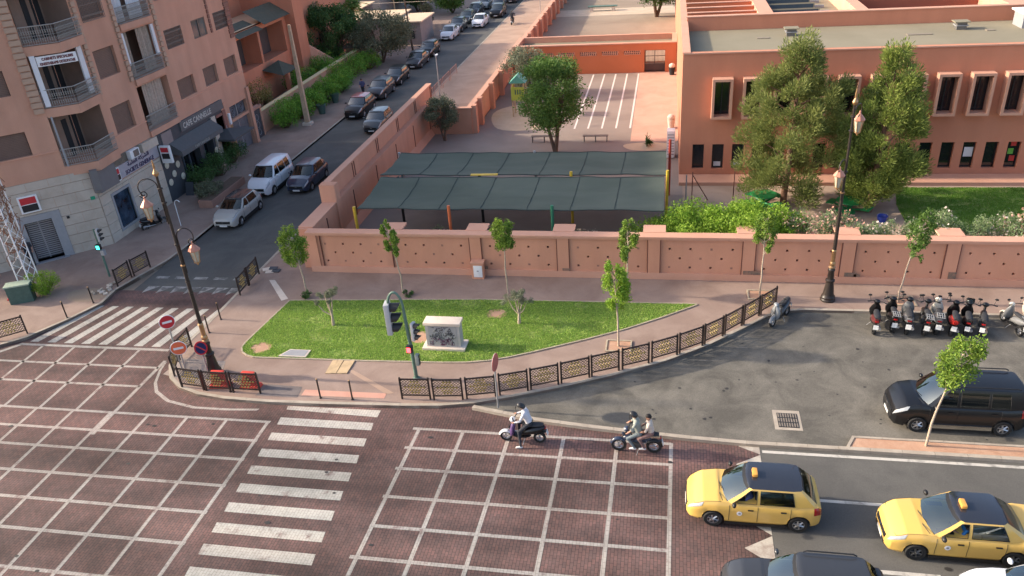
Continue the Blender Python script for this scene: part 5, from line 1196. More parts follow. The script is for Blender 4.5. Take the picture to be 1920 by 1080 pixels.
# traffic light with arch
def signal_head(parent, c, ang, s=1.0, lit=None, cols=None, back=True):
    """three hooded lenses on a slim housing; faces direction ang"""
    d = (math.cos(ang), math.sin(ang)); e = (-d[1], d[0]); x, y, z = c
    hs = MB().box((x, y, z), (.16 * s, .34 * s, 1.0 * s), ang).build('housing', mat('signal_grey', (0.42, 0.42, 0.42), .5, .06, 5) if back else black_p, parent, bevel=.03 * s)
    for k, zz in enumerate((.33, 0, -.33)):
        cx, cy, cz = x + d[0] * .09 * s, y + d[1] * .09 * s, z + zz * s
        hd = MB(); n = 14
        for i in range(n):
            a0, a1 = math.radians(-30) + math.radians(240) * i / n, math.radians(-30) + math.radians(240) * (i + 1) / n
            P = lambda a, r, q: (cx + e[0] * r * math.cos(a) + d[0] * q, cy + e[1] * r * math.cos(a) + d[1] * q, cz + r * math.sin(a))
            r = .145 * s; hd.quad(P(a0, r, 0), P(a1, r, 0), P(a1, r, .30 * s * (.45 + .55 * math.sin(max(0, min(math.pi, (a1 + .52) * .75))))), P(a0, r, .30 * s * (.45 + .55 * math.sin(max(0, min(math.pi, (a0 + .52) * .75))))))
        hd.build('hood', black_p, hs, smooth=40)
        on = lit == k
        col = ((0.9, 0.05, 0.05), (0.8, 0.4, 0.02), (0.03, 0.75, 0.5))[k]
        ln = MB(); P2 = [(cx + e[0] * .13 * s * math.cos(a) + d[0] * .01, cy + e[1] * .13 * s * math.cos(a) + d[1] * .01, cz + .13 * s * math.sin(a)) for a in np.linspace(0, 2 * math.pi, 16, endpoint=False)]
        ln.raw(P2, [tuple(range(16))]); ln.build('lens', mat('lens_on_%d' % k, col, .3, 0, emit=col, estr=2.5) if on else mat('lens_off_%d' % k, tuple(.06 + v * .12 for v in col), .2, 0), hs)
    return hs
TL = thing('traffic_light', 'green arched traffic light mast with red pedestrian signal at the lawn edge', 'traffic light', (-10.05, 26.2, ZP))
pts = [(0, 0, 0), (-.03, 0, 1.2), (-.08, 0, 2.4), (-.12, 0, 3.3)] + [(-.12 - .32 + .32 * math.cos(a), 0, 3.4 + .75 * math.sin(a)) for a in np.linspace(.15, math.pi * .95, 10)]
MB().tube(pts, [.085, .08, .075, .065] + [.055] * 10, 10).build('arched_pole', green_paint, TL, smooth=60)
MB().lathe([(.16, 0), (.16, .05), (.1, .09)], seg=12).build('foot', green_paint, TL)
h1 = signal_head(TL, (-.80, 0, 2.95), math.radians(8), 1.42)
MB().tube([(-.76, 0, 3.42), (-.75, 0, 3.7)], .04, 6).build('hanger', steel, TL)
signal_head(TL, (.18, -.02, 2.36), math.radians(-14), .82)
pb = MB().box((-.06, -.12, 1.56), (.26, .2, .32)).build('pedestrian_signal', black_p, TL, bevel=.02)
q = MB().box((-.08, -.23, 1.56), (.16, .02, .22)); q.build('red_figure', mat('signal_red', (0.8, 0.03, 0.03), .3, 0, emit=(1, .05, .06), estr=3.0), pb)
pb2 = MB().box((.17, -.02, .98), (.16, .2, .52)).build('repeater', mat('signal_green_grey', (0.25, 0.28, 0.25), .5, .1, 5), TL, bevel=.02)
for zz in (.8, .98, 1.16): MB().box((.262, -.02, zz), (.02, .13, .13)).build('repeater_lens', black_p, pb2)
T2 = thing('traffic_light', 'slim traffic light with green pedestrian signal outside the bank', 'traffic light', (-30.4, 34.5, ZP))
MB().tube([(0, 0, 0), (0, 0, 2.9)], .06, 8).build('pole', green_paint, T2, smooth=60)
signal_head(T2, (.18, 0, 2.55), math.radians(10), .72)
pb = MB().box((.05, -.14, 1.9), (.26, .2, .3)).build('pedestrian_signal', black_p, T2, bevel=.02); MB().box((.08, -.25, 1.9), (.17, .02, .2)).build('green_figure', mat('signal_green', (0.03, 0.6, 0.45), .3, 0, emit=(0.05, 1, .75), estr=2.2), pb); MB().box((.2, -.1, 1.55), (.2, .2, .3)).build('signal_box', gray_metal, T2)
# round signs
sign_back = mat('sign_back', (0.42, 0.40, 0.38), .6, .1, 5)
def disc(parent, c, r, ang, m, name, off=0, th=.02, sx=1.0, n=28):
    d = Vector((math.cos(ang), math.sin(ang), 0)); e = Vector((-d.y, d.x, 0)); P = []
    for o in (off, off + th): P += [tuple(Vector(c) + d * o + e * r * sx * math.cos(a) + Vector((0, 0, r * math.sin(a)))) for a in np.linspace(0, 2 * math.pi, n, endpoint=False)]
    mb = MB(); mb.raw(P, [tuple(range(n))[::-1], tuple(range(n, 2 * n))] + [(i, (i + 1) % n, n + (i + 1) % n, n + i) for i in range(n)]); return mb.build(name, m, parent, smooth=40)
def no_entry(loc, z, ang, label, red, r=.33, tall=True):
    t = thing('no_entry_sign', label, 'sign', (*loc, ZP)); MB().tube([(0, 0, 0), (0, 0, z + .2)], .035, 8).build('pole', steel, t, smooth=60)
    d = disc(t, (0, 0, z), r, ang, white_p, 'disc', .04); disc(t, (0, 0, z), r * .91, ang, red, 'red_field', .062, .006)
    dv = (math.cos(ang), math.sin(ang)); MB().box((dv[0] * .075, dv[1] * .075, z), (.012, r * 1.2, r * .30), ang).build('white_bar', white_p, t)
    disc(t, (0, 0, z), r, ang, sign_back, 'back', .03, .01)
sr2 = mat('sign_orange_red', (0.72, 0.16, 0.07), .45, .06, 5)
no_entry((-20.85, 25.95), 2.55, math.radians(-52), 'taller red no-entry sign at the street corner', red_p)
no_entry((-20.42, 25.62), 1.45, math.radians(-62), 'lower faded orange no-entry sign at the street corner', sr2, .34)
NP = thing('no_parking_sign', 'blue and red no-stopping sign strapped beside the left street lamp', 'sign', (-19.35, 25.62, ZP)); MB().tube([(0, 0, 0), (0, 0, 1.75)], .035, 8).build('pole', steel, NP, smooth=60)
an = math.radians(-58); disc(NP, (0, 0, 1.5), .34, an, red_p, 'disc', .04, sx=.8); disc(NP, (0, 0, 1.5), .27, an, mat('sign_blue', (0.02, 0.03, 0.10), .4, 0), 'blue_field', .062, .006, sx=.8)
dv = Vector((math.cos(an), math.sin(an), 0)); ev = Vector((-dv.y, dv.x, 0))
for sg in (1,): a = Vector((0, 0, 1.5)) + dv * .075 - ev * .17 * sg + Vector((0, 0, .18)); b = Vector((0, 0, 1.5)) + dv * .075 + ev * .17 * sg - Vector((0, 0, .18)); MB().tube([a, b], .03, 4).build('red_slash', red_p, NP)
SB = thing('round_sign', 'round sign seen edge-on, reddish disc on a grey pole at the island tip', 'sign', (-6.2, 24.52, ZP)); MB().tube([(0, 0, 0), (0, 0, 2.3)], .035, 8).build('pole', steel, SB, smooth=60); disc(SB, (0, 0, 2.15), .36, math.radians(-7), mat('sign_dull_red', (0.42, 0.12, 0.10), .6, .15, 4), 'disc', .04); disc(SB, (0, 0, 2.15), .36, math.radians(-7), sign_back, 'back', .02, .019)
# red plastic barriers
def barrier(loc, rz, label):
    t = thing('plastic_barrier', label, 'barrier', (*loc, ZP), rz, 'red plastic barriers')
    rp = mat('barrier_red', (0.62, 0.06, 0.04), .5, .1, 4); mb = MB()
    mb.box((0, 0, .38), (.85, .30, .76), taper=.6); mb.build('body', rp, t, bevel=.03); MB().box((0, 0, .08), (.95, .48, .16), taper=.9).build('foot', rp, t, bevel=.03)
    MB().box((0, 0, .82), (.62, .2, .14)).build('top_rail', rp, t, bevel=.04); MB().box((0, -.14, .55), (.2, .02, .3)).build('recess', mat('barrier_dark', (0.16, 0.02, 0.02), .7, .1, 4), t); return t
for b_ in (barrier((-18.45, 24.98), .06, 'red plastic barrier, left one behind the corner railing'), barrier((-17.05, 25.02), -.03, 'red plastic barrier, right one behind the corner railing')): b_.scale = (.95, .95, .86)
# graffitied cabinet on the lawn
GC = thing('utility_cabinet', 'pale concrete cabinet covered in dark graffiti standing on the lawn', 'cabinet', (-9.42, 28.75, ZP + .02)); conc = stain_mat('cabinet_concrete', (0.56, 0.47, 0.39), (0.66, 0.57, 0.48), 1.5, .35, .65, .1)
MB().box((0, 0, .06), (1.95, .85, .12)).build('plinth', conc, GC, bevel=.01); MB().box((0, .02, .66), (1.55, .52, 1.12)).build('body', mat('cabinet_grey', (0.40, 0.38, 0.37), .8, .1, 4), GC); MB().box((0, .02, 1.28), (1.68, .64, .14)).build('lid', conc, GC, bevel=.015)
MB().box((.0, -.243, .66), (1.3, .02, 1.0)).build('door', gray_metal, GC)
rng = np.random.default_rng(5)
for gi, (m_, z0, z1, n) in enumerate(((black_p, .55, 1.12, 34), (mat('spray_purple', (0.12, 0.03, 0.08), .7, 0), .2, .5, 30))):
    q = MB()
    for k in range(n):
        x, z = rng.uniform(-.55, .5), rng.uniform(z0, z1); pts = [(x, -.26, z)]
        for j in range(6): x += rng.normal() * .055; z += rng.normal() * .06; pts.append((max(-.62, min(.62, x)), -.26, max(.2, min(1.14, z))))
        q.tube(pts, .0075, 4)
    q.build('graffiti', m_, GC)
q = MB(); V, F = text_mb('TMK', .2, .004); q.raw([(v[0] + .1, -.262 + v[1], v[2] + .72) for v in V], F); q.build('graffiti_tag', black_p, GC)
# meter box by the wall
UB = thing('meter_box', 'white meter box in a small salmon housing against the wall', 'meter box', (-9.32, 35.38, ZP)); MB().box((0, 0, .45), (.62, .36, .9)).build('housing', wall_perim, UB); MB().box((0, 0, .92), (.7, .44, .07)).build('cap', cap_m, UB); d_ = MB().box((.02, -.19, .45), (.46, .03, .66)).build('door', white_p, UB, bevel=.01); MB().box((.02, -.21, .48), (.1, .02, .06)).build('lock', gray_metal, d_)
# covers, boards, patches
MC = thing('access_cover', 'grey concrete access cover with pale rim at the lawn edge', 'cover', (-16.15, 27.62, ZP + .03)); MB().raw([(-.72, -.3, .05), (.6, -.3, .05), (.62, .27, .05), (-.38, .27, .05), (-.72, -.3, 0), (.6, -.3, 0), (.62, .27, 0), (-.38, .27, 0)], [(0, 1, 2, 3), (0, 4, 5, 1), (1, 5, 6, 2), (2, 6, 7, 3), (3, 7, 4, 0)]).build('rim', conc, MC); MB().raw([(-.6, -.24, .056), (.52, -.24, .056), (.54, .22, .056), (-.35, .22, .056)], [(0, 1, 2, 3)]).build('slab', gray_metal, MC)
wood = mat('pale_timber', (0.50, 0.36, 0.21), .85, .2, 2)
BD = thing('timber_boards', 'pale timber boards covering a hole in the pavement below the lawn', 'boards', (-13.7, 26.75, ZP))
for i, x in enumerate((-.38, -.13, .14, .38)): MB().box((x, .02 * i, .02 + .012 * (i % 2)), (.24, 1.05, .03), .05 - .02 * i).build('board', wood, BD)
for name, poly, m_ in (('tactile_strip', [(-14.6, 24.62), (-11.0, 24.7), (-11.0, 25.05), (-14.6, 25.02)], stain_mat('tactile_salmon', (0.52, 0.27, 0.20), (0.58, 0.33, 0.25), 1, .35, .65, .1)), ('concrete_patch', [(-20.75, 34.53), (-20.42, 34.55), (-18.77, 32.59), (-19.04, 32.36)], conc), ('trench_patch', [(-13.3, 26.55), (-13.05, 26.6), (-10.7, 25.1), (-11.0, 25.0)], pave_plain), ('dark_patch', [(-16.6, 24.45), (-14.7, 24.45), (-14.8, 25.2), (-16.4, 25.25)], mat('patch_dark', (0.17, 0.14, 0.13), .9, .2, 2)), ('concrete_patch', [(-21.6, 25.6), (-19.4, 25.0), (-18.6, 25.0), (-19.2, 26.8), (-21.4, 26.9)], stain_mat('patch_grey', (0.27, 0.22, 0.19), (0.33, 0.27, 0.235), 1, .35, .65, .12))):
    MB().sheet(poly, ZP + .006).build(name, m_, pv)
MB().sheet(oval(*(-30.26, 32.36), 1.2, .8), ZP + .006).build('dirt_patch', earth, pw)
RB = thing('rubble_heap', 'small heap of broken paving beside the bank-side railing', 'rubble', (*(-29.45, 32.82), ZP)); rng = np.random.default_rng(9)
for k in range(16): MB().box((rng.normal() * .4, rng.normal() * .35, .05 + .04 * rng.uniform()), (.14 + .1 * rng.uniform(), .12, .08), rng.uniform(0, 3), rx=rng.normal() * .3).build('rubble', conc if k % 2 else kerb_m, RB)
R2 = thing('broken_slab', 'broken dark inspection cover by the side-street railing', 'cover', (*(-21.15, 35.45), ZP))
for k, (x, y, a) in enumerate(((0, 0, .2), (.35, .1, -.1), (-.25, .2, .5), (.1, .3, .1))): MB().box((x, y, .03 + .02 * k), (.45, .3, .04), a, rx=.1).build('slab_piece', char_m if k % 2 else conc, R2)
# drain grate in the parking
DG = thing('drain_grate', 'square iron drain grate sunk in the parking asphalt', 'grate', (4.78, 24.84, ZR + .006)); MB().box((0, 0, 0), (.98, 1.18, .012)).build('concrete_frame', kerb_m, DG); MB().box((.02, -.02, .008), (.74, .86, .012)).build('pit', dark_in, DG)
for i in range(8):
    for j in range(3): MB().box((-.3 + i * .09, -.3 + j * .28, .018), (.05, .22, .012)).build('bar', mat('grate_iron', (0.2, 0.17, 0.14), .8, .2, 9), DG)
MC2 = thing('sign_shadow', 'dark oval painted on the parking asphalt as shadow of the island sign', 'patch', (-1.3, 24.35, ZR + .008)); MB().sheet(oval(0, 0, .8, .42, 26, .02), .001).build('disc', mat('sign_shadow_paint', (0.10, 0.095, 0.085), .9, .15, 6), MC2)  # painted oval stands in for the round sign's cast shadow
# lattice mast, cabinet
MS = thing('lattice_mast', 'white and rusty lattice mast with dry creeper beside the bank gate', 'mast', (-33.55, 32.35, ZP)); q = MB(); rng = np.random.default_rng(3)
cnr = [(-.32, -.32), (.32, -.32), (.32, .32), (-.32, .32)]
for (x, y) in cnr: MB().tube([(x * 1.1, y * 1.1, 0), (x, y, 9.0)], .035, 5).build('leg', white_p, MS)
for k in range(15):
    for i in range(4):
        a, b = cnr[i], cnr[(i + 1) % 4]; q.tube([(*a, .1 + k * .6), (*b, .1 + (k + 1) * .6)], .02, 4)
q.build('bracing', white_p, MS)
q = MB()
for k in range(140):
    z = rng.uniform(2.6, 8.8); a = rng.uniform(0, 6.28); x, y = .38 * math.cos(a), .38 * math.sin(a); q.tube([(x, y, z), (x + rng.normal() * .15, y + rng.normal() * .15, z + rng.normal() * .35), (x + rng.normal() * .3, y + rng.normal() * .3, z + rng.normal() * .5)], .022, 4)
q.build('dry_creeper', mat('dry_vine', (0.24, 0.12, 0.075), .95, .3, 8), MS)
MB().box((-.1, -.3, 6.2), (.5, .2, .55)).build('junction_box', white_p, MS)
CB = thing('green_cabinet', 'dark green street cabinet with pale lid beside the feathery bush', 'cabinet', (*(-33.53, 31.53), ZP)); MB().box((0, 0, .5), (1.15, .55, 1.0), .45).build('body', mat('cabinet_green', (0.06, 0.11, 0.09), .6, .2, 5), CB); MB().box((0, 0, 1.03), (1.25, .64, .07), .45).build('lid', mat('cabinet_lid', (0.33, 0.40, 0.30), .7, .15, 5), CB); MB().box((-.52, -.1, .25), (.4, .5, .08), .45).build('red_base', red_p, CB)
# concrete utility pole
UP = thing('utility_pole', 'tall pale concrete utility pole on the garden-side pavement', 'pole', (*(-30.51, 62.85), ZP)); mb = MB(); mb.box((0, 0, 4.2), (.42, .34, 8.4), taper=.5); mb.build('pole', mat('pole_concrete', (0.46, 0.35, 0.24), .9, .2, 3), UP)
for k in range(10): MB().box((0, -.13 + .007 * k, 1.0 + k * .7), (.1, .05, .4)).build('slot', mat('pole_slot', (0.2, 0.15, 0.1), .9, .1, 3), UP)
MB().box((0, 0, .12), (.75, .7, .24)).build('footing', conc, UP)
TP = thing('thin_pole', 'thin grey lamp pole on the wide pavement inside the wall bend', 'pole', (*(-17.97, 61.57), 0)); MB().tube([(0, 0, 0), (0, 0, 5.9)], [.06, .035], 7).build('pole', steel, TP); MB().box((0, .2, 5.9), (.14, .5, .08)).build('lamp_head', white_p, TP)
TP2 = thing('thin_pole', 'thin pole by the yard wall at the far end of the pavement', 'pole', (*(-15.72, 102.70), 0)); MB().tube([(0, 0, 0), (0, 0, 5.0)], .05, 6).build('pole', steel, TP2)
for (u, h, lab) in (((-38.83, 114.82), 8, 'tall pale post by the restaurant roofs'), ((-29.19, 90.83), 6.5, 'dark leaning post beside the grey-green tree')):
    t = thing('street_post', lab, 'post', (*u, ZP)); MB().tube([(0, 0, 0), (-.3, 0, h)], [.13, .08], 7).build('shaft', wood if 'pale' in lab else bark_dark, t)
# railing on the wide pavement
for i in range(4):
    t = thing('crash_rail', 'salmon tubular crowd barrier on the wide pavement, %s from the wall end' % ordn[i], 'barrier', (-21.3 , 69.5 + 3.1 * i, ZP), math.pi / 2, 'salmon tubular barriers on the wide pavement'); q = MB()
    q.tube([(-1.3, 0, 0), (-1.3, 0, 1.0), (1.3, 0, 1.0), (1.3, 0, 0)], .03, 6); q.tube([(-1.3, 0, .3), (1.3, 0, .3)], .02, 5); q.build_each('rail', mat('rail_salmon', (0.5, 0.25, 0.18), .7, .1, 4), t)
    q = MB()
    for k in range(8): q.tube([(-1.3 + .33 * k, 0, .3), (-1.3 + .33 * k + .16, 0, 1.0)], .014, 4)
    q.build('bars', MATS['rail_salmon'], t)
# ------------------------------------------------------------------ shade canopy in the yard
CN = thing('shade_canopy', 'large dark grey-green mesh shade canopy over the yard', 'canopy', (-8.3, 42.6, 0))
net = stain_mat('shade_net', (0.076, 0.092, 0.074), (0.10, 0.118, 0.096), .5, .35, .65, .1, stretch=(.3, 1, 1)); net2 = mat('shade_net_seam', (0.04, 0.055, 0.052), .9, .1, 4)
def sail(y0, y1, z0, z1, sag, x0, x1, nm):
    nx, ny = 72, 14; V = []; F = []
    for j in range(ny + 1):
        for i in range(nx + 1):
            u, v = i / nx, j / ny; x = x0 + (x1 - x0) * u; y = y0 + (y1 - y0) * v
            b = (u * 8) % 1; z = z0 + (z1 - z0) * v - sag * math.sin(math.pi * v) * (1 + .3 * math.sin(u * 9)) - .02 * math.sin(math.pi * b) ** 2 + .025 * math.sin(v * 21 + 2 * math.sin(u * 17))
            y += (-.04 if j == ny else .05 if j == 0 else 0) * math.sin(math.pi * ((u * 4) % 1))
            V.append((x, y, z)); F += [(j * (nx + 1) + i, j * (nx + 1) + i + 1, (j + 1) * (nx + 1) + i + 1, (j + 1) * (nx + 1) + i)] if i < nx and j < ny else []
    q = MB(); q.raw(V, F); s_ = q.build('sail', net, CN, True, smooth=80)
    for k in range(1, 7):
        i = int(nx * k / 7.0); q = MB(); q.tube([(V[j * (nx + 1) + i][0] + .12 * j / ny, V[j * (nx + 1) + i][1], V[j * (nx + 1) + i][2] + .012) for j in range(ny + 1)], .018, 4); q.build('seam', net2, s_)
    for j in (0, ny):
        q = MB(); q.tube([(V[j * (nx + 1) + i][0], V[j * (nx + 1) + i][1], V[j * (nx + 1) + i][2]) for i in range(nx + 1)], .035, 5); q.build('edge_rope', net2, s_)
sail(38.15, 42.4, 2.72, 2.95, .12, -16.6, .05, 'a'); sail(42.75, 47.0, 2.95, 2.85, .16, -16.75, .15, 'b')
for (x, y, h, c) in ((-16.75, 38.1, 2.85, (0.62, 0.40, 0.04)), (-11.35, 38.1, 2.95, (0.62, 0.16, 0.06)), (-5.72, 38.1, 3.0, (0.03, 0.18, 0.10)), (-15.6, 42.6, 2.9, (0.02, 0.02, 0.02)), (-10.6, 42.6, 3.0, (0.02, 0.02, 0.02)), (-5.2, 42.6, 3.2, (0.62, 0.40, 0.04)), (.22, 42.5, 3.3, (0.62, 0.40, 0.04)), (.35, 47.0, 3.6, (0.40, 0.05, 0.03)), (-16.9, 47.0, 2.9, (0.3, 0.3, 0.3)), (-8, 47.0, 2.95, (0.3, 0.3, 0.3))):
    MB().tube([(x, y, 0), (x, y, h)], .085, 10).build('post', mat('post_%d_%d' % (int(c[0] * 100), int(c[1] * 100)), c, .5, .1, 4), CN, True, smooth=60)
q = MB(); q.box((-10.3, 42.6, 3.03), (1.6, .22, .05), .03); q.build('yellow_bracket', mat('post_62_40', (0.62, 0.40, 0.04)), CN, True)
# benches, play tower, tables in the yard
def bench(loc, w, label):
    t = thing('yard_bench', label, 'bench', (*loc, 0), 0, 'long backless benches in the yard'); sl_ = mat('bench_wood', (0.20, 0.15, 0.12), .8, .15, 4)
    for k in range(3): MB().box((0, -.13 + .13 * k, .46), (w, .12, .04)).build('slat', sl_, t)
    for x in (-w * .45, 0, w * .45):
        for y in (-.14, .14): MB().box((x, y, .22), (.05, .05, .44)).build('leg', iron, t)
bench((-5.1, 57.7), 1.9, 'long bench in the yard right of the leafy tree'); bench((-9.0, 57.7), 2.0, 'long bench in the yard partly behind the leafy tree trunk')
PT = thing('play_tower', 'wooden play tower with lime green panel and green roof on the sand pit', 'play tower', (-12.1, 65.0, 0)); lime = mat('panel_lime', (0.42, 0.46, 0.06), .6, .08, 4)
for x in (-.5, .5):
    for y in (-.5, .5): MB().box((x, y, 1.5), (.1, .1, 3.0)).build('post', wood, PT)
MB().box((0, 0, 1.35), (1.1, 1.1, .1)).build('deck', wood, PT)
for (c, d) in (((0, -.55, 1.95), (1.1, .04, 1.1)), ((-.55, 0, 1.95), (.04, 1.1, 1.1))): MB().box(c, d).build('side_panel', lime, PT)
for x in (-.2, 0, .2): MB().box((x, -.58, 2.1), (.09, .02, .42)).build('panel_slot', MATS['cabinet_green'], PT)
MB().raw([(-.7, -.7, 2.85), (.7, -.7, 2.85), (.7, .7, 2.85), (-.7, .7, 2.85), (0, -.7, 3.5), (0, .7, 3.5)], [(0, 1, 4), (2, 3, 5), (1, 2, 5, 4), (3, 0, 4, 5)]).build('roof', mat('roof_green', (0.12, 0.36, 0.26), .6, .1, 4), PT)
q = MB(); q.tube([(1.1, -.4, 0), (.5, -.4, 1.4)], .05, 5); q.tube([(1.1, .2, 0), (.5, .2, 1.4)], .05, 5)
q.build('ladder_rail', bark_dark, PT)
for k in range(5): MB().box((1.02 - k * .11, -.1, .2 + k * .26), (.06, .6, .05)).build('rung', bark_dark, PT)
q = MB(); q.tube([(.5, .4, 2.2), (1.8, .5, 2.2), (1.8, .5, 0)], .04, 5); q.tube([(.5, .5, 1.5), (1.8, .5, 1.5)], .04, 5); q.build('side_frame', steel, PT)
def picnic(loc, label, rz):
    t = thing('picnic_table', label, 'table', (*loc, 0), rz, 'round green picnic tables'); gp = mat('plastic_green', (0.02, 0.24, 0.07), .45, .12, 4)
    MB().lathe([(.0, .70), (.72, .70), (.76, .72), (.74, .75), (0, .75)], seg=20).build('table_top', gp, t, smooth=40); MB().lathe([(.4, 0), (.3, .1), (.12, .3), (.12, .7)], seg=10).build('pedestal', gp, t, smooth=40)
    for k in range(4):
        a = math.pi / 2 * k + .4; c = (math.cos(a) * 1.02, math.sin(a) * 1.02, .45); MB().box(c, (.42, .78, .06), a).build('seat', gp, t, bevel=.02); MB().tube([(math.cos(a) * .15, math.sin(a) * .15, .2), (c[0], c[1], .4)], .06, 6).build('seat_arm', gp, t)
picnic((5.85, 45.4), 'round green picnic table beneath the left pine', .2); picnic((10.5, 44.5), 'round green picnic table behind the right street lamp', .6)
bt = thing('blue_tub', 'small blue plastic tub on the ground under the right pine', 'tub', (12.0, 43.2, 0)); MB().lathe([(.2, 0), (.28, .35), (.3, .36), (.26, .3), (.2, .05)], seg=14).build('tub', mat('plastic_blue', (0.03, 0.06, 0.35), .5, .1, 4), bt, smooth=40); MB().tube([(-.28, 0, .36), (-.2, 0, .5), (.2, 0, .5), (.28, 0, .36)], .012, 5).build('handle', steel, bt)
FP = thing('fence_posts', 'rusty bare fence frame at the corner of the school forecourt', 'fence', (1.6, 45.2, 0)); q = MB(); q.tube([(.1, 0, 0), (.1, 0, 2.2)], .03, 5); q.tube([(.1, 0, 2.0), (1.1, 1.0, 0)], .03, 5); q.build_each('brace', gap_m, FP); MB().tube([(2.6, 1.2, 0), (2.6, 1.2, 2.0)], .03, 5).build('post', gap_m, FP); MB().tube([(-.25, 0, 0), (-.25, 0, 2.0)], .045, 6).build('post', steel, FP)
UN = thing('wall_unit', 'white boxed unit standing against the school corner', 'unit', (.45, 54.2, 0)); MB().box((0, 0, 1.0), (.55, .8, 1.9)).build('casing', white_p, UN, bevel=.02)
for k in range(8): MB().box((0, -.405, .3 + k * .2), (.45, .012, .06)).build('louvre', gray_metal, UN)
for (u, lab) in (((0.66, 77.61), 'rubbish bin with a pale bag by the outbuilding gate'), ((0.48, 60.80), 'stack of pale plastic chairs against the school side wall')):
    t = thing('yard_bin' if 'bin' in lab else 'chair_stack', lab, 'bin' if 'bin' in lab else 'chairs', (min(u[0], .55), u[1], 0)); MB().lathe([(.22, 0), (.3, .7)], seg=12).build('bin' if 'bin' in lab else 'seat_stack', dark_in if 'bin' in lab else conc, t, smooth=40); MB().ball((0, 0, .85), (.3, .3, .25)).build('bag' if 'bin' in lab else 'chair_back', conc, t, smooth=80)
fb = thing('far_bench', 'bench on the pale path across the waste ground', 'bench', (*(-8.84, 114.60), 0)); MB().box((0, 0, .6), (4.0, .8, .12)).build('seat', green_paint, fb); MB().box((-1.5, 0, .27), (.4, .7, .54)).build('leg', conc, fb); MB().box((1.5, 0, .27), (.4, .7, .54)).build('leg', conc, fb)
# cafe parasol and plant boxes, pots
PS = thing('cafe_parasol', 'dark grey square parasol in front of the cafe', 'parasol', (*(-32.90, 53.98), ZP)); MB().raw([(-1.35, -1.6, 2.1), (1.35, -1.6, 2.1), (1.35, 1.6, 2.1), (-1.35, 1.6, 2.1), (0, 0, 2.5), (-1.35, -1.6, 1.95), (1.35, -1.6, 1.95), (1.35, 1.6, 1.95), (-1.35, 1.6, 1.95)], [(0, 1, 4), (1, 2, 4), (2, 3, 4), (3, 0, 4), (0, 5, 6, 1), (1, 6, 7, 2), (2, 7, 8, 3), (3, 8, 5, 0)]).build('canopy', mat('parasol_grey', (0.085, 0.083, 0.085), .8, .08, 4), PS); MB().tube([(0, 0, 0), (0, 0, 2.7)], .04, 7).build('pole', steel, PS)
PB = thing('planter_box', 'long terracotta planter box in front of the cafe', 'planter', (*(-29.89, 45.01), ZP), .0); MB().box((0, 1.6, .25), (1.0, 4.6, .5)).build('box', terr_m, PB); MB().box((0, 1.6, .49), (.86, 4.4, .06)).build('soil', bark_dark, PB)
for (u, lab, g_) in (((-30.55, 66.23), 'potted shrub in a green pot nearest the concrete pole', 1), ((-30.69, 69.91), 'potted shrub in a green pot nearer the parked cars', 1)):
    t = thing('potted_shrub', lab, 'pot plant', (*u, ZP), 0, 'potted shrubs on the garden pavement'); MB().lathe([(.28, 0), (.4, .75), (.44, .76), (.44, .84), (.34, .8)], seg=14).build('pot', MATS['cabinet_green'], t, smooth=40)
    rng = np.random.default_rng(int(u[1] * 10)); P, tn = blobs([(rng.normal() * .25, rng.normal() * .25, 1.35 + rng.normal() * .2) for k in range(12)], [.35] * 12, 900, rng); crown_obj(t, P, .13, lf_hedge, rng, tn, .5, 'foliage')
ds = thing('sandwich_sign', 'small white sign leaning in front of the cafe plants', 'sign', (*(-32.39, 46.81), ZP)); 
q = MB(); q.raw([(-.3, -.3, 0), (.3, -.3, 0), (.3, 0, .9), (-.3, 0, .9)], [(0, 1, 2, 3)]); q.build('front_board', char_m, ds); q = MB(); q.raw([(-.3, .3, 0), (.3, .3, 0), (.3, 0, .9), (-.3, 0, .9)], [(3, 2, 1, 0)]); q.build('back_board', char_m, ds)
# ------------------------------------------------------------------ villa, garden wall, restaurant roofs
VB = thing('villa', 'salmon villa with covered terrace and big chimney-like wall beyond the apartment building', 'building', (-38.5, 64, 0))
VF = Face((-38.0, 58.6), (-38.0, 77.6)); vy = lambda y: y - 58.6
m_ = MB(); VF.wall(m_, 0, VF.L, 0, 7.2, [(vy(66.8), vy(71.3), 3.6, 6.5, 1.8), (vy(71.7), vy(76.9), 3.6, 6.6, 1.8)]); Face((-52, 58.6), (-38, 58.6)).wall(m_, 0, 14, 0, 7.2); m_.build('wall', wall_school, VB, True)
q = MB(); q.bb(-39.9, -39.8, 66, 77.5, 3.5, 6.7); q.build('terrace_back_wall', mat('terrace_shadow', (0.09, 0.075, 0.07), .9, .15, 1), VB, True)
q = MB(); q.bb(-39.8, -39.7, 67.6, 69.8, 3.6, 5.6); q.build('terrace_door', wall_school, VB, True)
q = MB(); q.bb(-52, -38, 58.6, 77.6, 7.1, 7.2); q.build('roof', mat('cream_screed', (0.66, 0.46, 0.28), .9, .06, 2), VB, True)
q = MB(); q.raw([(-39.2, 66.6, 7.6), (-39.2, 71.4, 7.6), (-37.3, 71.4, 6.75), (-37.3, 66.6, 6.75)], [(3, 2, 1, 0)]); q.raw([(-39.2, 71.6, 8.3), (-39.2, 77.4, 8.3), (-37.2, 77.4, 7.1), (-37.2, 71.6, 7.1)], [(3, 2, 1, 0)]); q.build_each('awning_roof', mat('villa_green_tiles', (0.07, 0.075, 0.055), .8, .15, 3), VB, True)
q = MB(); q.bb(-46, -36.9, 77.6, 79.8, 0, 12.0); q.build('tall_wall', wall_school, VB, True)
q = MB(); q.bb(-52, -38.2, 79.8, 95, 0, 9.5); q.build('rear_block', wall_school, VB, True)
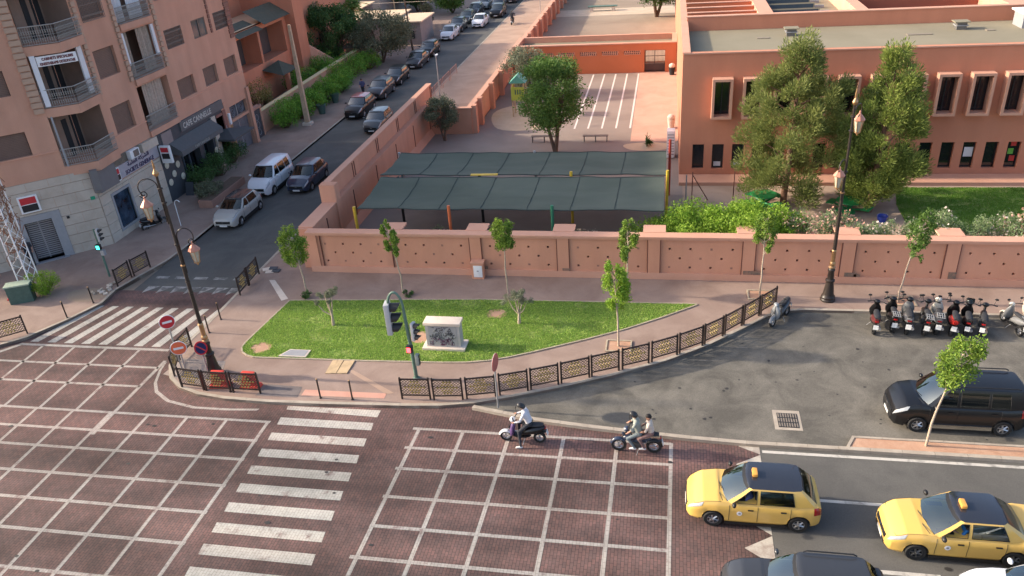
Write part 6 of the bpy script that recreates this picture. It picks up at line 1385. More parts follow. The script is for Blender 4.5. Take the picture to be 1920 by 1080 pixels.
for (y0, y1, z0, z1) in ((80.5, 82.4, 4.3, 6.4), (84.5, 86.4, 4.6, 6.8)):
    q = MB(); q.bb(-38.22, -38.14, y0, y1, z0, z1); w_ = q.build('window', win_glass, VB, True); q = MB(); q.bb(-38.2, -38.0, y0 - .15, y1 + .15, z0 - .15, z0); q.build('sill', cap_m, w_)
q = MB(); q.bb(-52, -42.5, 58.8, 77.6, 7.2, 12); q.build('upper_block', wall_school, VB, True)
q = MB(); q.raw([(-37.2, 79.8, 0), (-34.6, 83, 0), (-34.6, 83, .5), (-37.2, 79.8, 3.6), (-37.2, 80.1, 0), (-34.6, 83.3, 0), (-34.6, 83.3, .5), (-37.2, 80.1, 3.6)], [(0, 1, 2, 3), (7, 6, 5, 4), (3, 2, 6, 7)]); q.build('stair_flank', cap_m, VB, True)
q = MB(); q.raw([(-38.0, 70.8, 3.0), (-35.9, 70.8, 2.5), (-35.9, 74.2, 2.5), (-38.0, 74.2, 3.0), (-37.0, 72.5, 3.6)], [(0, 1, 4), (1, 2, 4), (2, 3, 4), (3, 0, 4)]); q.build('porch_roof', MATS['villa_green_tiles'], VB, True)
q = MB(); q.bb(-36.5, -36.1, 72.2, 72.6, 0, 2.7); q.build('porch_post', wall_school, VB, True)
sgn = MB(); sgn.bb(-38.16, -38.1, 80.5, 82.0, 8.4, 9.1); sgn.build('white_plate', white_p, VB, True)
GW = thing('garden_wall', 'low garden wall with top coloured pale as if sunlit running behind the clipped bushes', 'wall', (-33.6, 70, 0)); q = MB(); q.bb(-33.8, -33.5, 60.4, 88, 0, 1.9); q.build('wall', wall_pink, GW, True); q = MB(); q.bb(-33.88, -33.42, 60.4, 88, 1.9, 1.98); q.build('coping', mat('coping_sunlit_tint', (0.62, 0.50, 0.28), .9, .1, 3), GW, True)  # sunlight along the wall top is put into the coping colour
GD = thing('garden_door', 'dark iron garden door with scrolls beside the apartment building', 'door', (-33.3, 59.4, ZP)); MB().box((0, 0, 1.15), (.08, 1.35, 2.3)).build('leaf', char_m, GD); q = MB()
for zz in (.5, 1.1, 1.7): q.tube([(.05, .25 * math.cos(a), zz + .25 * math.sin(a)) for a in np.linspace(0, 2 * math.pi, 12)], .018, 4)
q.build('scrollwork', gray_metal, GD); MB().box((0, -.75, 1.3), (.25, .15, 2.6)).build('jamb', wall_pink, GD); MB().box((0, .75, 1.3), (.25, .15, 2.6)).build('jamb', wall_pink, GD); MB().box((0, 0, 2.5), (.4, 1.8, .2)).build('lintel', terr_m, GD)
RS = thing('restaurant', 'low restaurant with cream flat roofs and grey front beyond the grey-green tree', 'building', (-36, 100, 0))
cream = mat('roof_cream', (0.66, 0.50, 0.34), .9, .1, 2); bei = mat('wall_grey_beige', (0.28, 0.24, 0.22), .9, .1, 2)
for (x0, x1, y0, y1, h) in ((-60, -33.0, 97, 103, 2.9), (-33.0, -29.4, 95.5, 101, 2.7), (-60, -40, 103, 109, 3.2)):
    q = MB(); q.bb(x0, x1, y0, y1, 0, h); q.build('wall', bei, RS, True); q = MB(); q.bb(x0 - .3, x1 + .3, y0 - .3, y1 + .3, h, h + .15); q.build('roof', cream, RS, True)
for i in range(3): q = MB(); q.bb(-32.4 + i * .8, -31.8 + i * .8, 95.4, 95.5, .8, 1.7); q.build('window', dark_in, RS, True)
for i in range(9):
    q = MB(); q.raw([(-39 + i * .9, 103.3, 3.9), (-38.2 + i * .9, 103.3, 3.9), (-38.2 + i * .9, 109, 3.1), (-39 + i * .9, 109, 3.1)], [(0, 1, 2, 3)]); q.build('roof_panel', mat('panel_taupe2', (0.40, 0.31, 0.25), .9, .1, 2) if i % 2 else cream, RS, True)
GB = thing('grey_building', 'grey building with dark window strip at the top edge of the picture', 'building', (-50, 120, 0)); q = MB(); q.bb(-85, -40, 112, 135, 0, 8.5); q.build('wall', mat('wall_grey', (0.29, 0.26, 0.235), .9, .06, 1), GB, True)
for i in range(5): q = MB(); q.bb(-40.05 - 0, -39.95, 113 + i * 2.4, 114.6 + i * 2.4, 3, 5.5); q.build('window', dark_in, GB, True)
for i in range(8): q = MB(); q.bb(-58 + i * 2.2, -56.4 + i * 2.2, 111.9, 112, 3.2, 5.8); q.build('window', dark_in, GB, True)
YH = thing('tiled_hut', 'small hut with dark tiled roof between the garden trees', 'hut', (-34.0, 86.5, 0)); MB().box((0, 0, 1.0), (2.4, 2.4, 2.0)).build('wall', wall_pink, YH); MB().raw([(-1.6, -1.6, 2.0), (1.6, -1.6, 2.0), (1.6, 1.6, 2.0), (-1.6, 1.6, 2.0), (0, 0, 2.9)], [(0, 1, 4), (1, 2, 4), (2, 3, 4), (3, 0, 4)]).build('roof', mat('hut_tiles', (0.19, 0.14, 0.12), .9, .2, 3), YH)

# ================================================================== VEHICLES
def paint(name, c, rough=.28, coat=.6): return mat('paint_' + name, c, rough, .03, 2, spec=.5, coat=coat)
tyre_m = mat('tyre_rubber', (0.018, 0.018, 0.018), .85, .1, 9)
rim_m = mat('alloy_rim', (0.45, 0.45, 0.46), .3, .05, 6, metal=.8)
rim_d = mat('dark_rim', (0.10, 0.10, 0.10), .4, .1, 6, metal=.5)
glass_c = glass_mat('car_glass', (.6, .9, .88), .42, 2.3)
glass_d = glass_mat('car_glass_dark', (.5, .6, .6), .2, 1.8)
glass_f = mat('car_glass_far', (0.02, 0.028, 0.03), .05, 0, spec=.9, ior=1.7)
trim_m = mat('car_trim', (0.015, 0.015, 0.016), .5, .1, 5)
seat_m = mat('car_seat', (0.035, 0.035, 0.038), .8, .1, 5)
light_m = mat('headlight_glass', (0.36, 0.38, 0.40), .12, .1, 20, spec=.8)
tail_m = mat('taillight', (0.28, 0.012, 0.012), .15, 0, spec=.7)
plate_m = mat('number_plate', (0.62, 0.62, 0.60), .5, .25, 30)
under_m = mat('underbody', (0.008, 0.008, 0.008), .9, 0)
chrome = mat('chrome', (0.7, 0.7, 0.7), .15, 0, metal=1.0)

def lerp_tab(x, tab):
    for (x0, v0), (x1, v1) in zip(tab[:-1], tab[1:]):
        if x <= x1: t = (x - x0) / (x1 - x0) if x1 > x0 else 0; t = max(0, min(1, t)); return v0 + (v1 - v0) * t
    return tab[-1][1]
SPECS = dict(
    hatch=dict(L=4.08, W=1.74, H=1.52, wb=2.59, fo=.82, rw=.30, cowl=1.04, rf=.24, rr=-1.42, rb=-1.93, belt=.97, nose=.74, hood=.98, tail=1.0, B=-.12, C=-1.22, Ct=-1.12),
    sedan=dict(L=4.38, W=1.74, H=1.50, wb=2.63, fo=.82, rw=.30, cowl=1.18, rf=.36, rr=-.95, rb=-1.58, belt=.96, nose=.74, hood=.97, tail=1.04, B=.02, C=-1.05, Ct=-.82),
    suv=dict(L=4.25, W=1.80, H=1.60, wb=2.62, fo=.84, rw=.34, cowl=1.06, rf=.26, rr=-1.45, rb=-1.98, belt=1.06, nose=.86, hood=1.06, tail=1.1, B=-.12, C=-1.2, Ct=-1.1),
    van=dict(L=4.40, W=1.80, H=1.82, wb=2.80, fo=.85, rw=.315, cowl=1.32, rf=.60, rr=-2.02, rb=-2.16, belt=1.12, nose=.86, hood=1.12, tail=1.15, B=.12, C=-1.55, Ct=-1.5))
def car(name, kind, loc, heading, label, cat, body, roof=None, group=None, detail=2, rim=None, glass=None, sign=False, rails=False, cladding=None, side_panel=False, plate=True, open_front=False, side_glass=None, **kw):
    S = dict(SPECS[kind]); S.update(kw)
    L, W, H = S['L'], S['W'], S['H']; hl = L / 2; xf = hl - S['fo']; xr = xf - S['wb']; rw = S['rw']
    t = thing(name, label, cat, (*loc, ZR + .006), heading, group)
    glass = glass or (glass_c if detail > 1 else glass_f); rim = rim or rim_m
    top = [(-hl, S['tail'] * .80), (-hl + .05, S['tail'] * .93), (-hl + .14, S['tail']), (S['rb'], S['tail'] + .0), (S['rb'] + .25, S['belt']), (S['cowl'] - .3, S['belt']), (S['cowl'] + .05, S['hood']), ((S['cowl'] + hl) / 2, (S['hood'] * .55 + S['nose'] * .45) + .05), (hl - .2, S['nose'] + .02), (hl - .06, S['nose'] * .86), (hl, S['nose'] * .66)]
    wid = [(-hl, .74), (-hl + .05, .86), (-hl + .18, .94), (-hl + .6, .985), (0, 1.0), (hl - .9, .985), (hl - .35, .93), (hl - .14, .85), (hl - .04, .73), (hl, .62)]
    bot = [(-hl, .36), (-hl + .1, .27), (-hl + .4, .22), (hl - .5, .20), (hl - .1, .22), (hl, .30)]
    ra = rw + .055
    def zb(x):
        z = lerp_tab(x, bot)
        for xc in (xf, xr):
            if abs(x - xc) < ra: z = max(z, rw + math.sqrt(ra * ra - (x - xc) ** 2))
        return z
    def sec(x):
        w = W / 2 * lerp_tab(x, wid); z0 = zb(x); zt = lerp_tab(x, top); h = zt - lerp_tab(x, bot); cr = .035 + (.02 if x > S['cowl'] else 0)
        b_ = lerp_tab(x, bot)
        P = [(w * .93, b_), (w * .982, b_ + h * .14), (w * .975, b_ + h * .36), (w * 1.0, b_ + h * .60), (w * .99, b_ + h * .78), (w * .945, b_ + h * .91), (w * .89, zt), (w * .5, zt + cr), (0, zt + cr * 1.25)]
        return [(y, max(z, z0) if i < 5 else z) for i, (y, z) in enumerate(P)]
    dx0, dxB, dx1 = S['cowl'] - .30, S['B'], max(S['C'] - .02, xr + ra * .75) if kind != 'van' else S['C'] + .25
    xs = sorted(set(np.round(list(np.linspace(-hl, hl, 34)) + [-hl + .05, -hl + .14, hl - .04, hl - .1, dx0, dxB, dx1] + [xc + ra * math.cos(a) for xc in (xf, xr) for a in np.linspace(0, math.pi, 11)], 4)))
    SX = [sec(x) for x in xs]; nr = len(SX[0])
    bodyM, doors = MB(), {}
    dr = [(dx0, dxB), (dxB, dx1)]
    for sg in (1, -1):
        for i in range(len(xs) - 1):
            for j in range(nr - 1):
                q = [(xs[i], sg * SX[i][j][0], SX[i][j][1]), (xs[i + 1], sg * SX[i + 1][j][0], SX[i + 1][j][1]), (xs[i + 1], sg * SX[i + 1][j + 1][0], SX[i + 1][j + 1][1]), (xs[i], sg * SX[i][j + 1][0], SX[i][j + 1][1])]
                if sg > 0: q = q[::-1]
                xm = (xs[i] + xs[i + 1]) / 2; tgt = bodyM
                if detail > 0 and 1 <= j <= 4:
                    for k, (b_, a_) in enumerate(dr):
                        if a_ < xm < b_: tgt = doors.setdefault((sg, k), MB())
                tgt.raw(q, [(0, 1, 2, 3)])
    for i in (0, -1):                                    # close nose and tail
        ring = [(xs[i], p[0], p[1]) for p in SX[i]] + [(xs[i], -p[0], p[1]) for p in SX[i][::-1][1:]]
        bodyM.raw(ring, [tuple(range(len(ring))) if i == 0 else tuple(range(len(ring)))[::-1]])
    def weld(o):
        bm = bmesh.new(); bm.from_mesh(o.data); bmesh.ops.remove_doubles(bm, verts=bm.verts, dist=1e-4); bm.to_mesh(o.data); bm.free()
        o.data.polygons.foreach_set('use_smooth', [True] * len(o.data.polygons)); o.data.set_sharp_from_angle(angle=math.radians(24)); return o
    bo = weld(bodyM.build('body', body, t))
    dobj = {}
    for k, m_ in doors.items():
        d = weld(m_.build('door', body, t)); dobj[k] = d
        sg = k[0]; xh = (dr[k[1]][1] + .22); zh = S['belt'] - .17; MB().box((xh, sg * (W / 2 + .012), zh), (.17, .03, .035)).build('handle', body if detail > 1 and not sign else trim_m, d)
        if detail > 1:
            for xx in dr[k[1]]:
                P = sec(xx); MB().tube([(xx, sg * (p[0] + .002), p[1]) for p in P[1:6]], .007, 4).build('door_seam', trim_m, d)
    # underbody and wheel wells
    MB().box((0, 0, .42), (L * .93, W * .72, .42)).build('underbody', under_m, t); MB().box(((S['cowl'] + S['rb']) / 2, 0, .62), (S['cowl'] - S['rb'] - .1, W * .86, .5)).build('cabin_floor', seat_m, t)
    # greenhouse
    yb, yr, zt = W / 2 * .93, W / 2 * .745, H - .045
    zbt = lambda x: lerp_tab(x, top) - .015
    cw, rf, rr, rb, B, C, Ct = S['cowl'], S['rf'], S['rr'], S['rb'], S['B'], S['C'], S['Ct']
    col = [((cw, 0), (rf, 0), 'w'), ((cw - .07, yb * .5), (rf - .02, yr * .5), 'w'), ((cw - .2, yb * .9), (rf - .08, yr * .9), 'p'), ((cw - .36, yb), (rf - .17, yr), 's1'), ((B + .05, yb), (B + .04, yr), 'p'), ((B - .06, yb), (B - .05, yr), 's2' if not side_panel else 'p')]
    if kind == 'van': col += [((B - .95, yb), (B - .95, yr), 'p'), ((B - 1.03, yb), (B - 1.03, yr), 's3' if not side_panel else 'p')]
    col += [((C, yb), (Ct, yr), 'p'), ((rb + .12, yb * .93), (rr + .05, yr * .93), 'p'), ((rb + .02, yb * .78), (rr, yr * .84), 'r'), ((rb - .03, 0), (rr - .03, 0), None)]
    rows = [0, .07, .35, .65, .90, 1.0]
    def gp(k, r, sg):
        (bx, by), (tx, ty), _ = col[k]; bul = .05 * math.sin(math.pi * r)
        x = bx + (tx - bx) * r; y = by + (ty - by) * r + (bul * .5 if by > .1 else 0); z = zbt(bx) + (zt - zbt(bx)) * r
        x += bul * (.7 if k < 2 else -.5 if k >= len(col) - 2 else 0); return (x, sg * y, z)
    parts = {}
    for sg in (1, -1):
        for k in range(len(col) - 1):
            lab = col[k][2]
            for a, b in zip(rows[:-1], rows[1:]):
                q = [gp(k, a, sg), gp(k + 1, a, sg), gp(k + 1, b, sg), gp(k, b, sg)]
                if sg < 0: q = q[::-1]
                key = ('frit',) if (lab == 'w' and (a < .07 or a >= .9)) or (lab == 'r' and a >= .9) else ('frame',) if lab == 'p' or a >= .9 or a < .07 else (('windscreen',) if lab == 'w' else ('rear_window',) if lab == 'r' else ('side_window', sg, lab))
                parts.setdefault(key, MB()).raw(q, [(0, 1, 2, 3)])
    for key, m_ in parts.items():
        if key[0] == 'frit': weld(m_.build('window_surround', trim_m, t))
        elif key[0] == 'frame': weld(m_.build('pillars', kw.get('pillar', body) or body, t))
        else:
            if open_front and key[0] == 'side_window' and key[2] == 's1': continue          # wound down
            gm = glass
            weld(m_.build(key[0], gm if key[0] == 'windscreen' or not side_glass else side_glass, t))
    if detail > 1:                                        # bonnet shut lines and window seals
        hx = [x for x in np.linspace(S['cowl'] - .05, hl - .24, 8)]
        hp = [(x, sec(x)[6][0] * 1.0, sec(x)[6][1] + .004) for x in hx]
        MB().tube(hp + [(hl - .20, p_[0] * f_, p_[1] + .012) for f_, p_ in [(k_, (sec(hl - .2)[6][0], sec(hl - .2)[6][1])) for k_ in (.7, .35, 0, -.35, -.7)]] + [(p[0], -p[1], p[2]) for p in hp[::-1]], .0065, 4).build('bonnet_seam', trim_m, t)
        for sg in (1, -1):
            for k in range(len(col) - 1):
                if str(col[k][2]).startswith('s'):
                    lo_, hi_ = .075, .895
                    P_ = [gp(k, r_, sg) for r_ in np.linspace(lo_, hi_, 5)] + [gp(k + 1, r_, sg) for r_ in np.linspace(hi_, lo_, 5)]
                    MB().tube(P_ + [P_[0]], .011, 4).build('window_seal', trim_m, t)
    rm = MB()
    for sg in (1, -1):
        for k in range(len(col) - 1):
            (x0, y0), (x1, y1) = col[k][1], col[k + 1][1]; cr = .05
            for (f0, f1) in ((1, .6), (.6, 0)):
                h = lambda f, x: zt + cr * (1 - f ** 2.5) * (1 if rr + .05 < x < rf - .02 else .55)
                q = [(x0, sg * y0 * f0, h(f0, x0)), (x1, sg * y1 * f0, h(f0, x1)), (x1, sg * y1 * f1, h(f1, x1)), (x0, sg * y0 * f1, h(f1, x0))]
                rm.raw(q if sg > 0 else q[::-1], [(0, 1, 2, 3)])
    weld(rm.build('roof', roof or body, t))
    # wheels
    for xc in (xf, xr):
        for sg in (1, -1):
            y = sg * (W / 2 - .115); wh = MB().lathe([(rw * .62, -.095), (rw * .93, -.10), (rw, -.07), (rw, .07), (rw * .93, .10), (rw * .62, .095)], (xc, y, rw), 'Y', 20 if detail > 1 else 14, caps=False).build('wheel', tyre_m, t, smooth=40)
            rr_ = MB(); o = sg * .085
            rr_.lathe([(rw * .64, o - .02 * sg), (rw * .64, o), (rw * .55, o), (rw * .53, o - .05 * sg)], (xc, y, rw), 'Y', 20, caps=False)
            for k in range(6 if detail > 1 else 5):
                a = 2 * math.pi * k / (6 if detail > 1 else 5) + .3; rr_.tube([(xc, y + o - .015 * sg, rw), (xc + rw * .58 * math.cos(a), y + o - .015 * sg, rw + rw * .58 * math.sin(a))], [.045, .028], 5)
            rr_.lathe([(rw * .14, o), (rw * .1, o + .012 * sg)], (xc, y, rw), 'Y', 10); rr_.build('rim', rim, wh, smooth=40)
            MB().lathe([(rw * .62, o - .07 * sg), (.01, o - .07 * sg)], (xc, y, rw), 'Y', 14, caps=False).build('brake_disc', under_m, wh)
    # surface patches: lamps
    def patch(x0, x1, u0, u1, sg, m_, nm, off=.008, n=5, skew=0.0):
        q = MB(); G_ = []
        for i in range(n + 1):
            row = []
            for j in range(n + 1):
                v = u0 + (u1 - u0) * j / n; x = x0 + (x1 - x0) * i / n + skew * (j / n); P = sec(x); k = min(int(v), len(P) - 2); f = v - k
                y, z = P[k][0] + (P[k + 1][0] - P[k][0]) * f, P[k][1] + (P[k + 1][1] - P[k][1]) * f
                row.append((x + off * (.6 if x > 0 else -.6), sg * (y + off), z + off * .6))
            G_.append(row)
        for i in range(n):
            for j in range(n): c = [G_[i][j], G_[i + 1][j], G_[i + 1][j + 1], G_[i][j + 1]]; q.raw(c if sg < 0 else c[::-1], [(0, 1, 2, 3)])
        weld(q.build(nm, m_, t))
    for sg in (1, -1):
        patch(hl - .46, hl - .03, 4.4, 5.75, sg, light_m, 'headlight', skew=-.07)
        patch(-hl + .02, -hl + .26, 3.2, 5.6, sg, tail_m, 'taillight')
        mx, mz = cw - .42, S['belt'] + .09
        MB().ball((mx, sg * (W / 2 + .10), mz), (.07, .11, .075), 10, 7).build('mirror', body if not kw.get('mirror_dark') else trim_m, t, smooth=80)
        if rails: MB().tube([(rf - .25, sg * yr * .92, zt + .06), (rf - .35, sg * yr * .93, zt + .11), (rr + .3, sg * yr * .93, zt + .11), (rr + .2, sg * yr * .92, zt + .06)], .022, 6).build('roof_rail', trim_m, t)
        if detail > 1: MB().box(((xf + xr) / 2, sg * (W / 2 * .955), .20), (S['wb'] - 2 * ra, .05, .09)).build('sill', trim_m, t)
        if cladding:
            q = MB(); xs2 = [x for x in xs if xr + ra < x < xf - ra]
            q.box(((xf + xr) / 2, sg * (W / 2 - .005), .33), (S['wb'] - 2 * ra, .03, .16)); q.build('sill_cladding', cladding, t)
    nz = S['nose']; MB().box((hl - .045, 0, nz * .70), (.10, W * .56, nz * .22)).build('grille', trim_m, t, bevel=.01)
    MB().box((hl - .035, 0, nz * .40), (.09, W * .58, nz * .15)).build('bumper_intake', trim_m, t, bevel=.01)
    MB().box((hl + .008, 0, nz * .74), (.012, .13, .07)).build('badge', chrome, t)
    if plate:
        MB().box((hl + .012, 0, nz * .42), (.015, .50, .11)).build('number_plate', plate_m, t); MB().box((-hl - .008, 0, .62), (.015, .50, .11)).build('number_plate', plate_m, t)
    if detail > 1:                                        # cabin
        MB().box((cw - .55, 0, S['belt'] - .06), (.5, W * .78, .18)).build('dashboard', trim_m, t, bevel=.04)
        for y in (-.36, .36):
            st = MB(); st.box((B + .35, y, .52), (.5, .48, .18)); st.box((B + .02, y, .88), (.16, .48, .62), ry=-.2); st.box((B - .05, y, 1.24), (.1, .26, .18)); st.build('seat', seat_m, t, bevel=.03)
        st = MB(); st.box((C + .35, 0, .52), (.5, 1.2, .18)); st.box((C + .02, 0, .85), (.16, 1.2, .55), ry=-.2); st.build('rear_seat', seat_m, t, bevel=.03)
        q = MB(); q.tube([(cw - .78 + .03 * math.sin(a), .36 + .18 * math.cos(a), S['belt'] - .02 + .15 * math.sin(a)) for a in np.linspace(0, 2 * math.pi, 17)], .014, 5); q.build('steering_wheel', trim_m, t)
        wp = MB()
        for y in (-.3, .25): wp.tube([(cw + .02, y, S['hood'] + .02), (cw - .08, y + .55, S['hood'] + .10)], .012, 4)
        wp.build('wiper', trim_m, t)
    if sign:
        sgm = mat('taxi_sign_amber', (0.72, 0.34, 0.07), .4, .05, 8); MB().box((rf - .28, 0, H + .075), (.16, .34, .12)).build('taxi_sign', sgm, t, bevel=.03)
        for sg in (1, -1):
            e = disc(t, (dxB + .55, sg * (W / 2 + .002), S['belt'] - .33), .085, sg * math.pi / 2, white_p, 'door_emblem', .004, .004, n=18); disc(t, (dxB + .55, sg * (W / 2 + .002), S['belt'] - .33), .04, sg * math.pi / 2, gray_metal, 'emblem_mark', .009, .003, n=12)
    return t
PI = math.pi
yellow = paint('taxi_yellow', (0.66, 0.42, 0.105), .3, .4); blackp = paint('black', (0.006, 0.006, 0.007), .3, .18); navyp = paint('navy', (0.02, 0.03, 0.06)); whitep = paint('white', (0.66, 0.67, 0.69)); silver = paint('silver', (0.38, 0.37, 0.34), .35); greyp = paint('graphite', (0.035, 0.037, 0.042), .3, .3); dgreen = paint('dark_teal', (0.04, 0.05, 0.055)); redroof = paint('red_roof', (0.40, 0.10, 0.09)); roofgl = paint('roof_black', (0.022, 0.024, 0.032), .22, .8)
car('taxi', 'hatch', (3.03, 20.0), PI, 'yellow hatchback taxi with black roof, nearer the crossing', 'taxi', yellow, roofgl, 'yellow taxis', sign=True, mirror_dark=1, open_front=True)
car('taxi', 'sedan', (8.98, 19.25), PI, 'yellow saloon taxi with black roof and driver in blue, behind the other taxi', 'taxi', yellow, roofgl, 'yellow taxis', sign=True, rim=rim_d, mirror_dark=1, open_front=True)
car('black_van', 'van', (10.52, 25.42), PI, 'black windowed van parked behind the young tree', 'van', blackp, None, None, rails=True, side_glass=glass_d, cladding=chrome)
car('dark_estate', 'suv', (4.1, 16.2), PI, 'dark car with roof rails at the bottom edge beside the taxis', 'car', greyp, None, None, rails=True, L=4.4, wb=2.65, rr=-1.6, rb=-2.02, C=-1.4, Ct=-1.3)
car('white_car', 'sedan', (10.5, 16.68), PI, 'white car cut off by the bottom right corner', 'car', whitep)
GS = 'cars along the side street'
D = -PI / 2
car('parked_car', 'hatch', (-26.85, 43.0), D, 'silver compact hatchback parked beside the cafe planter', 'car', silver, roofgl, GS, glass=glass_d, cladding=trim_m, L=3.99, H=1.48)
car('parked_van', 'van', (-27.1, 48.45), D, 'white compact van parked in front of the cafe parasol', 'van', whitep, None, GS, glass=glass_d, cladding=trim_m)
car('moving_car', 'hatch', (-24.6, 49.0), D, 'dark blue hatchback driving beside the white van', 'car', navyp, None, GS, glass=glass_d)
car('moving_car', 'hatch', (-23.75, 62.0), D, 'small grey-green car half hidden by the stepped salmon wall', 'car', dgreen, None, GS, detail=1, L=3.75, H=1.5)
car('parked_car', 'suv', (-26.95, 66.4), D, 'black crossover with red roof parked at the kerb', 'car', blackp, redroof, GS, detail=1)
car('parked_car', 'suv', (-27.0, 72.5), D, 'dark grey sports utility car behind the red-roofed one', 'car', greyp, None, GS, detail=1)
car('parked_car', 'hatch', (-27.0, 77.6), D, 'dark hatchback with bright reflecting windscreen', 'car', blackp, None, GS, detail=1)
car('parked_car', 'sedan', (-26.9, 85.0), D, 'dark saloon partly under the grey-green tree', 'car', greyp, None, GS, detail=1)
car('parked_car', 'hatch', (-27.0, 90.2), D, 'dark car at the far side of the grey-green tree', 'car', blackp, None, GS, detail=1)
car('parked_car', 'sedan', (-26.9, 99.6), D, 'white saloon parked at the kerb by the restaurant', 'car', whitep, None, GS, detail=1)
car('moving_car', 'sedan', (-24.6, 107.2), D, 'white saloon driving down the middle of the street', 'car', whitep, None, GS, detail=1)
car('parked_car', 'suv', (-27.0, 104.6), D, 'grey-green crossover parked just behind the white kerbside saloon', 'car', dgreen, None, GS, detail=1)
car('parked_car', 'hatch', (-27.1, 110.2), D, 'dark teal car parked beside the driving white saloon', 'car', dgreen, None, GS, detail=1)
car('parked_car', 'suv', (-27.1, 115.8), D, 'teal-grey car in the upper row of parked cars', 'car', greyp, None, GS, detail=1)
car('moving_car', 'suv', (-23.5, 114.2), D, 'black car driving at the top of the street', 'car', blackp, None, GS, detail=1)
car('parked_car', 'hatch', (-26.9, 121.5), D, 'silver car at the very top of the street', 'car', silver, None, GS, detail=1)
car('moving_car', 'hatch', (-24.6, 120.5), D, 'dark green car behind the black one at the top', 'car', dgreen, None, GS, detail=1)
car('moving_car', 'suv', (-23.6, 126.5), D, 'grey car cut by the top edge of the picture', 'car', greyp, None, GS, detail=1)

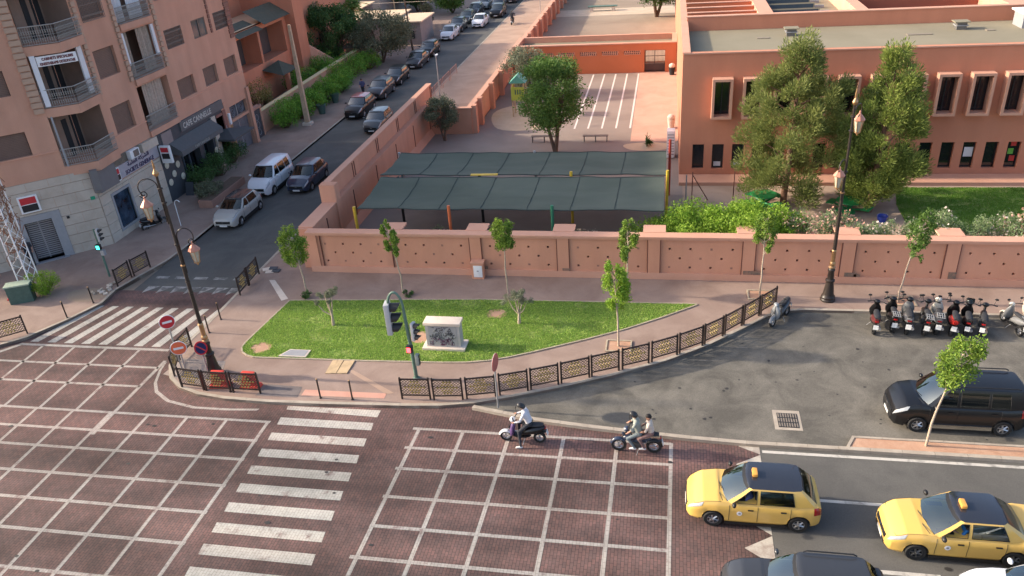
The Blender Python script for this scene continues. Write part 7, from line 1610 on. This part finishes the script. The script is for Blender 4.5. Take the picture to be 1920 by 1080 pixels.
# ------------------------------------------------------------------ scooters
def scooter(loc, heading, label, body, seatc=None, wr=.235, wb=1.26, group=None, rack=False, moped=False, accent=None, screen=False, lean=0.07, steer=0.25, shield=None):
    t = thing('motor_scooter' if not moped else 'moped', label, 'scooter' if not moped else 'moped', (*loc, ZR + .006), heading, group); t.rotation_euler = (lean, 0, heading)
    seatc = seatc or seat_m; xf, xr = wb / 2, -wb / 2; accent = accent or body
    for nm, x, w in (('front_wheel', xf, .05), ('rear_wheel', xr, .06)):
        k = MB().lathe([(wr * .66, -w * .8), (wr * .92, -w), (wr, -w * .5), (wr, w * .5), (wr * .92, w), (wr * .66, w * .8)], (x, 0, wr), 'Y', 18, caps=False).build(nm, tyre_m, t, smooth=40)
        q = MB(); q.lathe([(wr * .68, -.02), (wr * .68, .02), (wr * .56, .02), (wr * .56, -.02), (wr * .68, -.02)], (x, 0, wr), 'Y', 16, caps=False)
        for i in range(5): a = 2 * PI * i / 5; q.tube([(x, 0, wr), (x + wr * .62 * math.cos(a), 0, wr + wr * .62 * math.sin(a))], .018, 4)
        q.lathe([(.05, -.05), (.05, .05)], (x, 0, wr), 'Y', 10); q.build('rim', rim_m, k, smooth=40)
    def fender(xc, a0, a1, m_, nm):
        q = MB(); V = []; n = 12; prof = [(-.075, -.05), (-.06, .0), (0, .018), (.06, .0), (.075, -.05)]
        for i in range(n + 1):
            a = math.radians(a0 + (a1 - a0) * i / n)
            for (y, dr_) in prof: r = wr + .03 + dr_; V.append((xc + r * math.cos(a), y, wr + r * math.sin(a)))
        q.raw(V, [(i * 5 + k, i * 5 + k + 1, i * 5 + k + 6, i * 5 + k + 5) for i in range(n) for k in range(4)]); q.build(nm, m_, t, smooth=60)
    MB().tube([(xf, .05, wr), (xf - .10, .05, .55)], .022, 6).build('fork_leg', steel, t); MB().tube([(xf, -.05, wr), (xf - .10, -.05, .55)], .022, 6).build('fork_leg', steel, t)
    fender(xf, 15, 140, accent, 'front_mudguard')
    # leg shield and steering head: lofted cross sections
    def loft(rows, m_, nm):
        q = MB(); V = []; seg = 12
        for (x, z, wx, wy) in rows:
            for k in range(seg): a = 2 * PI * k / seg; V.append((x + wx * math.cos(a), wy * math.sin(a), z))
        n = len(rows); F = [(i * seg + k, i * seg + (k + 1) % seg, (i + 1) * seg + (k + 1) % seg, (i + 1) * seg + k) for i in range(n - 1) for k in range(seg)] + [tuple(range(seg))[::-1], tuple(range((n - 1) * seg, n * seg))]
        q.raw(V, F); return q.build(nm, m_, t, smooth=55)
    if not moped:
        loft([(xf - .22, .30, .07, .13), (xf - .25, .45, .09, .21), (xf - .27, .62, .10, .23), (xf - .30, .80, .09, .17), (xf - .33, .92, .06, .10)], shield or body, 'leg_shield')
        loft([(0.05, .27, .36, .15), (0.05, .33, .36, .16)], trim_m, 'floor_board')
        V = []
        q = MB(); seg = 12; rows = [(.02, .40, .10, .15), (-.12, .52, .16, .19), (-.40, .58, .17, .20), (-.66, .64, .15, .16), (-.84, .72, .09, .08)]
        for (x, z, hz, wy) in rows:
            for k in range(seg): a = 2 * PI * k / seg; V.append((x, wy * math.cos(a), z + hz * math.sin(a)))
        q.raw(V, [(i * seg + k, i * seg + (k + 1) % seg, (i + 1) * seg + (k + 1) % seg, (i + 1) * seg + k) for i in range(4) for k in range(seg)] + [tuple(range(seg))[::-1], tuple(range(4 * seg, 5 * seg))]); q.build('body_shell', body, t, smooth=55)
    else:
        q = MB(); q.tube([(xf - .14, 0, .82), (xf - .35, 0, .55), (0, 0, .38), (-.3, 0, .5), (xr + .1, 0, .62)], [.05, .06, .06, .055, .04], 8); q.build('frame', body, t, smooth=55); MB().box((-.02, 0, .33), (.34, .24, .26)).build('engine', rim_d, t, bevel=.04)
        q = MB(); q.ball((.24, 0, .62), (.26, .13, .13), 12, 8); q.build('fuel_tank', accent, t, smooth=60); fender(xr, 40, 175, trim_m, 'rear_mudguard')
    q = MB(); zs = .80; P = [(.0, .10, .0), (-.2, .13, .01), (-.42, .14, .035), (-.62, .13, .05), (-.78, .09, .05)]; V = []
    for (x, w, dz) in P:
        for k in range(10): a = 2 * PI * k / 10; V.append((x - .02, w * math.cos(a), zs - .02 + dz + .055 * math.sin(a)))
    q.raw(V, [(i * 10 + k, i * 10 + (k + 1) % 10, (i + 1) * 10 + (k + 1) % 10, (i + 1) * 10 + k) for i in range(4) for k in range(10)] + [tuple(range(10))[::-1], tuple(range(40, 50))]); q.build('seat', seatc, t, smooth=60)
    hb = MB(); c, s_ = math.cos(steer), math.sin(steer); hx, hz = xf - .36, 1.02
    R = lambda x, y: (hx + x * c - y * s_, x * s_ + y * c)
    hb.tube([(*R(-.10, -.34), hz + .03), (*R(-.02, -.18), hz + .04), (*R(.03, 0), hz), (*R(-.02, .18), hz + .04), (*R(-.10, .34), hz + .03)], .018, 6); hb.tube([(xf - .12, 0, .6), (hx, 0, hz)], .03, 6); h_ = hb.build('handlebar', trim_m, t, smooth=60)
    q = MB(); q.ball((*R(.07, 0), hz - .02), (.11, .13, .10), 12, 8); q.build('headlamp_cowl', accent, t, smooth=60); q = MB(); q.ball((*R(.15, 0), hz - .03), (.04, .085, .065), 10, 6); q.build('headlight', light_m, t, smooth=60)
    for sg in (1, -1):
        q = MB(); q.tube([(*R(-.04, sg * .26), hz + .04), (*R(.0, sg * .32), hz + .24)], .009, 4); q.ball((*R(.0, sg * .33), hz + .27), (.02, .075, .05), 8, 6); q.build('mirror', trim_m, t, smooth=60); MB().tube([(*R(-.08, sg * .28), hz + .035), (*R(-.12, sg * .38), hz + .03)], .026, 6).build('grip', trim_m, t)
    if screen: q = MB(); q.raw([(xf - .22, -.17, .95), (xf - .22, .17, .95), (xf - .36, .14, 1.28), (xf - .36, -.14, 1.28)], [(0, 1, 2, 3)]); q.build('wind_screen', glass_c, t)
    MB().box((-.86, 0, .70), (.05, .15, .06)).build('taillight', tail_m, t, bevel=.015); MB().box((-.93, 0, .48), (.02, .19, .19), ry=.25).build('number_plate', plate_m, t)
    MB().box((-.80, 0, .52), (.22, .13, .05), ry=.4).build('rear_fender', trim_m, t)
    q = MB(); q.tube([(.0, -.13, .25), (-.3, -.15, .27), (-.42, -.16, .30), (-.82, -.17, .36)], [.025, .03, .06, .055], 8); q.build('exhaust', steel if not moped else chrome, t, smooth=60)
    if rack:
        q = MB()
        for y in (-.12, -.04, .04, .12): q.tube([(-.62, y, .94), (-1.0, y, .94)], .012, 4)
        for x in (-.64, -.82, -1.0): q.tube([(x, -.14, .94), (x, .14, .94)], .012, 4)
        q.tube([(-.75, .1, .72), (-.8, .1, .94)], .012, 4); q.tube([(-.75, -.1, .72), (-.8, -.1, .94)], .012, 4); q.build('luggage_rack', steel, t)
    MB().tube([(-.1, .1, .26), (-.02, .24, .02)], .012, 4).build('stand', steel, t)
    return t
cream_p = paint('cream', (0.55, 0.52, 0.45)); redp = paint('red', (0.45, 0.025, 0.02)); maroon = paint('maroon', (0.10, 0.02, 0.02)); greys = paint('scooter_grey', (0.20, 0.20, 0.20)); purple = paint('purple', (0.10, 0.05, 0.16))
GM = 'motorbikes parked in a row at the kerb'
row = [((9.62, 31.98), 77, 'white and maroon scooter at the left end of the parked row', dict(body=maroon, accent=blackp, shield=blackp)), ((10.36, 32.05), 80, 'black scooter second in the row beside the leaning tree', dict(body=blackp, rack=True)), ((10.98, 32.0), 76, 'black scooter with wide flat seat, third in the row', dict(body=greys, accent=blackp)),
       ((11.65, 31.98), 84, 'black moped with chrome rack, fourth in the row', dict(body=blackp, rack=True, moped=True)), ((12.18, 32.15), 74, 'cream scooter with rack in the middle of the row', dict(body=greys, accent=cream_p, shield=cream_p, rack=True)), ((12.75, 32.0), 76, 'scooter with bright red tail, sixth in the row', dict(body=redp, accent=blackp, shield=blackp)), ((13.35, 31.98), 78, 'big black scooter with red tail lamp bar near the end of the row', dict(body=blackp, accent=blackp, screen=True)), ((13.95, 31.98), 74, 'black moped closing the right end of the row', dict(body=blackp, moped=True, accent=blackp))]
for (p, a, l, k) in row: scooter((p[0] - .4, p[1] + random.uniform(-.08, .12)), math.radians(a + random.uniform(-6, 6)), l, group=GM, lean=random.uniform(.04, .13), steer=random.uniform(-.1, .55), **k).scale = (random.uniform(1.03, 1.14),) * 3
scooter((14.8, 32.1), math.radians(100), 'large grey scooter with top case at the right picture edge', greys, group=GM, accent=cream_p, rack=True)
q = thing('motorbike_cover', 'pale grey cover lying over the scooter at the right picture edge', 'cover', (15.75, 32.5, ZR)); mb_ = MB(); mb_.ball((0, 0, .7), (.4, .75, .55), 14, 9); mb_.build('cloth', conc, q, smooth=60); MB().lathe([(.24, -.05), (.24, .05)], (0, -.55, .25), 'X', 14).build('wheel', tyre_m, q)
scooter((5.32, 32.1), math.radians(-124), 'silver and black scooter parked alone at the end of the curved railing', paint('scooter_dark', (0.045, 0.047, 0.05)), wr=.25, wb=1.3, shield=paint('scooter_silver', (0.20, 0.205, 0.21)), accent=paint('scooter_silver', (0.2, .2, .2)))
scooter((-31.9, 41.4), math.radians(60), 'black scooter parked under the bank window', blackp)
RS1 = scooter((-4.9, 22.72), PI, 'white and purple scooter ridden by a person in white at the grid', blackp, accent=whitep, shield=purple, lean=0, steer=0); RS2 = scooter((-.72, 22.55), PI, 'dark moped carrying two people on the grid', navyp, moped=True, wr=.28, wb=1.25, lean=0, steer=0)

# ================================================================== PEOPLE
skin_c = mat('skin', (0.36, 0.19, 0.13), .6, .05, 9); hair_c = mat('hair_dark', (0.015, 0.011, 0.01), .6, .1, 20); helm_c = mat('helmet_black', (0.03, 0.03, 0.032), .3, .1, 8)
def cloth(n, c): return mat('cloth_' + n, c, .9, .15, 12)
def person(loc, heading, label, J, mats, z=ZR, helmet=None, hair=True, vox=.016, r_t=1.0, group=None, name='person'):
    """J: joint name -> (x,y,z), x forward, y left. One continuous skinned surface; material by nearest body region"""
    t = thing(name, label, 'person', (*loc, z), heading, group)
    segs = []                                              # (a, b, ra, rb, material index) 0 skin 1 top 2 trousers 3 shoes
    V = lambda k: Vector(J[k])
    pel, chest, neck, head = V('pelvis'), V('chest'), V('neck'), V('head')
    lat = Vector((0, 1, 0)); lat = Vector(J.get('lat', (0, 1, 0))).normalized()
    for s in (-.5, 0, .5): segs.append((pel + lat * s * .14, pel.lerp(chest, .5) + lat * s * .15, .12 * r_t, .115 * r_t, 2 if s == 9 else 1)); segs.append((pel.lerp(chest, .45) + lat * s * .15, chest + lat * s * .20, .115 * r_t, .125 * r_t, 1))
    for s in (-.5, 0, .5): segs.append((pel + lat * s * .17, pel + lat * s * .17 + Vector((0, 0, -.03)), .125 * r_t, .12 * r_t, 2))
    segs.append((chest + Vector((0, 0, .08)), neck, .085, .058, 1)); segs.append((neck, head - (head - neck) * .3, .056, .056, 0))
    up = (head - neck).normalized(); fw = Vector(J.get('face', (1, 0, 0))).normalized()
    segs += [(head - up * .02, head + up * .045, .086, .088, 0), (head - up * .055 + fw * .035, head + fw * .02, .056, .07, 0), (head + fw * .095 - up * .012, head + fw * .085 + up * .02, .014, .012, 0)]
    side = up.cross(fw).normalized()
    for s in (1, -1): segs.append((head + side * s * .085 - up * .01, head + side * s * .088 + up * .02, .018, .018, 0))
    for s, k in ((1, 'l'), (-1, 'r')):
        sh = V('sh_' + k) if 'sh_' + k in J else chest + lat * s * .19 + Vector((0, 0, .06)); el, wr = V('el_' + k), V('wr_' + k)
        segs += [(chest + lat * s * .1 + Vector((0, 0, .05)), sh, .09, .068, 1), (sh, el, .06, .047, 1), (el, wr, .045, .034, 4)]
        d = (wr - el).normalized(); hd = wr + d * .06; segs.append((wr, hd, .032, .036, 0))
        pn = d.cross(lat).normalized(); pl = pn.cross(d).normalized()
        for f in range(4):
            o = hd + pl * (f - 1.5) * .019; ln = (.038, .045, .042, .033)[f]; mid = o + d * ln + pn * .004; segs += [(o, mid, .0105, .010, 0), (mid, mid + d * ln * .4 + pn * ln * .75, .010, .009, 0)]
        th = wr + d * .02 + pl * .03 * (-s); segs += [(th, th + d * .04 - pl * s * .025, .012, .010, 0)]
        if 'kn_' + k in J:
            hp = pel + lat * s * .095 + Vector((0, 0, -.03)); kn, an = V('kn_' + k), V('an_' + k)
            segs += [(hp, kn, .092, .062, 2), (kn, an, .060, .042, 2)]
            toe = V('to_' + k) if 'to_' + k in J else an + Vector((.16, 0, -.05)); segs += [(an + Vector((0, 0, -.03)), toe, .045, .036, 3), (an + Vector((-.03, 0, -.05)), toe, .042, .034, 3)]
    mb = MB()
    for a, b, ra, rb, _ in segs:
        ax = b - a; L = max(ax.length, 1e-4); ax.normalize(); P = []; R = []
        for k in range(4): P.append(a - ax * ra * math.cos(k * PI / 8) * 1.0); R.append(max(.001, ra * math.sin(k * PI / 8)))
        P.append(a); R.append(ra); P.append(b); R.append(rb)
        for k in range(3, -1, -1): P.append(b + ax * rb * math.cos(k * PI / 8)); R.append(max(.001, rb * math.sin(k * PI / 8)))
        mb.tube(P, R, 10)
    me = mb.mesh('tmp'); o = bpy.data.objects.new('tmp', me); COL.objects.link(o)
    md = o.modifiers.new('r', 'REMESH'); md.mode = 'VOXEL'; md.voxel_size = vox; md.use_smooth_shade = True
    ms = o.modifiers.new('s', 'SMOOTH'); ms.iterations = 2; ms.factor = .4
    dg = bpy.context.evaluated_depsgraph_get(); m2 = bpy.data.meshes.new_from_object(o.evaluated_get(dg)); bpy.data.objects.remove(o); bpy.data.meshes.remove(me)
    C = np.empty(len(m2.polygons) * 3); m2.polygons.foreach_get('center', C); C = C.reshape(-1, 3); best = np.full(len(C), 1e9); idx = np.zeros(len(C), int)
    for a, b, ra, rb, mi in segs:
        a, b = np.array(a), np.array(b); d = b - a; L2 = max(d @ d, 1e-9); u = np.clip(((C - a) @ d) / L2, 0, 1); dist = np.linalg.norm(C - a - u[:, None] * d, axis=1) - (ra + (rb - ra) * u); k = dist < best; best[k] = dist[k]; idx[k] = mi
    m2.polygons.foreach_set('material_index', idx.astype(np.int32)); m2.polygons.foreach_set('use_smooth', [True] * len(m2.polygons)); m2.name = 'body'
    bo = link('body', m2, [skin_c, mats[0], mats[1], mats[2], mats[3] if len(mats) > 3 else mats[0]], t)
    eye = MB()
    for s in (1, -1): eye.ball(tuple(head + fw * .082 + side * s * .032 + up * .012), .012, 8, 6)
    eye.build('eyes', hair_c, t); m_ = MB(); m_.tube([head + fw * .088 - up * .05 + side * .022, head + fw * .095 - up * .052, head + fw * .088 - up * .05 - side * .022], .006, 4); m_.build('mouth', mat('lips', (0.25, 0.08, 0.07), .5, 0), t)
    rot = up.to_track_quat('Z', 'X').to_matrix()
    def cap(r, cut, m_, nm, back=.0):
        q = MB(); q.ball((0, 0, 0), r, 18, 12); V_ = []
        for p in q.v:
            v = Vector(p); x, z_ = v.x, v.z
            V_.append(tuple(head + up * (.03 + max(z_, cut if x > -.02 else cut - .06 - back)) + fw * (x - .012) + side * v.y))
        q.v = V_; q.build(nm, m_, t, smooth=70)
    if helmet: cap((.142, .128, .135), -.02, helmet, 'helmet', .04); q = MB(); q.tube([head + side * .12 * math.cos(a) + fw * .13 * math.sin(a) + up * .03 for a in np.linspace(.3, PI - .3, 9)], .012, 5); q.build('helmet_peak', trim_m, t)
    elif hair: cap((.112, .098, .108), .0, hair_c, 'hair', .05 if hair == 'long' else 0)
    return t
dkc = cloth('dark', (0.03, 0.032, 0.04)); wtc = cloth('white', (0.62, 0.60, 0.62)); jean = cloth('faded_jean', (0.16, 0.19, 0.20)); grn = cloth('grey_green', (0.27, 0.29, 0.26)); bei_c = cloth('beige', (0.60, 0.50, 0.42)); blu = cloth('bright_blue', (0.03, 0.16, 0.42)); shw = cloth('white_shoe', (0.65, 0.65, 0.64)); lil = cloth('lilac', (0.50, 0.46, 0.58)); brn = cloth('patterned_brown', (0.20, 0.12, 0.11)); ind = cloth('indigo', (0.07, 0.08, 0.17))
# rider with left foot on the ground (heading -X; x forward)
person((-4.9, 22.72), PI, 'person in white top and dark trousers riding the scooter with one foot down', dict(pelvis=(-.28, 0, .93), chest=(-.14, 0, 1.32), neck=(-.08, 0, 1.50), head=(-.02, .0, 1.62), sh_l=(-.11, .20, 1.38), el_l=(.02, .30, 1.15), wr_l=(.22, .29, 1.08), sh_r=(-.11, -.20, 1.38), el_r=(.02, -.30, 1.15), wr_r=(.22, -.29, 1.08), kn_l=(.10, .24, .62), an_l=(.02, .42, .11), to_l=(.18, .44, .05), kn_r=(.14, -.17, .72), an_r=(.16, -.16, .36), to_r=(.32, -.16, .32)), [wtc, dkc, shw, wtc], helmet=helm_c)
person((-.72, 22.55), PI, 'rider in grey-green shirt and faded jeans steering the moped', dict(pelvis=(-.10, 0, .92), chest=(.00, 0, 1.32), neck=(.04, 0, 1.50), head=(.10, 0, 1.63), face=(1, -.1, -.05), sh_l=(.03, .20, 1.38), el_l=(.16, .30, 1.16), wr_l=(.26, .31, 1.08), sh_r=(.03, -.20, 1.38), el_r=(.16, -.30, 1.16), wr_r=(.26, -.31, 1.08), kn_l=(.30, .20, .72), an_l=(.06, .19, .33), to_l=(.22, .2, .28), kn_r=(.30, -.20, .72), an_r=(.06, -.19, .33), to_r=(.22, -.2, .28)), [grn, jean, shw, skin_c], helmet=helm_c)
person((-.72, 22.55), PI, 'passenger in beige top and patterned trousers sitting behind the moped rider', dict(pelvis=(-.52, 0, .95), chest=(-.45, 0, 1.28), neck=(-.43, 0, 1.44), head=(-.41, 0, 1.57), face=(1, .25, 0), sh_l=(-.43, .17, 1.33), el_l=(-.32, .24, 1.10), wr_l=(-.16, .17, 1.02), sh_r=(-.43, -.17, 1.33), el_r=(-.32, -.24, 1.10), wr_r=(-.16, -.17, 1.02), kn_l=(-.10, .22, .74), an_l=(-.28, .21, .36), to_l=(-.13, .22, .31), kn_r=(-.10, -.22, .74), an_r=(-.28, -.21, .36), to_r=(-.13, -.22, .31)), [bei_c, brn, shw, skin_c], hair='long', r_t=.9)
def driver(loc, label, top):
    person(loc, PI, label, dict(pelvis=(.02, .36, .66), chest=(-.06, .36, 1.02), neck=(-.05, .36, 1.18), head=(-.02, .36, 1.30), sh_l=(-.03, .55, 1.08), el_l=(.12, .64, .92), wr_l=(.32, .52, 1.0), sh_r=(-.03, .17, 1.08), el_r=(.12, .1, .9), wr_r=(.32, .22, .98), kn_l=(.42, .46, .66), an_l=(.62, .46, .40), kn_r=(.42, .26, .66), an_r=(.62, .26, .40)), [top, dkc, dkc, skin_c], vox=.02, z=ZR)
driver((2.86, 20.0), 'driver in dark clothes at the wheel of the hatchback taxi', ind); driver((8.92, 19.25), 'driver in a bright blue shirt at the wheel of the saloon taxi', blu)
def walker(loc, heading, label, mats, z=ZP, helmet=None, hair=True):
    person(loc, heading, label, dict(pelvis=(0, 0, .95), chest=(.03, 0, 1.33), neck=(.05, 0, 1.50), head=(.08, 0, 1.62), sh_l=(.03, .20, 1.40), el_l=(-.06, .25, 1.14), wr_l=(.06, .24, .92), sh_r=(.03, -.20, 1.40), el_r=(.10, -.25, 1.14), wr_r=(.26, -.22, 1.0), kn_l=(.14, .10, .52), an_l=(.02, .11, .10), kn_r=(-.04, -.10, .52), an_r=(-.24, -.10, .12)), mats, z=z, vox=.022, helmet=helmet, hair=hair)
walker((-28.54, 71.81), -PI / 2, 'pedestrian in a blue checked shirt walking between the bushes and parked cars', [ind, dkc, dkc, skin_c])
walker((-28.56, 72.97), -PI / 2 + .3, 'second pedestrian in pale clothes just beside the one in blue', [lil, dkc, dkc, skin_c]) if False else None
walker((-36.2, 35.6), -.8, 'person with white cap standing in front of the bank gate', [dkc, dkc, dkc, skin_c], helmet=wtc)
for i, (u, c) in enumerate((((-29.79, 96.85), bei_c), ((-29.96, 99.44), dkc), ((-30.92, 98.62), wtc))): walker(u, i * 1.7, 'person in %s standing outside the restaurant' % ('beige', 'dark clothes', 'white')[i], [c, dkc, dkc, skin_c])
scooter((-20.16, 106.75), PI / 2, 'dark moped ridden along the wide pavement at the top', blackp, moped=True, lean=0, steer=0).location.z = ZP
person((-20.16, 106.75), PI / 2, 'rider in dark clothes on the moped on the wide pavement', dict(pelvis=(-.10, 0, .92), chest=(.00, 0, 1.32), neck=(.04, 0, 1.50), head=(.10, 0, 1.63), sh_l=(.03, .20, 1.38), el_l=(.16, .30, 1.16), wr_l=(.26, .31, 1.08), sh_r=(.03, -.20, 1.38), el_r=(.16, -.30, 1.16), wr_r=(.26, -.31, 1.08), kn_l=(.30, .20, .72), an_l=(.06, .19, .33), kn_r=(.30, -.20, .72), an_r=(.06, -.19, .33)), [dkc, dkc, dkc, dkc], z=ZP, vox=.024, helmet=helm_c)
